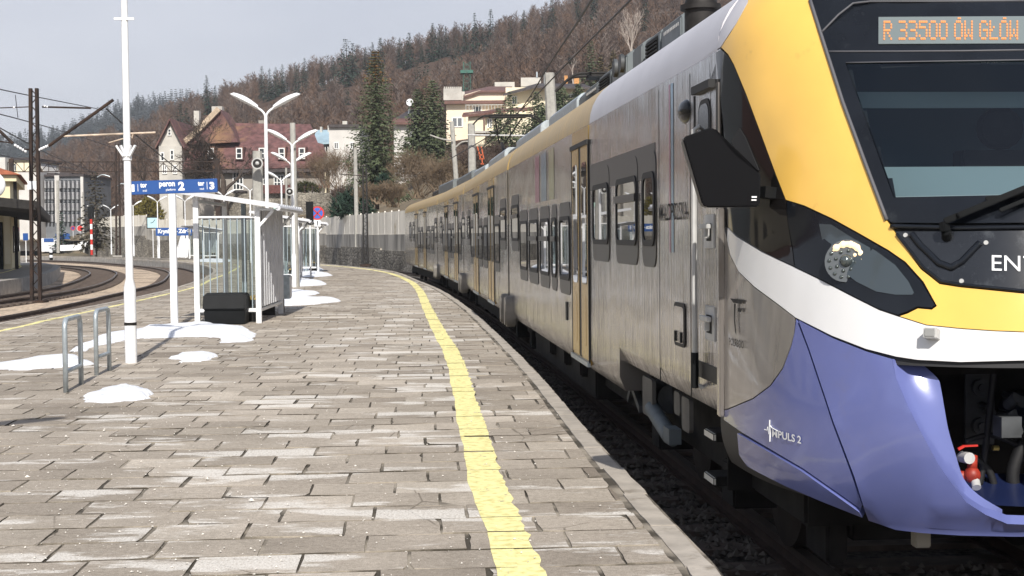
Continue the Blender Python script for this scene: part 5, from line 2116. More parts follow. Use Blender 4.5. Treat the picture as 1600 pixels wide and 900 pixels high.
def make_shelter(loc, rz, label):
    """white frame; corrugated back wall on the right (+x), open towards -x, barred glazed ends"""
    t = thing('platform_shelter', label, 'shelter', loc, rz, 'white framed platform shelters')
    xl, xr, L_ = -1.17, 0.0, 3.3
    zl, zr = 2.44, 2.26
    fr = MB()
    for x, y, z in ((xl, 0, zl), (xr, 0, zr), (xl, L_, zl), (xr, L_, zr)):
        fr.b3(x - 0.05, x + 0.05, y - 0.05, y + 0.05, 0, z - 0.02)
    for y in (0, L_):
        fr.b3(xl + 0.05, xr - 0.05, y - 0.035, y + 0.035, 0.22, 0.29)
        fr.b3(xl + 0.05, xr - 0.05, y - 0.03, y + 0.03, 2.02, 2.06)
    for x, z in ((xr, 0.25), (xr, 2.2), (xl, 2.35)): fr.b3(x - 0.035, x + 0.035, 0.05, L_ - 0.05, z - 0.03, z + 0.03)
    fr.beam((xr + 0.02, -0.02, 1.85), (xr + 0.30, -0.02, 2.16), 0.05, 0.05)
    fr.beam((xr + 0.02, L_, 1.85), (xr + 0.30, L_, 2.16), 0.05, 0.05)
    fr.b3(xr, xr + 0.32, -0.05, 0.0, 2.16, 2.20)
    fr.build('frame', M_white, t, bevel=0.006)
    br = MB()
    for y in (0, L_):
        for k in range(8):
            x = xl + 0.12 + (xr - xl - 0.24) * k / 7
            br.b3(x - 0.009, x + 0.009, y - 0.012, y + 0.012, 0.29, 2.02)
    MB().b3(-0.56, -0.47, L_ / 2 - 0.05, L_ / 2 + 0.05, 0.0, 2.33).build('inner_post', M_grey, t)
    build_each(br, 'bar', M_grey, t)
    for y in (0.02, L_ - 0.02):
        MB().b3(xl + 0.05, xr - 0.05, y - 0.004, y + 0.004, 0.30, 2.0).build('pane', M_clear, t)
    wl = MB()
    rows = []
    n = 60
    for i in range(n + 1):
        y = 0.05 + (L_ - 0.1) * i / n
        dx = 0.028 * (1 if (i % 6) in (0, 1, 2) else -1)
        rows.append([Vector((xr + 0.045 + dx, y, 0.32)), Vector((xr + 0.045 + dx, y, 2.20))])
    wl.grid(rows)
    wl.grid([[v + Vector((-0.012, 0, 0)) for v in r] for r in rows])
    wl.build('back_wall', M_corr, t)
    rf = MB()
    rows = []
    n = 72
    y0, y1 = -0.30, L_ + 0.3
    for i in range(n + 1):
        y = y0 + (y1 - y0) * i / n
        dz = 0.022 * (1 if (i % 6) in (0, 1, 2) else -1)
        rows.append([Vector((xl - 0.55, y, 2.58 + dz)), Vector((xr + 0.42, y, 2.245 + dz))])
    rf.grid(rows)
    rf.grid([[v + Vector((0, 0, 0.016)) for v in r] for r in rows])
    rf.beam((xl - 0.56, y0 - 0.01, 2.575), (xr + 0.43, y0 - 0.01, 2.24), 0.03, 0.09)
    rf.beam((xl - 0.56, y1 + 0.01, 2.575), (xr + 0.43, y1 + 0.01, 2.24), 0.03, 0.09)
    rf.tube([(xr + 0.43, y0, 2.20), (xr + 0.43, y1, 2.20)], 0.05, 8)
    rf.build('roof', M_corr, t)
    be = MB()
    for x in (-0.32, -0.22, -0.12): be.b3(x - 0.04, x + 0.04, 0.3, L_ - 0.3, 0.44, 0.47)
    bo = be.build('bench', mat('bench_yellow', (0.55, 0.36, 0.10), 0.6, var=0.2) if 'bench_yellow' not in bpy.data.materials else bpy.data.materials['bench_yellow'], t)
    lg = MB()
    for y in (0.5, L_ - 0.5): lg.b3(-0.36, -0.06, y - 0.02, y + 0.02, 0.0, 0.44)
    build_each(lg, 'bench_support', M_dark, t)
    return t


s0_ = gnd(405, 505)
sh = make_shelter((s0_.x, s0_.y, 0), 0.035, 'nearest white framed platform shelter with corrugated wall, behind the black grit bin')
p = at(466, 400, 52)
copy_tree(sh, (p.x, p.y, 0), 0.12, 'second platform shelter with a wooden bench beside it, left of the concrete pole')
p = at(497, 400, 64.5)
copy_tree(sh, (p.x, p.y, 0), 0.16, 'farthest shelter of the row, its posts in snow under the no stopping sign')
p = at(341, 400, 110)
copy_tree(sh, (p.x, p.y, 0), 0.55, 'small grey walled shelter seen through the bars of the nearest shelter')

# grey electrical cabinet on the shelter back
p = gnd(437, 488)
cb = thing('electrical_cabinet', 'pale grey electrical cabinet on a dark foot behind the nearest shelter', 'cabinet', (p.x + 0.08, p.y, 0), 0.03)
MB().b3(-0.22, 0.16, -0.18, 0.18, 0.30, 0.82).build('cabinet_body', M_galv, cb, bevel=0.012)
MB().b3(0.161, 0.175, -0.15, 0.15, 0.34, 0.78).build('cabinet_door', M_white, cb)
MB().b3(-0.06, 0.02, -0.06, 0.06, 0.0, 0.30).build('foot', M_black, cb)

# grit bin
p0, p1 = gnd(316, 508), gnd(378, 510)
gb = thing('grit_bin', 'black plastic grit bin with a sloped lid in front of the shelter', 'grit bin', ((p0.x + p1.x) / 2, p0.y, 0), 0.03)
w_ = abs(p1.x - p0.x) * 0.93
bt = MB()
bt.add([Vector((x * w_ / 2 * k, y, z)) for z, k, d in ((0, 0.94, 0.27), (0.28, 1.0, 0.31)) for x, y in ((-1, -d + 0.3), (1, -d + 0.3), (1, d + 0.3), (-1, d + 0.3))],
       [(3, 2, 1, 0), (4, 5, 6, 7), (0, 1, 5, 4), (1, 2, 6, 5), (2, 3, 7, 6), (3, 0, 4, 7)])
bt.build('bin_body', M_black, gb, bevel=0.02)
ld = MB()
pf = [(-0.335 + 0.3, 0.28), (-0.335 + 0.3, 0.315), (-0.24 + 0.3, 0.57), (0.10 + 0.3, 0.60), (0.31 + 0.3, 0.48), (0.33 + 0.3, 0.28)]
ld.prism([Vector((-w_ / 2 - 0.015, y, z)) for y, z in pf], (w_ + 0.03, 0, 0))
ld.build('bin_lid', M_black, gb, bevel=0.025)

# bench beside second shelter
p = gnd(452, 432)
bn = thing('bench', 'slatted wooden bench with white metal legs beside the second shelter', 'bench', (p.x, p.y, 0), 0.2)
MB().b3(-0.25, 0.2, -0.8, 0.8, 0.42, 0.47).build('seat', M_wood, bn)
bk = MB()
for z in (0.62, 0.80): bk.b3(0.2, 0.24, -0.8, 0.8, z, z + 0.12)
bk.build('backrest', M_wood, bn)
for y in (-0.6, 0.6): MB().b3(-0.22, 0.24, y - 0.03, y + 0.03, 0, 0.42).build('leg', M_white, bn)

# concrete pole with loudspeaker by second lamp; wayfinding posts
def loudspeaker(loc, label, size=0.22, rz=0.0):
    t = thing('loudspeaker', label, 'loudspeaker', loc, rz, 'grey horn loudspeakers on poles')
    MB().tube([(0, 0, 0), (0, -0.1, 0), (0, -0.32, 0)], [0.07, 0.09, size], 18).build('horn', M_lightgrey, t, smooth=40)
    MB().tube([(0, -0.30, 0), (0, -0.325, 0)], size * 0.78, 18).build('mouth', M_dark, t, smooth=40)
    MB().ball((0, -0.31, 0), size * 0.38, 12, 8).build('driver', M_lightgrey, t, smooth=True)
    return t


def conc_pole(px_b, px_t, yt, D, label, w0=0.15, w1=0.11, zb=0.0):
    b, tp = at(px_b, 400, D), at(px_t, yt, D)
    t = MB().tube([(0, 0, 0), (tp.x - b.x, 0, tp.z - zb)], [w0, w1], 8).build('concrete_pole', M_pole, smooth=False)
    t.location = (b.x, D, zb)
    return tag(t, label, 'utility pole')


conc_pole(462, 457, 192, 46.8, 'pale concrete pole close behind the second twin lamp', 0.12, 0.09)
p = at(458, 300, 46.4)
loudspeaker((p.x - 0.05, p.y - 0.1, p.z), 'small loudspeaker in a square bracket on the pale pole by the second lamp', 0.13)
conc_pole(404, 402, 236, 60, 'grey concrete pole carrying the round loudspeaker left of the tall twin lamp', 0.28, 0.2)
p = at(404, 256, 59.5)
loudspeaker((p.x, p.y, p.z), 'round horn loudspeaker on the grey concrete pole above the shelter roof', 0.24)


def small_sign(px, py, D, w, h, shape, colr, label, name='sign_board', zpost=None, extra=None):
    c = at(px, py, D)
    t = thing(name, label, 'sign', (c.x, D, 0), 0)
    if zpost is not False: MB().tube([(0, 0.03, zpost or 0), (0, 0.03, c.z + h / 2)], 0.035, 8).build('post', M_white, t, smooth=40)
    if shape == 'disc':
        b = MB()
        for k, (r_, m_) in enumerate(colr): b.tube([(0, -0.01 - 0.004 * k, c.z), (0, -0.025 - 0.006 * k, c.z)], r_, 20, k)
        o = b.build('plate', [m_ for _, m_ in colr], t, smooth=40)
    else:
        b = MB().b3(-w / 2, w / 2, -0.03, 0.0, c.z - h / 2, c.z + h / 2)
        o = b.build('plate', colr, t)
    if extra: extra(t, c, o)
    return t


def no_stop(t, c, o):
    mb = MB()
    for sg_ in (-1, 1): mb.beam((-0.17, -0.045, c.z - 0.17 * sg_), (0.17, -0.045, c.z + 0.17 * sg_), 0.05, 0.012, up=(0, 1, 0))
    mb.build('red_cross', M_red, t)
    MB().b3(-0.13, 0.13, -0.03, 0.0, c.z - 0.58, c.z - 0.30).build('arrow_plate', M_letter, t)
    MB().b3(-0.02, 0.02, -0.036, -0.03, c.z - 0.54, c.z - 0.34).build('arrow', M_black, t)


small_sign(496, 333, 62, 0.5, 0.5, 'disc', [(0.30, M_red), (0.235, mat('disc_blue', (0.05, 0.13, 0.5), 0.4))], 'round blue and red no stopping sign with a white arrow plate beneath it', extra=no_stop)
small_sign(484, 333, 58, 0.30, 0.95, 'rect', M_black, 'narrow dark signal board seen edge on left of the no stopping sign', name='signal_board')
M_clock = mat('clock_face', (0.45, 0.66, 0.72), 0.4)


def clock_extra(t, c, o):
    mb = MB()
    mb.beam((0, -0.036, c.z), (0.22, -0.036, c.z + 0.26), 0.04, 0.01, up=(0, 1, 0))
    mb.beam((0, -0.036, c.z), (-0.17, -0.036, c.z - 0.02), 0.05, 0.01, up=(0, 1, 0))
    mb.build('clock_hands', M_black, t)
    mb = MB()
    for x in (-0.47, 0.47): mb.b3(x - 0.04, x + 0.04, -0.05, 0.0, c.z - 0.5, c.z + 0.5)
    for z in (-0.46, 0.46): mb.b3(-0.43, 0.43, -0.05, 0.0, c.z + z - 0.04, c.z + z + 0.04)
    mb.build('clock_frame', M_dark, t)


small_sign(238.5, 348, 119.5, 0.9, 0.95, 'rect', M_clock, 'square pale blue station clock on a post near the left lamps', name='station_clock', extra=clock_extra)
small_sign(433.5, 323.5, 57, 0.34, 0.18, 'rect', mat('green_sign', (0.45, 0.62, 0.55), 0.4), 'small pale green plate just above the shelter roof end', name='sign_plate')
small_sign(125, 357, 195, 0.6, 0.6, 'disc', [(0.44, M_letter), (0.39, M_red)], 'round red stop disc by the far level crossing', name='stop_sign')
small_sign(114, 356.5, 200, 0.5, 0.5, 'disc', [(0.32, M_red), (0.23, mat('disc_blue_far', (0.10, 0.05, 0.22), 0.4))], 'small dark red disc left of the stop disc at the far crossing', name='traffic_sign')
small_sign(40, 370, 100, 0.36, 0.5, 'rect', M_blue, 'small blue board on posts behind the lattice mast', name='information_board')
small_sign(98, 369.5, 190, 1.9, 0.75, 'rect', M_blue, 'blue board on a post at the far end of the tracks', name='information_board')

# red-white signal post
p = at(143.5, 399, 146)
t = thing('signal_post', 'red and white banded signal post with a dark lamp box on top', 'signal', (p.x, p.y, 0), 0)
mb = MB()
zt2 = at(143, 342, 146).z
nb_ = 7
for k in range(nb_):
    mb.tube([(0, 0, zt2 * k / nb_), (0, 0, zt2 * (k + 1) / nb_)], 0.13, 10, k % 2)
mb.build('banded_post', [M_red, M_letter], t, smooth=40)
MB().b3(-0.28, 0.28, -0.2, 0.2, zt2, zt2 + 1.3).build('signal_head', M_black, t, bevel=0.05)
# white leaning sign stone near name board and black/white marker
p = at(283, 402, 120)
t = tag(MB().prism([Vector((x, 0, z)) for x, z in ((-0.6, 0), (0.55, 0), (0.75, 1.6), (0.45, 2.25), (0.1, 2.1))], (0, 0.12, 0)).build('marker_board', M_letter), 'white leaning pointed board at the foot of the stone wall', 'sign')
t.location = (p.x, p.y, 0)
p = at(80, 407, 112)
t = thing('marker_post', 'short black and white striped marker post at the end of the side platform', 'marker post', (p.x, p.y, 0), 0)
mb = MB()
for k in range(4): mb.tube([(0, 0, k * 0.2), (0, 0, k * 0.2 + 0.2)], 0.13, 10, k % 2)
mb.build('striped_post', [M_black, M_letter], t, smooth=40)
# ================================================================ WALLS, BUILDINGS, MASTS
rnd = random.Random(41)


def stone_mat(name, c1, c2, sx, sz_, mortar=(0.22, 0.20, 0.17)):
    m = bpy.data.materials.new(name)
    m.use_nodes = True
    N, L = m.node_tree.nodes, m.node_tree.links
    b = N['Principled BSDF']
    b.inputs['Roughness'].default_value = 0.95
    tc = N.new('ShaderNodeTexCoord')
    mp = N.new('ShaderNodeMapping')
    mp.inputs['Rotation'].default_value = (PI / 2, 0, 0)
    br = N.new('ShaderNodeTexVoronoi')
    br.inputs['Scale'].default_value = 2.4
    br2 = N.new('ShaderNodeTexVoronoi')
    br2.feature = 'DISTANCE_TO_EDGE'
    br2.inputs['Scale'].default_value = 2.4
    mp.inputs['Scale'].default_value = (sx, 1.0, sz_)
    mp.inputs['Rotation'].default_value = (0, 0, 0)
    L.new(tc.outputs['Object'], mp.inputs[0])
    L.new(mp.outputs[0], br.inputs['Vector'])
    L.new(mp.outputs[0], br2.inputs['Vector'])
    r = N.new('ShaderNodeValToRGB')
    r.color_ramp.elements[0].color = (*c1, 1)
    r.color_ramp.elements[1].color = (*c2, 1)
    L.new(br.outputs['Color'], r.inputs[0])
    r2 = N.new('ShaderNodeValToRGB')
    r2.color_ramp.elements[0].position = 0.02
    r2.color_ramp.elements[1].position = 0.07
    L.new(br2.outputs['Distance'], r2.inputs[0])
    n = N.new('ShaderNodeTexNoise')
    n.inputs['Scale'].default_value = 0.35
    n.inputs['Detail'].default_value = 7
    L.new(tc.outputs['Object'], n.inputs['Vector'])
    r3 = N.new('ShaderNodeValToRGB')
    r3.color_ramp.elements[0].position = 0.35
    r3.color_ramp.elements[0].color = (0.45, 0.43, 0.40, 1)
    r3.color_ramp.elements[1].position = 0.65
    r3.color_ramp.elements[1].color = (1.1, 1.1, 1.08, 1)
    L.new(n.outputs[0], r3.inputs[0])
    mx = N.new('ShaderNodeMix')
    mx.data_type = 'RGBA'
    mx.inputs[6].default_value = (*[c * 0.35 for c in mortar], 1)
    L.new(r2.outputs[0], mx.inputs[0])
    L.new(r.outputs[0], mx.inputs[7])
    m2 = N.new('ShaderNodeMix')
    m2.data_type = 'RGBA'
    m2.blend_type = 'MULTIPLY'
    m2.inputs[0].default_value = 1
    L.new(mx.outputs[2], m2.inputs[6])
    L.new(r3.outputs[0], m2.inputs[7])
    L.new(m2.outputs[2], b.inputs['Base Color'])
    bp = N.new('ShaderNodeBump')
    bp.inputs['Distance'].default_value = 0.06
    L.new(br2.outputs['Distance'], bp.inputs['Height'])
    L.new(bp.outputs[0], b.inputs['Normal'])
    return m


M_stone_w = stone_mat('rubble_stone', (0.19, 0.175, 0.15), (0.42, 0.385, 0.33), 1.0, 1.7)
M_wallconc = mat('stained_concrete', (0.44, 0.415, 0.37), 0.95, col2=(0.17, 0.16, 0.145), scale=1.0, stretch=(1, 1, 0.25), bump=0.02, bscale=6, lo=0.4, hi=0.66)
M_fpanel = mat('fence_concrete', (0.80, 0.75, 0.65), 0.9, var=0.10, scale=1.2, stretch=(1, 1, 0.3), dirt=((0.45, 0.36, 0.22), 0.5, 0.58, 0.75))
M_fpost = mat('fence_post', (0.82, 0.79, 0.72), 0.9, var=0.1)

# retaining wall with concrete fence: (px, distance, wall top z, fence height)
WL = [(860, 52, 1.9, 1.35), (760, 62, 1.8, 1.35), (700, 70, 1.75, 1.35), (635, 82, 1.72, 1.40), (564, 97, 1.76, 1.38), (510, 113, 1.85, 1.35), (430, 128, 1.95, 1.3), (345, 140, 2.1, 1.25), (300, 147, 2.3, 1.2), (236, 156, 2.5, 1.2),
      (229, 157, 2.95, 1.25), (172, 168, 3.05, 1.2), (140, 178, 2.6, 1.0)]
wp = [Vector((at(px, 400, D).x, D, zt)) for px, D, zt, fh in WL]
wall = thing('retaining_wall', 'long retaining wall of dark rubble stone with stained concrete courses along the tracks', 'wall', (wp[3].x, wp[3].y, 0))
lo_, mid_ = MB(), MB()
for a, b in zip(wp, wp[1:]):
    d = (b - a)
    d.z = 0
    n = Vector((d.y, -d.x, 0)).normalized()
    if n.y < 0: n = -n
    seg_n = max(1, int(d.length / 6))
    for k in range(seg_n):
        p, q = a + (b - a) * (k / seg_n), a + (b - a) * ((k + 1) / seg_n)
        zm = 0.45 * p.z + rnd.choice((-0.12, 0.0, 0.12)) + (0.5 if p.x < -30 else 0)
        for mb_, z0, z1, out in ((lo_, -0.9, zm, 0.10), (mid_, zm, min(p.z, q.z) if k % 2 else max(p.z, q.z), 0.0)):
            P0, P1 = Vector((p.x, p.y, 0)) - n * out, Vector((q.x, q.y, 0)) - n * out
            mb_.add([P0 + Vector((0, 0, z0)), P1 + Vector((0, 0, z0)), P1 + Vector((0, 0, z1)), P0 + Vector((0, 0, z1)), P0 + n * 0.6 + Vector((0, 0, z0)), P1 + n * 0.6 + Vector((0, 0, z0)), P1 + n * 0.6 + Vector((0, 0, z1)), P0 + n * 0.6 + Vector((0, 0, z1))],
                    [(0, 1, 2, 3), (5, 4, 7, 6), (3, 2, 6, 7), (0, 3, 7, 4), (1, 5, 6, 2)])
lo_.build('stone_course', M_stone_w, wall, world=True)
mid_.build('concrete_course', M_wallconc, wall, world=True)
fence = thing('concrete_fence', 'pale concrete panel fence standing on top of the long retaining wall', 'fence', (wp[3].x, wp[3].y, 0))
pn, po = MB(), MB()
for i, (a, b) in enumerate(zip(wp, wp[1:])):
    fh0, fh1 = WL[i][3], WL[i + 1][3]
    d = (b - a)
    ln_ = math.hypot(d.x, d.y)
    if ln_ < 1.2: continue
    seg_n = max(1, int(ln_ / 2.2))
    for k in range(seg_n):
        p, q = a + d * (k / seg_n), a + d * ((k + 1) / seg_n)
        h0 = fh0 + (fh1 - fh0) * k / seg_n
        zb_, zt2 = (p.z + q.z) / 2 - 0.05, (p.z + q.z) / 2 + h0
        ex = Vector((q.x - p.x, q.y - p.y, 0)).normalized()
        R_ = Matrix.Rotation(math.atan2(ex.y, ex.x), 3, 'Z')
        c = (p + q) / 2
        pn.box((c.x, c.y + 0.3, (zb_ + zt2) / 2), (math.hypot(q.x - p.x, q.y - p.y) - 0.02, 0.06, zt2 - zb_), R_)
        po.box((p.x, p.y + 0.30, (zb_ + zt2) / 2 + 0.04), (0.09, 0.075, zt2 - zb_ + 0.06), R_)
pn.build('panels', M_fpanel, fence, world=True)
build_each(po, 'post', M_fpost, fence, world=True)

# ---------------------------------------------------------------- buildings
M_rooft = mat('red_brown_tiles', (0.125, 0.058, 0.055), 0.75, var=0.35, scale=1.6, bump=0.05, bscale=6, dirt=((0.26, 0.15, 0.08), 0.16, 0.52, 0.66))
M_roofd = mat('dark_roof', (0.045, 0.035, 0.035), 0.6, var=0.3, scale=2)
M_roofb = mat('pale_blue_roof', (0.38, 0.52, 0.60), 0.45, 0.2, var=0.1, scale=1)
M_roofr = mat('red_brown_sheet', (0.13, 0.062, 0.048), 0.55, var=0.2, scale=1)
M_hwhite = mat('dull_white_render', (0.47, 0.45, 0.41), 0.9, var=0.14, scale=0.6, dirt=((0.30, 0.27, 0.23), 0.5, 0.55, 0.75))
M_hgrey = mat('grey_render', (0.30, 0.275, 0.245), 0.9, var=0.14, scale=0.6, dirt=((0.17, 0.15, 0.13), 0.35, 0.55, 0.75))
M_wglass = mat('far_glass', (0.03, 0.035, 0.04), 0.08, spec=0.7)
M_wcurt = mat('far_glass_pale', (0.16, 0.17, 0.18), 0.2, spec=0.6)


class House:
    def __init__(s, name, label, D, cat='house', rz=0.0, px=0, zb=0.0):
        c = at(px, 400, D)
        s.D = D
        s.t = thing(name, label, cat, (c.x, D, zb), rz)
        s.parts = {}

    def P(s, px, py, dd=0.0):
        return at(px, py, s.D + dd)

    def wall(s, x0, x1, ytop, zb, m, depth=8.0, dd=0.0, name='wall'):
        a, b = s.P(x0, ytop, dd), s.P(x1, ytop, dd)
        z = (a.z + b.z) / 2
        return MB().b3(a.x, b.x, s.D + dd, s.D + dd + depth, zb, z).build(name, m, s.t, world=True)

    def poly(s, pxs, m, depth, dd=0.0, name='wall', parent=None):
        o = MB().prism([s.P(x, y, dd) for x, y in pxs], (0, depth, 0)).build(name, m, s.t, world=True)
        return o

    def win(s, x0, y0, x1, y1, dd=0.0, cols=2, rows=1, fw=0.09, glass=None, proud=0.05):
        a, b = s.P(x0, y1, dd), s.P(x1, y0, dd)
        y = s.D + dd
        f = MB()
        f.b3(a.x, b.x, y - proud - 0.05, y + 0.05, a.z, a.z + fw)
        f.b3(a.x, b.x, y - proud - 0.05, y + 0.05, b.z - fw, b.z)
        for k in range(cols + 1):
            x = a.x + (b.x - a.x) * k / cols
            x = min(max(x, a.x + fw / 2), b.x - fw / 2)
            f.b3(x - fw / 2, x + fw / 2, y - proud - 0.045, y + 0.04, a.z + fw, b.z - fw)
        for k in range(1, rows + 1):
            if rows == 1: break
            z = a.z + (b.z - a.z) * k / rows
            if k < rows: f.b3(a.x + fw, b.x - fw, y - proud - 0.042, y + 0.03, z - fw * 0.4, z + fw * 0.4)
        MBs = f.build('window', M_frame, s.t, world=True)
        g = MB().b3(a.x + 0.02, b.x - 0.02, y - proud - 0.02, y + 0.03, a.z + 0.02, b.z - 0.02)
        o = g.build('pane', glass or M_wglass, None)
        inv = MAT4[s.t.name].inverted()
        o.data.transform(inv)
        o.parent = MBs
        return MBs

    def gable(s, x0, x1, ye, ya, m, depth, dd=0.0, ov=0.4, name='roof', xa=None):
        """roof with its gable facing the viewer: eaves at ye, apex at ya"""
        a, b = s.P(x0, ye, dd), s.P(x1, ye, dd)
        c = s.P(xa if xa else (x0 + x1) / 2, ya, dd)
        y0, y1 = s.D + dd - ov, s.D + dd + depth + ov
        th = Vector((0, 0, 0.25))
        mb = MB()
        for p, q in ((a, c), (b, c)):
            p2 = p + (p - q) * 0.10
            mb.prism([Vector((p2.x, y0, p2.z)), Vector((q.x, y0, q.z)), Vector((q.x, y0, q.z)) + th, Vector((p2.x, y0, p2.z)) + th], (0, y1 - y0, 0))
        return mb.build(name, m, s.t, world=True)

    def slope(s, pts_front, pts_back, m, th=0.25, name='roof'):
        """roof plane between a front edge at dd and a back edge at dd: lists of (px,py,dd)"""
        f = [s.P(*p) for p in pts_front]
        bk = [s.P(*p) for p in pts_back]
        mb = MB()
        t_ = Vector((0, 0, -th))
        mb.grid([f, bk])
        mb.grid([[p + t_ for p in f], [p + t_ for p in bk]])
        mb.grid([f, [p + t_ for p in f]])
        mb.grid([bk, [p + t_ for p in bk]])
        mb.grid([[f[0], bk[0]], [f[0] + t_, bk[0] + t_]])
        mb.grid([[f[-1], bk[-1]], [f[-1] + t_, bk[-1] + t_]])
        return mb.build(name, m, s.t, world=True)

    def block(s, x0, y0, x1, y1, m, depth, dd=0.0, name='chimney', sub=None):
        a, b = s.P(x0, y1, dd), s.P(x1, y0, dd)
        return MB().b3(a.x, b.x, s.D + dd, s.D + dd + depth, a.z, b.z).build(name, m, s.t, world=True)


# --- large mansard house behind the station
h = House('mansard_house', 'large grey house with a red-brown mansard roof, dormer windows and a white gable wing', 166, px=400)
h.wall(288, 503, 262, -0.5, M_hgrey, 12, name='wall')
h.wall(248, 284, 228, -0.5, M_hwhite, 10, dd=-1.5, name='gable_wing')
h.poly([(246, 229), (286, 229), (266.5, 191)], M_hwhite, 9.5, dd=-1.2, name='gable')
h.gable(246, 287, 229, 188.5, M_rooft, 11, dd=-1.5, ov=0.5, name='gable_roof')
h.slope([(272, 262, -1.0), (506, 258.5, -1.0)], [(296, 228, 1.6), (497, 226, 1.6)], M_rooft, name='mansard_slope')
h.slope([(294, 228.5, 1.5), (498, 226.5, 1.5)], [(352, 192, 6), (485, 194, 6)], M_rooft, name='upper_roof')
h.slope([(352, 192, 6), (485, 194, 6)], [(300, 235, 12.5), (497, 232, 12.5)], M_rooft, name='rear_roof')
mb = MB()
a, b = h.P(272, 263, -1), h.P(507, 260, -1)
mb.b3(a.x, b.x, h.D - 0.9, h.D + 0.5, a.z - 0.55, a.z - 0.1)
mb.build('eaves', M_roofd, h.t, world=True)
# steep sunlit cross gable and chimneys
h.poly([(284, 226), (334, 178), (342, 170), (352, 185), (372, 222)], M_rooft, 6, dd=0.6, name='cross_gable')
mb = MB()
for (x0, y0), (x1, y1) in (((284, 226), (312, 201)), ((312, 201), (342, 170))):
    mb.beam(h.P(x0, y0, 0.3), h.P(x1, y1, 0.3), 0.5, 0.6)
mb.build('verge', mat('verge_board', (0.46, 0.36, 0.26), 0.8, var=0.25, scale=2), h.t, world=True)
h.block(331, 166, 347, 184, M_hwhite, 1.2, dd=2.5)
h.block(303, 173, 311, 196, M_hwhite, 1.0, dd=4)
h.block(404, 188, 412, 196, M_hgrey, 0.9, dd=6)
for x0, x1 in ((325, 334), (369, 378.5), (404.5, 414), (435.5, 445), (467, 476.5)):
    h.block(x0 - 1.5, 229, x1 + 1.5, 250, M_rooft, 3, dd=-0.6, name='dormer')
    h.win(x0, 231, x1, 248.5, dd=-0.6, cols=1, rows=2, fw=0.12)
for x0, y0, x1, y1, c_, r_ in ((364, 268, 380, 297, 3, 3), (402, 271, 415.5, 289, 3, 2), (428, 273, 444, 297, 3, 2), (467, 284, 482.5, 299, 4, 3), (327, 271, 341, 287, 2, 2), (367, 308, 380, 320, 2, 1), (251, 238, 257, 252, 1, 2),
                               (266, 234, 272, 250, 1, 2), (254, 258, 261, 272, 2, 2), (270, 258, 277, 272, 2, 2), (262, 201, 268, 212, 1, 2)):
    h.win(x0, y0, x1, y1, dd=-0.02 if x0 > 287 else (-1.52 if y0 > 225 else -1.22), cols=c_, rows=r_, fw=0.11)
h.block(362, 298, 384, 301, M_roofd, 1.2, dd=-1.2, name='balcony')
h.wall(499, 509, 266, -0.5, M_cream, 8, dd=2.0, name='side_annex')
h.slope([(490, 243, 2.5), (511, 243, 2.5)], [(492, 222, 5), (505, 225, 5)], M_rooft, name='annex_roof')

# low brown fence and garden wall in front of the house
g = thing('garden_wall', 'low grey stone garden wall with posts in front of the mansard house', 'wall', (at(450, 400, 160).x, 159, 0))
MB().b3(at(335, 303, 160).x, at(548, 303, 160).x, 159.6, 160.4, 1.0, at(450, 302, 160).z).build('wall_face', M_stone_w, g, world=True)
mb = MB()
for k in range(9):
    x = at(452 + 12 * k, 300, 160).x
    mb.b3(x - 0.07, x + 0.07, 159.95, 160.07, at(450, 304, 160).z, at(450, 290, 160).z)
mb.b3(at(440, 300, 160).x, at(550, 300, 160).x, 159.98, 160.04, at(450, 292, 160).z - 0.05, at(450, 292, 160).z)
mb.build('rail_posts', M_rusty, g, world=True)
fn = tag(MB().b3(at(402, 300, 159).x, at(460, 300, 159).x, 158.9, 159.0, at(430, 302, 159).z, at(430, 289, 159).z).build('slat_fence', mat('fence_maroon', (0.11, 0.035, 0.03), 0.7, var=0.3, scale=5)), 'dark red board fence under the mansard house windows', 'fence')

# --- white and blue houses behind
h = House('blue_roofed_house', 'white house with a pale blue metal roof right of the mansard house', 172, px=505)
h.wall(490, 517, 222, 0, M_hwhite, 10)
h.slope([(488, 224, -0.5), (518, 221, -0.5)], [(494, 203, 5), (516, 203, 5)], M_roofb)
h.block(500, 198, 503, 207, M_hwhite, 1, dd=4)
h.block(512, 196, 516, 207, M_hwhite, 1, dd=4)
h.win(508, 228, 513, 238, dd=0, cols=1)
h = House('white_flat_house', 'white flat-roofed house half hidden by bare shrubs left of the tall spruce', 168, px=535)
h.wall(514, 562, 198, 0, M_wrender, 12)
h.block(513, 194, 563, 199, M_roofd, 12.4, dd=-0.4, name='roof')
h.block(535, 189, 542, 195, M_hwhite, 1, dd=3)
for x in (522, 547): h.win(x, 222, x + 7, 233, cols=2)
h.win(521, 250, 528, 263, cols=2)
h = House('white_tall_house', 'tall white house with a brown edged roof right of the tall spruce', 165, px=630)
h.wall(615, 650, 191, 0, M_wrender, 12)
h.slope([(611, 191, -0.8), (668, 191, -0.8)], [(616, 185, 0.5), (664, 185, 0.5)], M_roofr)
h.slope([(616, 185.5, 0.4), (664, 185.5, 0.4)], [(640, 171, 6), (664, 171, 6)], M_roofd, name='upper_roof')
for y in (205, 228, 250): h.win(640, y, 646, y + 12, cols=2)
p = h.P(640.5, 160, 3)
t = thing('satellite_dish', 'white satellite dish on the roof of the tall white house', 'satellite dish', (p.x, p.y, p.z), 0)
MB().tube([(0, 0.1, 0), (0, 0, 0), (0, -0.12, 0)], [0.1, 0.35, 0.42], 18).build('dish', M_white, t, smooth=40)
MB().tube([(0, 0.1, 0), (-0.3, 0.2, -2.0)], 0.05, 6).build('mast', M_galv, t)

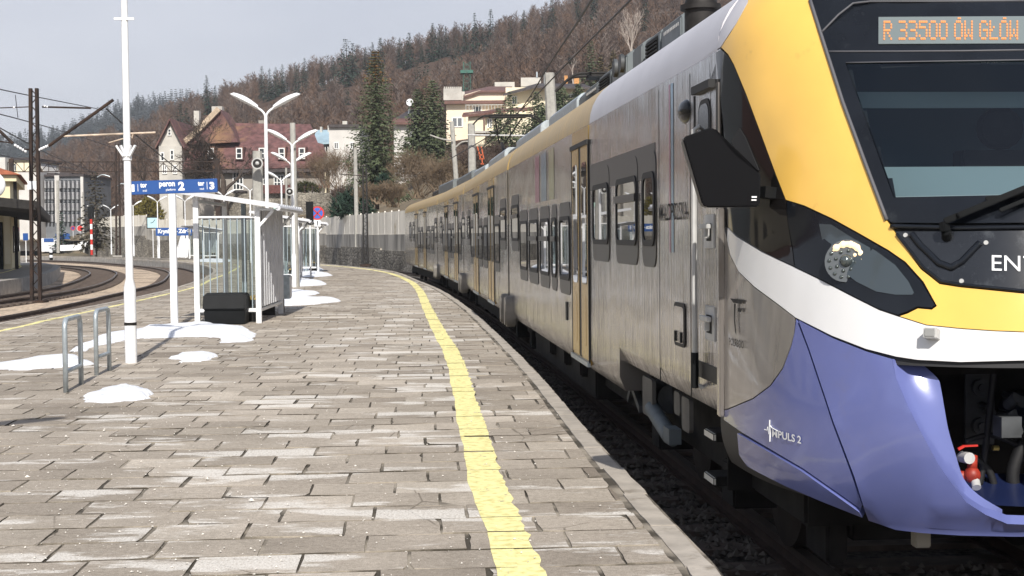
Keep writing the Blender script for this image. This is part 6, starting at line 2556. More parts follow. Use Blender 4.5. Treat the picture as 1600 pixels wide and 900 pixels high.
# --- cream and peach villas
h = House('peach_villa', 'peach coloured villa with a brown flat roof and big white chimney block', 186, px=735)
h.wall(697, 792, 160, 6, M_peach, 14)
h.block(694, 156.5, 790, 162.5, M_roofr, 15, dd=-0.9, name='roof')
h.block(693, 138, 721, 156.5, M_hwhite, 3, dd=3)
h.block(719, 143, 726, 157, M_hwhite, 2, dd=3.5)
mb = MB()
for k in range(9):
    p = h.P(694.5 + 3.2 * k, 136.5, 3)
    mb.b3(p.x - 0.09, p.x + 0.09, h.D + 3.3, h.D + 3.6, p.z - 0.3, p.z + 0.12)
mb.build('chimney_crown', M_hwhite, h.t, world=True)
h.win(706, 183, 723, 199, cols=2, fw=0.14, glass=M_wcurt)
h.win(740, 166, 752, 176, cols=1, fw=0.08)
h.poly([(726, 148), (750, 141), (800, 141), (800, 160), (726, 160)], M_peach, 6, dd=2, name='upper_storey')
h.slope([(724, 150, 1.5), (750, 141.5, 1.5), (803, 141, 1.5)], [(726, 143, 8), (765, 135, 8), (800, 135, 8)], M_roofr, name='upper_roof')
h.block(773, 128, 804, 138, M_hwhite, 2, dd=9)
mb = MB()
for k in range(13):
    p = h.P(728 + 5 * k, 170, -1.4)
    mb.b3(p.x - 0.03, p.x + 0.03, h.D - 1.42, h.D - 1.38, h.P(728, 176, -1.4).z, h.P(728, 164.5, -1.4).z)
p0, p1 = h.P(727, 164, -1.4), h.P(790, 164, -1.4)
mb.b3(p0.x, p1.x, h.D - 1.44, h.D - 1.36, p0.z - 0.05, p0.z + 0.03)
mb.build('balcony_railing', M_lightgrey, h.t, world=True)
h = House('cream_villa_bay', 'rounded cream villa wing with a dark brown roof edge below the peach villa', 176, px=760)
h.wall(732, 832, 178, 5, M_cream, 9)
h.poly([(732, 178), (758, 176), (758, 230), (732, 230)], M_cream, 2, dd=-1.0, name='bay')
h.slope([(722, 180, -1.6), (757, 177, -1.6), (776, 173, -1.0), (836, 170, -0.5)], [(724, 176, 1), (757, 173, 1), (776, 170, 1), (836, 167, 1)], M_brown)
h.win(761, 185, 769, 200, cols=2, fw=0.12, glass=M_wcurt)
h.block(731, 204, 775, 208, M_hwhite, 1.5, dd=-1.5, name='balcony')
h.block(755.5, 178, 757.5, 210, M_brown, 0.2, dd=-1.3, name='drainpipe')
h = House('cream_villa', 'cream villa with a dark roof slab on the slope left of the leaning pole', 182, px=850)
h.wall(790, 930, 136, 5, M_cream, 14, dd=1)
h.slope([(786, 147, -0.8), (836, 134.5, -0.8), (925, 136, -0.8)], [(800, 141, 2), (840, 130, 3), (912, 131, 3)], M_roofd)
h.block(814, 121, 845, 135, M_hwhite, 3, dd=4)
h.block(850, 113, 853, 131, M_galv, 0.6, dd=4, name='flue')
h.block(838, 112, 840, 122, M_galv, 0.5, dd=4, name='flue')
h.win(800, 150, 808, 163, dd=1, cols=2)
h.win(885, 147, 905, 153, dd=1, cols=3)
h.block(882, 118, 887, 131, mat('brick_orange', (0.45, 0.22, 0.08), 0.8, var=0.2), 1, dd=6)
h.block(897, 121, 905, 131, bpy.data.materials['brick_orange'], 1, dd=6)

# green lattice transmitter tower
p = at(730, 160, 215)
t = thing('lattice_tower', 'green lattice tower standing on the slope behind the peach villa', 'tower', (p.x, p.y, 12), 0)
mb = MB()
z0, z1 = at(730, 165, 215).z - 12, at(730, 97, 215).z - 12
zm = at(730, 112, 215).z - 12
for sx in (-1, 1):
    for sy in (-1, 1):
        mb.beam((sx * 0.75, sy * 0.75, 0), (sx * 0.5, sy * 0.5, z1), 0.07, 0.07)
nz = 9
for k in range(nz):
    za, zb_ = z0 + (z1 - z0) * k / nz, z0 + (z1 - z0) * (k + 1) / nz
    for sy in (-0.6, 0.6):
        mb.beam((-0.6, sy, za), (0.6, sy, zb_), 0.035, 0.035)
        mb.beam((0.6, sy, za), (-0.6, sy, zb_), 0.035, 0.035)
mb.build('lattice', mat('tower_green', (0.035, 0.13, 0.10), 0.6), t)
MB().b3(-0.95, 0.95, -0.95, 0.95, zm - 0.3, zm + 0.15).build('platform', bpy.data.materials['tower_green'], t)

# --- grey block with balconies, white block, far left
h = House('apartment_block', 'grey apartment block with rows of dark balconies beyond the left tracks', 205, cat='building', px=80)
h.wall(28, 59, 268, 0, M_wrender, 14, dd=-3, name='white_wing')
h.wall(55, 130, 274, 0, mat('block_grey', (0.17, 0.18, 0.195), 0.9, var=0.15, scale=0.5), 14)
h.block(54, 272, 130.5, 276, M_roofd, 14.5, dd=-0.4, name='roof')
h.poly([(60, 276), (66, 270), (86, 270), (86, 276)], M_roofd, 6, dd=1, name='skylight')
h.poly([(88, 275), (94, 269), (112, 270), (112, 276)], M_roofd, 6, dd=1, name='skylight')
h.block(86.5, 274, 92, 348, M_wrender, 0.8, dd=-0.7, name='pier')
h.block(127, 276, 129.5, 350, M_wrender, 0.5, dd=-0.5, name='pier')
M_bal = mat('balcony_panel', (0.30, 0.30, 0.31), 0.8, var=0.2, scale=3)
for r_ in range(4):
    y = 281 + 17.5 * r_
    for x0, x1, n_ in ((58, 86, 5), (92.5, 126, 5)):
        mbp, mbd = MB(), MB()
        for k in range(n_):
            xa = x0 + (x1 - x0) * k / n_
            w_ = (x1 - x0) / n_
            a, b = h.P(xa, y + 14, -0.02), h.P(xa + w_ * 0.82, y, -0.02)
            mbd.b3(a.x, b.x, h.D - 0.06, h.D + 0.02, a.z, b.z)
            mbp.prism([h.P(xa, y + 13, -0.9), h.P(xa + w_ * 0.45, y + 13, -0.9), h.P(xa + w_ * 0.35, y + 2, -0.9), h.P(xa, y + 1, -0.9)], (0, 0.9, 0))
        mbd.build('window_row', M_wglass, h.t, world=True)
        mbp.build('balcony_row', M_bal, h.t, world=True)
h = House('pale_hotel', 'pale flat building with a dark roof line above the grey apartment block', 235, cat='building', px=30)
h.wall(-40, 50, 250, 0, M_cream, 14)
h.block(-42, 246, 52, 251, M_roofd, 15, dd=-0.5, name='roof')
h.wall(-10, 8, 246, 0, M_wrender, 5, dd=-3, name='wing')
for x in (12, 20): h.win(x, 256, x + 5, 267, cols=2)
h.gable(55, 70, 270, 257, M_wrender, 8, dd=4, name='small_gable')

# --- yellow station building with canopy
M_ystn = mat('pale_yellow_render', (0.72, 0.63, 0.42), 0.85, var=0.06, scale=1)
SD_ = 78.0
h = House('station_building', 'pale yellow station building with a dark platform canopy at the left picture edge', SD_, cat='building', px=0)
h.t.location = (at(18, 400, SD_).x, SD_, 0)
h.t.rotation_euler = (0, 0, 0.30)
MAT4[h.t.name] = Matrix.Translation(h.t.location) @ Matrix.Rotation(0.30, 4, 'Z')
ZW = at(20, 282, SD_).z
MB().b3(-14, 0, 0, 14, 0, ZW).build('wall', M_ystn, h.t)
MB().b3(-14.3, 0.35, -0.35, 14.3, ZW - 0.05, ZW + 0.28).build('cornice', M_ystn, h.t)
M_stile = mat('station_tiles', (0.32, 0.10, 0.045), 0.7, var=0.2, scale=3)
mb = MB()
zr = ZW + 0.30
mb.add([(-14.6, -0.6, zr), (0.6, -0.6, zr), (0.6, 14.6, zr), (-14.6, 14.6, zr), (-9, 4, zr + 2.0), (-5, 4, zr + 2.0), (-5, 10, zr + 2.0), (-9, 10, zr + 2.0)], [(0, 1, 5, 4), (1, 2, 6, 5), (2, 3, 7, 6), (3, 0, 4, 7), (4, 5, 6, 7), (3, 2, 1, 0)])
mb.build('roof', M_stile, h.t)
zc = at(46, 340, SD_).z + 0.25
mb = MB()
rows = []
for i in range(81):
    y = -24 + 36 * i / 80
    dz = 0.05 * (1 if i % 4 < 2 else -1)
    rows.append([Vector((-5, y, zc + 0.75 + dz)), Vector((1.9, y, zc + dz))])
mb.grid(rows)
mb.grid([[v + Vector((0, 0, -0.35)) for v in r] for r in rows])
mb.grid([[r[1] for r in rows], [r[1] + Vector((0, 0, -0.35)) for r in rows]])
for r in (rows[0], rows[-1]): mb.grid([[r[0], r[1]], [r[0] + Vector((0, 0, -0.35)), r[1] + Vector((0, 0, -0.35))]])
mb.build('canopy', M_dark, h.t)
MB().b3(-5.5, -0.42, -0.06, 0.1, 0, 2.6).build('door', M_black, h.t)
MB().b3(-0.36, -0.05, -0.10, 0.1, 0.3, 3.2).build('pilaster', M_cream, h.t)
MB().b3(-14.06, 0.06, -0.06, 14.06, zc + 0.35, zc + 0.75).build('band', mat('plinth_band', (0.5, 0.5, 0.48), 0.8), h.t)
for y in (3, 7, 11): MB().b3(-0.03, 0.07, y - 0.6, y + 0.6, 0.9, 2.4).build('window', M_wglass, h.t)
MB().tube([(0.25, 0.3, 0), (0.25, 0.3, ZW)], 0.10, 10).build('drainpipe', M_dark, h.t)
p = at(-12, 289, 60)
t = thing('round_lamp', 'large white round lamp disc cut by the left picture edge', 'lamp', (p.x, 60, p.z), 0)
MB().ball((0, 0, 0), (0.56, 0.2, 0.56), 24, 14).build('disc', M_white, t, smooth=True)
MB().tube([(0, 0.1, 0), (-0.6, 0.1, -0.4)], 0.05, 8).build('arm', M_dark, t)

# --- white low wall, white sheds at the far crossing
for x0, y0, x1, y1, D, lab, nm, cat_ in ((62, 372, 91, 392, 190, 'white hoarding with a blue edge beyond the track curve', 'hoarding', 'hoarding'), (94, 360, 117, 368, 210, 'white flat kiosk roof right of the hoarding', 'kiosk', 'kiosk')):
    a, b = at(x0, y1, D), at(x1, y0, D)
    t = thing(nm, lab, cat_, ((a.x + b.x) / 2, D, 0), 0)
    MB().b3(a.x, b.x, D, D + 2.5, 0, b.z).build('panel', M_letter, t, world=True)
    MB().b3(a.x + 0.6, b.x - 0.6, D - 0.08, D, b.z - 0.5, b.z - 0.02).build('edge_board', M_blue, t, world=True)
t = thing('crossing_barrier_wall', 'low white wall curving up beside the far crossing', 'wall', (at(115, 390, 185).x, 185, 0), 0)
MB().prism([at(x, y, 185) for x, y in ((94, 392), (94, 383), (120, 382), (130, 376), (139, 376), (138, 384), (122, 391))], (0, 0.5, 0)).build('wall_face', M_letter, t, world=True)
struct('bank', MB().grid([[at(60, 402, 186), at(145, 402, 186)], [at(60, 372, 215), at(145, 366, 215)]]), M_earth, 'dry grassy bank at the far crossing')

# ---------------------------------------------------------------- catenary masts, poles and wires
def lattice_mast(px0, px1, ybase, ytop, zb, label, m=M_rusty, w=0.10, sub=26):
    a = gnd((px0 + px1) / 2, ybase, zb)
    D = a.y
    k = D / FPX
    gap = (px1 - px0) * k
    top = at((px0 + px1) / 2 - 4 * (ybase - ytop) / 340, ytop, D)
    t = thing('catenary_mast', label, 'mast', (a.x, D, zb), 0)
    mb = MB()
    H_ = top.z - zb
    lean = top.x - a.x
    for sx in (-1, 1): mb.beam((sx * gap / 2, 0, 0), (sx * gap / 2 * 0.75 + lean, 0, H_), w, 0.14)
    mb.build('upright', m, t)
    lb = MB()
    for i in range(sub):
        t0, t1 = i / sub, (i + 1) / sub
        s_ = 1 if i % 2 else -1
        lb.beam((s_ * gap / 2 * 0.85 + lean * t0, 0.03, H_ * t0), (-s_ * gap / 2 * 0.85 + lean * t1, 0.03, H_ * t1), 0.03, 0.03)
    lb.build('lattice', m, t)
    MB().b3(-gap * 1.2, gap * 1.2, -0.3, 0.3, -0.1, 0.06).build('footing', M_conc if zb > -0.2 else M_rusty, t)
    return t, D


mast, DM_ = lattice_mast(50, 63, 472, 138, RAIL - 0.15, 'dark twin-post catenary mast between the left tracks')
# white band and rust patches on the mast
kk = DM_ / FPX


def MP(px, py, dy=0.0): return at(px, py, DM_ + dy)


mb = MB()
for px in (47.5, 55): mb.b3(MP(px - 3, 290).x, MP(px + 3, 290).x, DM_ - 0.085, DM_ + 0.085, MP(55, 296).z, MP(55, 283).z)
mb.build('white_band', M_letter, mast, world=True)
mb = MB()
mb.tube([MP(76, 228), MP(177, 156)], 0.055, 8)
mb.tube([MP(66, 167), MP(142, 169)], 0.032, 8)
mb.build('bracket_tube', M_rusty, mast, world=True)
mb = MB()
mb.tube([MP(95, 213), MP(243, 207)], 0.034, 8)
mb.tube([MP(208, 209), MP(206, 216)], 0.02, 6)
mb.tube([MP(205, 213), MP(170, 223)], 0.022, 6)
mb.build('steady_arm', mat('rust_white', (0.52, 0.42, 0.33), 0.7, var=0.3, scale=3), mast, world=True)
mb = MB()
for k in range(5):
    mb.ball(MP(61 + 3.6 * k, 234 - 1.6 * k), 0.05, 10, 6)
    mb.ball(MP(24 + 4 * k, 227 + 2.4 * k), 0.05, 10, 6)
for px, py in ((70, 166), (74, 167), (22, 168)): mb.ball(MP(px, py), 0.04, 8, 6)
build_each(mb, 'insulator', M_letter, mast, world=True, smooth=True)
mb = MB()
mb.tube([MP(46, 234), MP(38, 233)], 0.03, 6)
mb.tube([MP(20, 224), MP(-20, 186)], 0.055, 8)
mb.tube([MP(15, 223), MP(-20, 218)], 0.03, 6)
mb.tube([MP(-10, 169), MP(45, 167)], 0.02, 6)
mb.build('rear_bracket', M_rusty, mast, world=True)

m2, D2 = lattice_mast(568, 575, 414, 262, -0.2, 'thin dark lattice mast in front of the stained wall', m=M_dark, w=0.10)
mb = MB()
mb.tube([at(571, 275, D2), at(530, 272, D2)], 0.03, 6)
mb.tube([at(571, 300, D2), at(556, 280, D2)], 0.03, 6)
mb.build('bracket_tube', M_rusty, m2, world=True)
t, D3 = lattice_mast(182, 188, 400, 225, 0, 'rusty portal mast by the far twin lamps', w=0.16)
D3 = 150
# portal truss over the left tracks
pt = thing('portal_truss', 'long thin rusty truss gantry spanning the left tracks in front of the hill', 'gantry', (at(130, 260, 150).x, 150, at(130, 260, 150).z), 0)
mb = MB()
for y0_, y1_ in ((253.5, 254), (268.5, 269)): mb.beam(at(12, y0_, 150), at(345, y1_ - 1.5, 150), 0.10, 0.10)
n_ = 26
for i in range(n_):
    x0, x1 = 12 + 333 * i / n_, 12 + 333 * (i + 1) / n_
    mb.beam(at(x0, 254 if i % 2 else 269, 150), at(x1, 269 if i % 2 else 254, 150), 0.06, 0.06)
    mb.beam(at(x0, 254, 150), at(x0, 269, 150), 0.06, 0.06)
mb.build('truss', M_rusty, pt, world=True)
for x in (21, 342):
    a = at(x, 400, 150)
    MB().b3(a.x - 0.25, a.x + 0.25, 149.9, 150.1, 0, at(x, 248, 150).z).build('leg', M_rusty, pt, world=True)

for (pb, pt_, yt, D, lab, w0) in ((558, 555, 232, 99, 'slim grey concrete pole left of the lattice mast by the wall', 0.17), (722, 706, 190, 95, 'leaning grey concrete pole with a curved lamp arm above the train roof', 0.20),
                                  (740, 736.5, 193, 88, 'upright pale concrete pole behind the train with a pantograph in front', 0.30), (873, 858, 114, 72, 'thick leaning concrete pole in front of the cream villa', 0.36),
                                  (91, 90, 282, 170, 'dark wooden pole in front of the grey apartment block', 0.2), (131, 129.5, 300, 172, 'thin pole at the corner of the grey apartment block', 0.12),
                                  (449, 447, 262, 157, 'old pale pole before the mansard house windows', 0.16)):
    conc_pole(pb, pt_, yt, D, lab, w0, w0 * 0.72)


def attach(name, label, cat, segs, r, m, D, base):
    p = at(*base, D)
    t = thing(name, label, cat, (p.x, D, p.z), 0)
    mb = MB()
    for s_ in segs: mb.tube(smooth_line([at(x, y, D) for x, y in s_], 4) if len(s_) > 2 else [at(x, y, D) for x, y in s_], r, 8)
    mb.build('tube', m, t, world=True, smooth=40)
    return t


attach('lamp_bracket', 'curved grey lamp arm on the leaning concrete pole', 'street lamp', [[(708, 220), (690, 217), (672, 211)], [(712, 230), (722, 222), (735, 221)]], 0.05, M_pole, 94.7, (708, 220))
attach('steady_bracket', 'long pale steady tube reaching left from the pole across to the pantograph', 'bracket', [[(731, 211), (826, 212)]], 0.05, M_lightgrey, 87, (740, 211))
p = at(754, 243, 86)
t = thing('orange_frame', 'small bright orange frame hanging beside the upright pole above the train', 'frame', (p.x, 86, p.z), 0)
mb = MB()
for a_, b_ in (((746, 229), (751, 248)), ((752, 229), (756, 248)), ((748, 242), (755, 242)), ((749, 248), (757, 248)), ((753, 248), (754, 256)), ((751, 256), (756, 256))): mb.beam(at(*a_, 86), at(*b_, 86), 0.065, 0.065)
mb.build('frame', M_orange, t, world=True)
for x, y, lab in ((160, 276, 'pale curved lamp arm over the conifer by the portal truss'), (190, 290, 'pale lamp arm right of the rusty portal mast'), (652, 273, 'pale lamp arm among the shrubs above the train tail')):
    attach('curved_lamp', lab, 'street lamp', [[(x - 8, y + 1), (x, y - 3), (x + 12, y)]], 0.05, M_galv, 140, (x, y))


def wire(pts, label, r=0.018):
    r *= 1.05
    o = MB().tube(smooth_line(pts, 8), r, 5).build('overhead_wire', M_wire, smooth=True)
    return tag(o, label, 'wire', 'overhead wires')


wire([at(744, 240, 75), at(808, 178, 58), at(862, 95, 38), at(905, 30, 27), at(960, -60, 18)], 'contact wire rising over the train roof, the left of the two wires before the hill', 0.022)
wire([at(700, 250, 80), at(760, 215, 66), at(818, 168, 55), at(890, 95, 40), at(985, 0, 26), at(1040, -60, 20)], 'carrier wire rising over the train roof, the right of the two wires before the hill', 0.022)
dd = DM_
wire([at(-30, 133, dd - 8), at(40, 148, dd), at(142, 168, dd + 14), at(160, 172, dd + 18)], 'topmost wire passing the left mast and ending at the bracket tube', 0.018)
wire([at(-30, 171, dd - 10), at(40, 189, dd), at(120, 212, dd + 14), at(205, 240, dd + 35), at(270, 262, dd + 70)], 'second wire sloping down past the left mast', 0.018)
wire([at(-30, 183, dd - 12), at(40, 222, dd), at(90, 247, dd + 14), at(150, 270, dd + 35)], 'third wire dropping to the right below the insulators', 0.018)
wire([at(166, 170, dd), at(195, 196, dd + 3), at(235, 230, dd + 8), at(290, 275, dd + 14)], 'stay wire falling right from the tip of the bracket tube', 0.022)
wire([at(-20, 238, dd), at(40, 250, dd + 10), at(120, 265, dd + 30)], 'faint lowest wire at the left picture edge', 0.016)
wire([at(24, 148, dd - 3), at(28, 184, dd - 3)], 'short vertical dropper between the two upper left wires', 0.012)

# station hall and added valley side beyond the left picture edge (seen only as reflections)
t = thing('unseen_station_hall', 'long cream station hall outside the left picture edge, mirrored in the train side', 'building', (-34, -6, 0), 0.0)
MB().b3(-8, 0, 0, 50, -0.5, 7.5).build('wall', M_cream, t)
MB().add([(-8.5, -0.5, 7.5), (0.5, -0.5, 7.5), (0.5, 50.5, 7.5), (-8.5, 50.5, 7.5), (-4, 2, 10.5), (-4, 48, 10.5)], [(0, 1, 4), (1, 2, 5, 4), (2, 3, 5), (3, 0, 4, 5), (3, 2, 1, 0)]).build('roof', M_brown, t)
for k in range(10): MB().b3(-0.1, 0.06, 2 + 4.8 * k, 4 + 4.8 * k, 1.0, 4.2).build('window', M_wglass, t)
# ================================================================ HILLS, WOODS, TREES
rnd = random.Random(53)
M_forestfloor = mat('forest_floor', (0.085, 0.055, 0.042), 1.0, var=0.3, scale=0.08, dirt=((0.12, 0.085, 0.06), 0.03, 0.5, 0.65), spec=0.1)
M_twigs = leaf_mat('bare_twigs', (0.115, 0.072, 0.050), (0.18, 0.118, 0.084))
M_twigd = leaf_mat('bare_twigs_dark', (0.068, 0.047, 0.039), (0.108, 0.078, 0.064))
M_twigt = leaf_mat('tree_bark_dark', (0.045, 0.034, 0.028), (0.085, 0.065, 0.052))
M_bark = mat('bark', (0.075, 0.055, 0.042), 0.95, var=0.3, scale=3)
M_shrub = leaf_mat('shrub_twigs', (0.115, 0.082, 0.054), (0.21, 0.158, 0.108))
M_birch = leaf_mat('birch_twigs', (0.34, 0.29, 0.25), (0.48, 0.42, 0.37))
M_needle = leaf_mat('spruce_needles', (0.050, 0.066, 0.034), (0.12, 0.145, 0.075))
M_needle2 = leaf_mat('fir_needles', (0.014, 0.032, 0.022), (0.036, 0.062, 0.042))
M_needle3 = leaf_mat('larch_needles', (0.07, 0.06, 0.03), (0.13, 0.095, 0.045))
M_cone = leaf_mat('cone_brown', (0.17, 0.085, 0.03), (0.24, 0.13, 0.05))
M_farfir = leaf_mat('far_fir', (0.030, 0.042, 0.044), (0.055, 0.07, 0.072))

# near hill: ridge line (picture x, y of bare ground below the crowns)
RIDGE_PX = [(-400, 310), (-150, 302), (0, 296), (60, 284), (90, 264), (120, 252), (160, 238), (200, 226), (230, 214), (250, 205), (300, 188), (360, 170), (420, 154), (500, 128), (600, 106), (700, 86), (800, 64), (900, 30), (1000, -5), (1200, -40), (1700, -60)]
D_R1 = 420.0
D0_PX = [(-400, 200), (100, 200), (140, 184), (172, 174), (230, 163), (300, 153), (345, 146), (430, 134), (510, 119), (564, 103), (635, 88), (700, 76), (760, 68), (860, 58), (1700, 58)]


def hill_z(px, D):
    y = interp(RIDGE_PX, px)
    zr = at(px, y, D_R1).z
    D_R0 = interp(D0_PX, px)
    t = (D - D_R0) / (D_R1 - D_R0)
    if t <= 0: return 1.4
    if t > 1: return zr * (1 - (t - 1) * 0.9)
    n = math.sin(px * 0.021 + D * 0.03) * 0.8 + math.sin(px * 0.05 - D * 0.05) * 0.5
    z0 = 1.6
    return z0 + (zr - z0) * (0.12 * t + 0.88 * t ** 1.45) + n * min(1, t * 3)


rows = []
for i in range(49):
    row_ = []
    for px in range(-400, 1701, 30):
        d0 = interp(D0_PX, px)
        D = d0 + (520 - d0) * (i / 48) ** 1.3
        row_.append(Vector((at(px, 369, D).x, D, hill_z(px, D))))
    rows.append(row_)
M_dry = mat('dry_grass', (0.15, 0.115, 0.07), 0.95, var=0.3, scale=0.9, dirt=((0.10, 0.08, 0.05), 0.5, 0.5, 0.65))
mb = MB()
mb.grid(rows[:15], 1)
mb.grid(rows[14:], 0)
struct('hillside', mb, [M_forestfloor, M_dry], 'steep brown wooded hillside behind the station', smooth=True, fixn=False)

# far hill on the left; end beyond the frame added to darken train reflections
FAR_PX = [(-1700, -150), (-900, -60), (-500, 60), (-220, 190), (-80, 236), (0, 236), (60, 228), (100, 220), (140, 202), (180, 184), (213, 176), (253, 171), (293, 164), (330, 164), (420, 172), (700, 190)]
rows = []
for D, k in ((560, 0.0), (760, 0.45), (1000, 1.0), (1200, 0.9)):
    rows.append([Vector((at(px, 369, D).x, D, -2 + (at(px, interp(FAR_PX, px), 1000).z + 2) * k)) for px in range(-1700, 701, 40)])
struct('far_hill', MB().grid(rows), mat('far_hill_floor', (0.028, 0.036, 0.036), 1.0, var=0.3, scale=0.02), 'distant dark conifer hill on the left, its unseen end raised to darken reflections', smooth=True, fixn=False)


# ---- tree generators
def twig_tri(mb, p, d, L_, w, rr):
    s_ = nrm(d.cross(Vector((rr.uniform(-1, 1), rr.uniform(-1, 1), rr.uniform(-1, 1)))))
    b = len(mb.v)
    mb.v += [p - s_ * w / 2, p + s_ * w / 2, p + d * L_]
    mb.f.append([b, b + 1, b + 2])
    mb.m.append(0)


def bare_tree(mb, p, d, L_, r, depth, rr, spread=0.6, up=0.25, tubes=2, kids_=(3, 4), shrink=0.68, minr=0.012):
    """recursive branching; thick members are tubes, fine twigs are slender triangles"""
    segs = 3
    q = p.copy()
    dd_ = d.copy()
    pts = [q.copy()]
    for i in range(segs):
        dd_ = nrm(dd_ + Vector((rr.gauss(0, 0.10), rr.gauss(0, 0.10), rr.gauss(0, 0.08) + up * 0.15)))
        q = q + dd_ * (L_ / segs)
        pts.append(q.copy())
    r1 = r * 0.62
    if tubes > 0: mb.tube(pts, [r + (r1 - r) * i / segs for i in range(segs + 1)], 5 if r > 0.06 else 3, cap=False)
    else:
        for a, b in zip(pts, pts[1:]): twig_tri(mb, a, nrm(b - a), (b - a).length * 1.25, max(r * 1.6, minr), rr)
    if depth <= 0: return
    for k in range(rr.randint(*kids_)):
        t = rr.uniform(0.35, 1.0) if k else 1.0
        i = min(segs - 1, int(t * segs))
        bp = pts[i] + (pts[i + 1] - pts[i]) * (t * segs - i)
        side = nrm(Vector((rr.gauss(0, 1), rr.gauss(0, 1), rr.gauss(0, 0.6))))
        side = nrm(side - dd_ * side.dot(dd_))
        nd = nrm(dd_ + side * spread * rr.uniform(0.6, 1.3) + Vector((0, 0, up)))
        bare_tree(mb, bp, nd, L_ * shrink * rr.uniform(0.8, 1.15), r1 * rr.uniform(0.55, 0.8), depth - 1, rr, spread, up, tubes - 1, kids_, shrink, minr)


def conifer_mesh(h, rad, seed, whorls, per, blades, tip_mat=False, droop=0.35, bl=0.55, bw=0.16, low=0.10, power=0.85):
    """crown: whorls of drooping boughs clothed with needle blades; returns trunk MB, crown MB"""
    rr = random.Random(seed)
    tr, cr = MB(), MB()
    tr.tube([(0, 0, -0.5), (0, 0, h * 0.5), (0, 0, h * 0.97)], [h * 0.014, h * 0.009, 0.015], 7)
    for w in range(whorls):
        t = low + (0.985 - low) * w / (whorls - 1)
        z = h * t
        R_ = rad * (1 - t) ** power * rr.uniform(0.78, 1.15) + 0.05 * rad
        if t < low + 0.12: R_ *= 0.75 + 2.0 * (t - low)
        n = max(4, int(per * (0.55 + 0.45 * (1 - t))))
        a0 = rr.uniform(0, 6.28)
        for k in range(n):
            a = a0 + 2 * PI * k / n + rr.uniform(-0.25, 0.25)
            L_ = R_ * rr.uniform(0.65, 1.18)
            out = Vector((math.cos(a), math.sin(a), 0))
            dr = droop * rr.uniform(0.6, 1.4) * (1.1 - t)
            nb_ = max(2, int(blades * (0.4 + 0.6 * (1 - t))))
            for j in range(nb_):
                u = (j + rr.random()) / nb_
                p = out * L_ * u + Vector((0, 0, z - dr * L_ * u * (1.2 - 0.7 * u)))
                sd = out.cross(Vector((0, 0, 1))) * rr.choice((-1, 1))
                d = nrm(out * rr.uniform(0.3, 1.0) + sd * rr.uniform(0.0, 0.9) + Vector((0, 0, rr.uniform(-0.75, 0.15))))
                l_ = bl * rr.uniform(0.6, 1.3) * (0.3 + 0.7 * (1 - t))
                s_ = nrm(d.cross(Vector((rr.gauss(0, .5), rr.gauss(0, .5), 1))))
                b = len(cr.v)
                wd = bw * rr.uniform(0.7, 1.3)
                cr.v += [p - s_ * wd * 0.25, p + d * l_ * 0.45 - s_ * wd * 0.5 + Vector((0, 0, -0.03)), p + d * l_, p + d * l_ * 0.45 + s_ * wd * 0.5 + Vector((0, 0, -0.03))]
                cr.f.append([b, b + 1, b + 2, b + 3])
                cr.m.append(1 if (tip_mat and t > 0.78 and rr.random() < (t - 0.70) * 2.2) else 0)
    return tr, cr


def conifer(name, label, loc, h, rad, seed, mats, group=None, **k):
    tr, cr = conifer_mesh(h, rad, seed, **k)
    t = thing(name, label, 'tree', loc, 0, group)
    tr.build('trunk', M_bark, t, fixn=False)
    cr.build('crown', mats, t, fixn=False)
    return t


HC = [(413, 117, 98, 410), (425, 122, 100, 400), (435, 125, 100, 405), (327, 141, 118, 415), (340, 138, 120, 415), (295, 172, 153, 350), (285, 178, 160, 340), (506, 108, 78, 400), (480, 110, 82, 410), (545, 95, 55, 390), (555, 95, 50, 400),
      (586, 92, 52, 410), (598, 92, 60, 400), (628, 85, 48, 410), (643, 88, 48, 400), (662, 80, 52, 405), (680, 78, 40, 395), (690, 75, 45, 400), (716, 72, 36, 380), (655, 108, 84, 330), (668, 112, 82, 320), (545, 132, 110, 340), (770, 50, 8, 410),
      (800, 55, 12, 390), (822, 40, 0, 410), (745, 62, 24, 400), (893, 96, 60, 300), (930, 15, -30, 380), (905, 20, -25, 400), (850, 45, 20, 390), (1010, 40, -20, 330), (730, 66, 30, 405), (467, 118, 95, 405), (758, 55, 30, 408), (700, 70, 40, 402), (575, 96, 60, 405), (865, 30, -5, 405),
      (195, 214, 196, 420), (445, 120, 98, 415), (525, 105, 80, 412)]

# ---- bare wood on the hill (one mass)
def proto_bare(seed, h):
    rr = random.Random(seed)
    mb = MB()
    lean = Vector((rr.gauss(0, 0.05), rr.gauss(0, 0.05), 1))
    twig_tri(mb, Vector((0, 0, -1)), nrm(lean), h * 0.95, 0.24, rr)
    twig_tri(mb, Vector((0, 0, -1)), nrm(lean + Vector((0.02, 0.05, 0))), h * 0.8, 0.22, rr)
    for k in range(46):
        t = rr.uniform(0.22, 0.95)
        p = nrm(lean) * h * t
        a = rr.uniform(0, 6.28)
        ln_ = h * 0.40 * (1.05 - t) ** 0.6 * rr.uniform(0.6, 1.1)
        d = nrm(Vector((math.cos(a), math.sin(a), rr.uniform(0.5, 1.5))))
        twig_tri(mb, p, d, ln_, 0.14, rr)
        for j in range(2):
            twig_tri(mb, p + d * ln_ * rr.uniform(0.25, 0.7), nrm(d + Vector((rr.gauss(0, .6), rr.gauss(0, .6), rr.uniform(0, .6)))), ln_ * 0.6, 0.10, rr)
    return mb


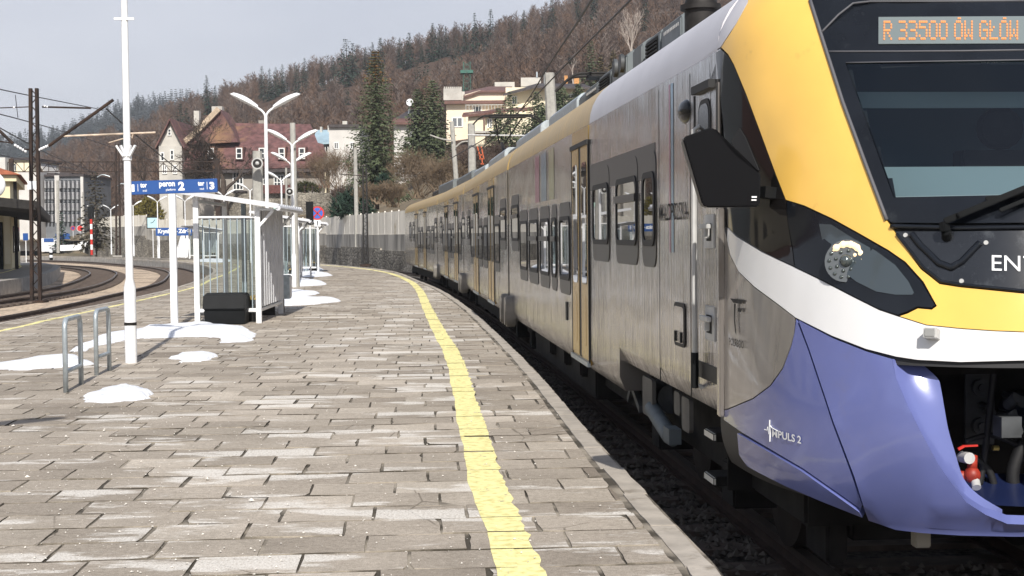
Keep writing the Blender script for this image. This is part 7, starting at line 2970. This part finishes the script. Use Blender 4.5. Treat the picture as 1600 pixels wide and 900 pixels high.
protos = [proto_bare(100 + i, 8.0) for i in range(7)]
VILLA = [(680, 960, 60, 215), (470, 720, 60, 190), (225, 530, 125, 192), (20, 240, 150, 222)]
import numpy as np
V_all, F_all = [[], [], []], [[], [], []]
nv = [0, 0, 0]
pv = [np.array([tuple(v) for v in m_.v], dtype=np.float32) for m_ in protos]
pf_ = [np.array(m_.f, dtype=np.int32) for m_ in protos]
cnt = 0
while cnt < 7200:
    D = 150 + 285 * math.sqrt(rnd.random())
    px = rnd.uniform(40, 1180)
    if px > 1060 and D < 300: continue
    y_r = interp(RIDGE_PX, px)
    if any(a < px < b and c < D < d_ for a, b, c, d_ in VILLA): continue
    if any(abs(px - hc[0]) < 11 and hc[3] - 85 < D < hc[3] + 6 for hc in HC): continue
    if any(abs(px - a_) < b_ and D < d_ for a_, b_, d_ in ((990, 34, 245), (926, 20, 212), (944, 16, 212), (960, 12, 212), (898, 6, 232))): continue
    i = rnd.randrange(7)
    z = hill_z(px, D)
    s_ = rnd.uniform(0.55, 1.12) * (0.85 if px < 250 else 1)
    a = rnd.uniform(0, 6.28)
    R_ = np.array([[math.cos(a), -math.sin(a), 0], [math.sin(a), math.cos(a), 0], [0, 0, 1]], dtype=np.float32) * s_
    mi = rnd.choice((0, 0, 1, 1, 2))
    V_all[mi].append(pv[i] @ R_.T + np.array([at(px, 369, D).x, D, z], dtype=np.float32))
    F_all[mi].append(pf_[i] + nv[mi])
    nv[mi] += len(pv[i])
    cnt += 1


def np_mesh(name, V, F, m):
    V = np.concatenate(V)
    F = np.concatenate(F)
    me = bpy.data.meshes.new(name)
    me.vertices.add(len(V))
    me.vertices.foreach_set('co', V.ravel())
    me.loops.add(F.size)
    me.loops.foreach_set('vertex_index', F.ravel())
    me.polygons.add(len(F))
    me.polygons.foreach_set('loop_start', np.arange(0, F.size, F.shape[1], dtype=np.int32))
    me.polygons.foreach_set('loop_total', np.full(len(F), F.shape[1], dtype=np.int32))
    me.materials.append(m)
    me.update()
    me.validate()
    o = bpy.data.objects.new(name, me)
    COL.objects.link(o)
    return o


M_tw3 = leaf_mat('bare_twigs_grey', (0.135, 0.105, 0.088), (0.20, 0.16, 0.14))
for k, (m_, lab) in enumerate(((M_twigs, 'reddish brown bare trees covering the hillside'), (M_twigd, 'darker bare trees mixed into the hillside wood'), (M_tw3, 'paler grey bare trees mixed into the hillside wood'))):
    tag(np_mesh('bare_wood', V_all[k], F_all[k], m_), lab, 'wood', None, 'stuff')

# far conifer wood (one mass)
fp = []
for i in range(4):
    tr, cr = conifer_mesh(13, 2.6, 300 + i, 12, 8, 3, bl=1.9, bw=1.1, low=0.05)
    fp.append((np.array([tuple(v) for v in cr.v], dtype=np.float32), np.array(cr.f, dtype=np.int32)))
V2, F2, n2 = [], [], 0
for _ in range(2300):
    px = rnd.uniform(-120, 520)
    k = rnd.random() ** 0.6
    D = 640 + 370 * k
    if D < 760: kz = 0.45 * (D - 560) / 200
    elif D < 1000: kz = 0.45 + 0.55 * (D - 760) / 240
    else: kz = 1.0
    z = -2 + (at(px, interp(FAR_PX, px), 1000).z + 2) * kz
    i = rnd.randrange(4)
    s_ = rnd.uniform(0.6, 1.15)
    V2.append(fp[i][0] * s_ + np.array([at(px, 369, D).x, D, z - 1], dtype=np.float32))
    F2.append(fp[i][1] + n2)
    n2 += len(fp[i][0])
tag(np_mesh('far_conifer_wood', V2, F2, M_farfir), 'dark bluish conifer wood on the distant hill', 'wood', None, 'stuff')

# individual conifers on the near hill
cv = []
for i in range(3):
    t = conifer('hill_conifer', 'dark green conifer standing among the bare trees on the hillside', (0, 0, -50), 13, [2.6, 2.2, 3.4][i], 400 + i, M_needle2, 'conifers on the hillside',
                whorls=26, per=9, blades=5, bl=1.05, bw=0.42, droop=0.5, low=[0.04, 0.05, 0.12][i], power=[0.9, 1.0, 0.6][i])
    cv.append(t)
used = [False] * 3
for k, (px, yb, yt, D) in enumerate(HC):
    i = 2 if k in (9, 19, 20, 21, 18) else k % 2
    zb_ = hill_z(px, D) - 0.5
    hh = max(5, at(px, yt, D).z - zb_)
    p = at(px, 369, D)
    sc = hh / 13.0
    r = rnd.uniform(1.0, 1.4) * (1 if sc < 1.3 else 0.85)
    sc *= rnd.uniform(0.7, 1.08)
    if not used[i]:
        o = cv[i]
        used[i] = True
        o.location = (p.x, D, zb_)
        o.scale = (sc * r, sc * r, sc)
    else: copy_tree(cv[i], (p.x, D, zb_), rnd.uniform(0, 6), scale=(sc * r, sc * r, sc))

# ---- near trees
D = 118
p = at(590, 369, D)
zb_ = at(590, 318, D).z
conifer('spruce_tree', 'tall dense spruce with a brown cone laden top left of the villas', (p.x, D, zb_), at(585, 77, D).z - zb_, 3.25, 7, [M_needle, M_cone], whorls=52, per=20, blades=20, tip_mat=True, bl=0.48, bw=0.13, low=0.06, droop=0.5, power=0.74)
D = 150
for px, yb, yt, rad, sd, lab in ((679, 240, 124, 2.1, 8, 'dark spruce with a pointed top in front of the white house'), (655, 240, 138, 1.9, 9, 'lower dark spruce on the left of the pair in front of the white house')):
    p = at(px, 369, D)
    zb_ = at(px, yb, D).z - 1.5
    conifer('spruce_tree', lab, (p.x, D, zb_), at(px, yt, D).z - zb_, rad, sd, [M_needle, M_cone], whorls=36, per=17, blades=12, bl=0.65, bw=0.22, low=0.03, droop=0.15, power=0.5)
D = 160
for k, (px, yb, yt, rad, lab) in enumerate(((799, 235, 143, 1.5, 'slender dark spruce before the cream villa wall, the tallest of the villa spruces'), (780, 235, 168, 1.1, 'short spruce left of the tallest villa spruce'), (840, 205, 142, 1.3, 'thin airy spruce right of the steady tube before the cream villa'), (849, 205, 160, 1.0, 'small airy spruce beside the thick leaning pole'),
                                            (881, 180, 135, 1.2, 'narrow spruce right of the thick leaning pole'), (872, 180, 138, 0.8, 'very thin spruce touching the thick leaning pole'), (905, 170, 130, 0.9, 'small thin spruce at the right end of the cream villa'), (815, 290, 226, 2.4, 'broad dark spruce foliage low behind the train roof boxes'), (775, 300, 240, 2.0, 'low dark spruce right of the orange frame'))):
    p = at(px, 369, D)
    zb_ = at(px, yb, D).z - 1
    conifer('villa_spruce', lab, (p.x, D, zb_), at(px, yt, D).z - zb_, rad * 1.85, 20 + k, [M_needle, M_cone], whorls=28, per=12, blades=8, bl=0.7, bw=0.24, low=0.03, droop=0.3, power=0.75)
D = 210
for px, yb, yt, rad, lab, m_ in ((926, 150, 63, 2.6, 'sunlit olive spruce on the slope left of the train roof', M_needle), (941, 150, 85, 1.4, 'small brownish larch right of the olive spruce', M_needle3), (960, 120, 78, 1.3, 'yellowish larch just above the train roof boxes', M_needle3)):
    p = at(px, 369, D)
    zb_ = at(px, yb, D).z - 1.5
    conifer('slope_spruce', lab, (p.x, D, zb_), at(px, yt, D).z - zb_, rad, 60 + px, [m_, M_cone], whorls=26, per=11, blades=7, bl=0.8, bw=0.3, low=0.05, droop=0.3, power=0.7)
D = 150
p = at(150, 369, D)
zb_ = 0.0
conifer('park_spruce', 'greyish brown loose conifer left of the portal mast', (p.x, D, zb_), at(150, 268, D).z, 2.1, 77, [leaf_mat('dull_needles', (0.045, 0.042, 0.03), (0.085, 0.072, 0.05)), M_cone], whorls=26, per=11, blades=7, bl=0.7, bw=0.28, low=0.12, droop=0.4, power=0.5)
p = at(96, 369, 190)
conifer('park_spruce', 'small dark conifer before the grey apartment block', (p.x, 190, 0), at(96, 332, 190).z, 1.3, 78, [M_needle2, M_cone], whorls=18, per=9, blades=5, bl=0.6, bw=0.3, low=0.1)


def tree_bare(name, label, cat, px, yb, yt, D, seed, m, depth=5, r=0.22, spread=0.6, tubes=3, n0=1, kids_=(3, 4), up=0.25, minr=0.02, wide=1.0, zbase=None):
    rr = random.Random(seed)
    p = at(px, 369, D)
    zb_ = at(px, yb, D).z if zbase is None else zbase
    hh = at(px, yt, D).z - zb_
    t = thing(name, label, cat, (p.x, D, zb_), 0)
    mb = MB()
    for k in range(n0):
        d = nrm(Vector((rr.gauss(0, 0.08 if n0 == 1 else 0.5 * wide), rr.gauss(0, 0.08 if n0 == 1 else 0.4), 1)))
        bare_tree(mb, Vector((rr.gauss(0, 0.35) if n0 > 1 else 0, rr.gauss(0, 0.3) if n0 > 1 else 0, -0.3)), d, hh * (0.34 if n0 == 1 else 0.42), r * (1 if n0 == 1 else rr.uniform(0.6, 1)), depth, rr, spread, up, tubes, kids_, 0.70, minr)
    zmax = max(v.z for v in mb.v)
    k = hh / zmax
    for v in mb.v: v *= k
    mb.build('branches', m, t, fixn=False)
    return t


tree_bare('bare_tree', 'big dark leafless tree with a spreading crown in front of the mansard house', 'tree', 352, 330, 180, 156, 3, M_twigt, 6, 0.42, 0.75, 4, 1, (3, 5), 0.10, 0.045)
tree_bare('bare_tree', 'slender leafless tree left of the mansard house gable', 'tree', 232, 320, 205, 172, 5, M_twigt, 5, 0.2, 0.6, 3, 1, (3, 4), 0.2, 0.045)
tree_bare('bare_birch', 'pale leafless birch with upright branches on the hillside above the train roof', 'tree', 990, 110, 8, 230, 6, M_birch, 5, 0.26, 0.48, 4, 1, (3, 4), 0.32, 0.045)
tree_bare('bare_birch', 'thin pale birch trunk behind the cream villa chimneys', 'tree', 898, 130, 80, 230, 16, M_birch, 3, 0.14, 0.4, 3, 1, (2, 3), 0.35, 0.04)
for k, (px, yb, yt, D, n0, m_, lab) in enumerate(((535, 300, 222, 140, 12, M_shrub, 'grey brown leafless shrub before the white flat house'), (655, 305, 222, 112, 22, M_shrub, 'large tangled brown shrub left of the leaning concrete pole'), (618, 318, 275, 105, 14, M_shrub, 'low brown bramble below the tall spruce'),
                                                (690, 300, 235, 108, 16, M_shrub, 'thick leafless bush directly behind the train tail'), (545, 322, 285, 108, 10, M_twigd, 'dark low scrub at the foot of the slim concrete pole'), (735, 290, 215, 116, 16, M_twigd, 'dark leafless bush behind the upright concrete pole'),
                                                (510, 290, 225, 150, 10, M_twigs, 'reddish leafless shrub right of the mansard house'), (770, 262, 215, 125, 12, M_twigd, 'dark leafless bush under the villas'), (590, 312, 280, 100, 9, M_shrub, 'sunlit dry shrub at the foot of the tall spruce'))):
    tree_bare('bare_shrub', lab, 'shrub', px, yb, yt, D, 40 + k, m_, 4, 0.06, 0.55, 1, n0 + 8, (3, 4), 0.18, 0.032, wide=1.3)


def leafy_bush(label, px, yb, yt, D, w, seed, m):
    rr = random.Random(seed)
    p = at(px, 369, D)
    zb_ = at(px, yb, D).z
    hh = at(px, yt, D).z - zb_
    t = thing('evergreen_bush', label, 'bush', (p.x, D, zb_), 0)
    mb = MB()
    for k in range(1500):
        a, u = rr.uniform(0, 6.28), rr.random()
        el = rr.uniform(0.0, PI / 2)
        rad = (0.55 + 0.45 * rr.random() ** 0.5) * (1 + 0.2 * math.sin(3 * a + seed))
        c = Vector((w * rad * math.cos(a) * math.cos(el), w * 0.8 * rad * math.sin(a) * math.cos(el), hh * rad * math.sin(el) * 0.95))
        d = nrm(Vector((rr.gauss(0, 1), rr.gauss(0, 1), rr.gauss(0.4, 1))) + c.normalized())
        twig_tri(mb, c, d, 0.5 * rr.uniform(.6, 1.3), 0.16, rr)
    mb.build('foliage', m, t, fixn=False)
    st = MB()
    for k in range(5): st.tube([(0, 0, -0.3), (rr.uniform(-.5, .5) * w, rr.uniform(-.4, .4) * w, hh * 0.6)], [0.06, 0.02], 5)
    st.build('stems', M_bark, t, fixn=False)


leafy_bush('dark spreading juniper bush on top of the concrete fence', 552, 338, 303, 104, 1.55, 3, M_needle2)
leafy_bush('clipped dark cypress bush at the foot of the tall spruce', 601, 308, 280, 108, 0.45, 4, M_needle2)
leafy_bush('green ivy hedge below the barred window of the mansard house', 478, 300, 288, 162.5, 2.0, 5, leaf_mat('ivy', (0.03, 0.035, 0.012), (0.06, 0.055, 0.02)))
leafy_bush('yellow green bush left of the station clock', 232, 342, 314, 164, 1.8, 6, leaf_mat('yellow_bush', (0.10, 0.085, 0.02), (0.18, 0.15, 0.03)))

print('objects', len(bpy.data.objects))

# ---- air between the camera and the far hills
M_haze = bpy.data.materials.new('haze_air')
M_haze.use_nodes = True
_n, _l = M_haze.node_tree.nodes, M_haze.node_tree.links
_n.clear()
_o = _n.new('ShaderNodeOutputMaterial')
_v = _n.new('ShaderNodeVolumePrincipled')
_v.inputs['Color'].default_value = (0.86, 0.90, 0.97, 1)
_v.inputs['Density'].default_value = 0.00026
_v.inputs['Anisotropy'].default_value = 0.0
_l.new(_v.outputs[0], _o.inputs['Volume'])
hz = MB().b3(-3050, 3050, -320, 5050, -2.0, 190).build('haze', M_haze)
tag(hz, 'thin pale haze in the valley air', 'haze', None, 'stuff')
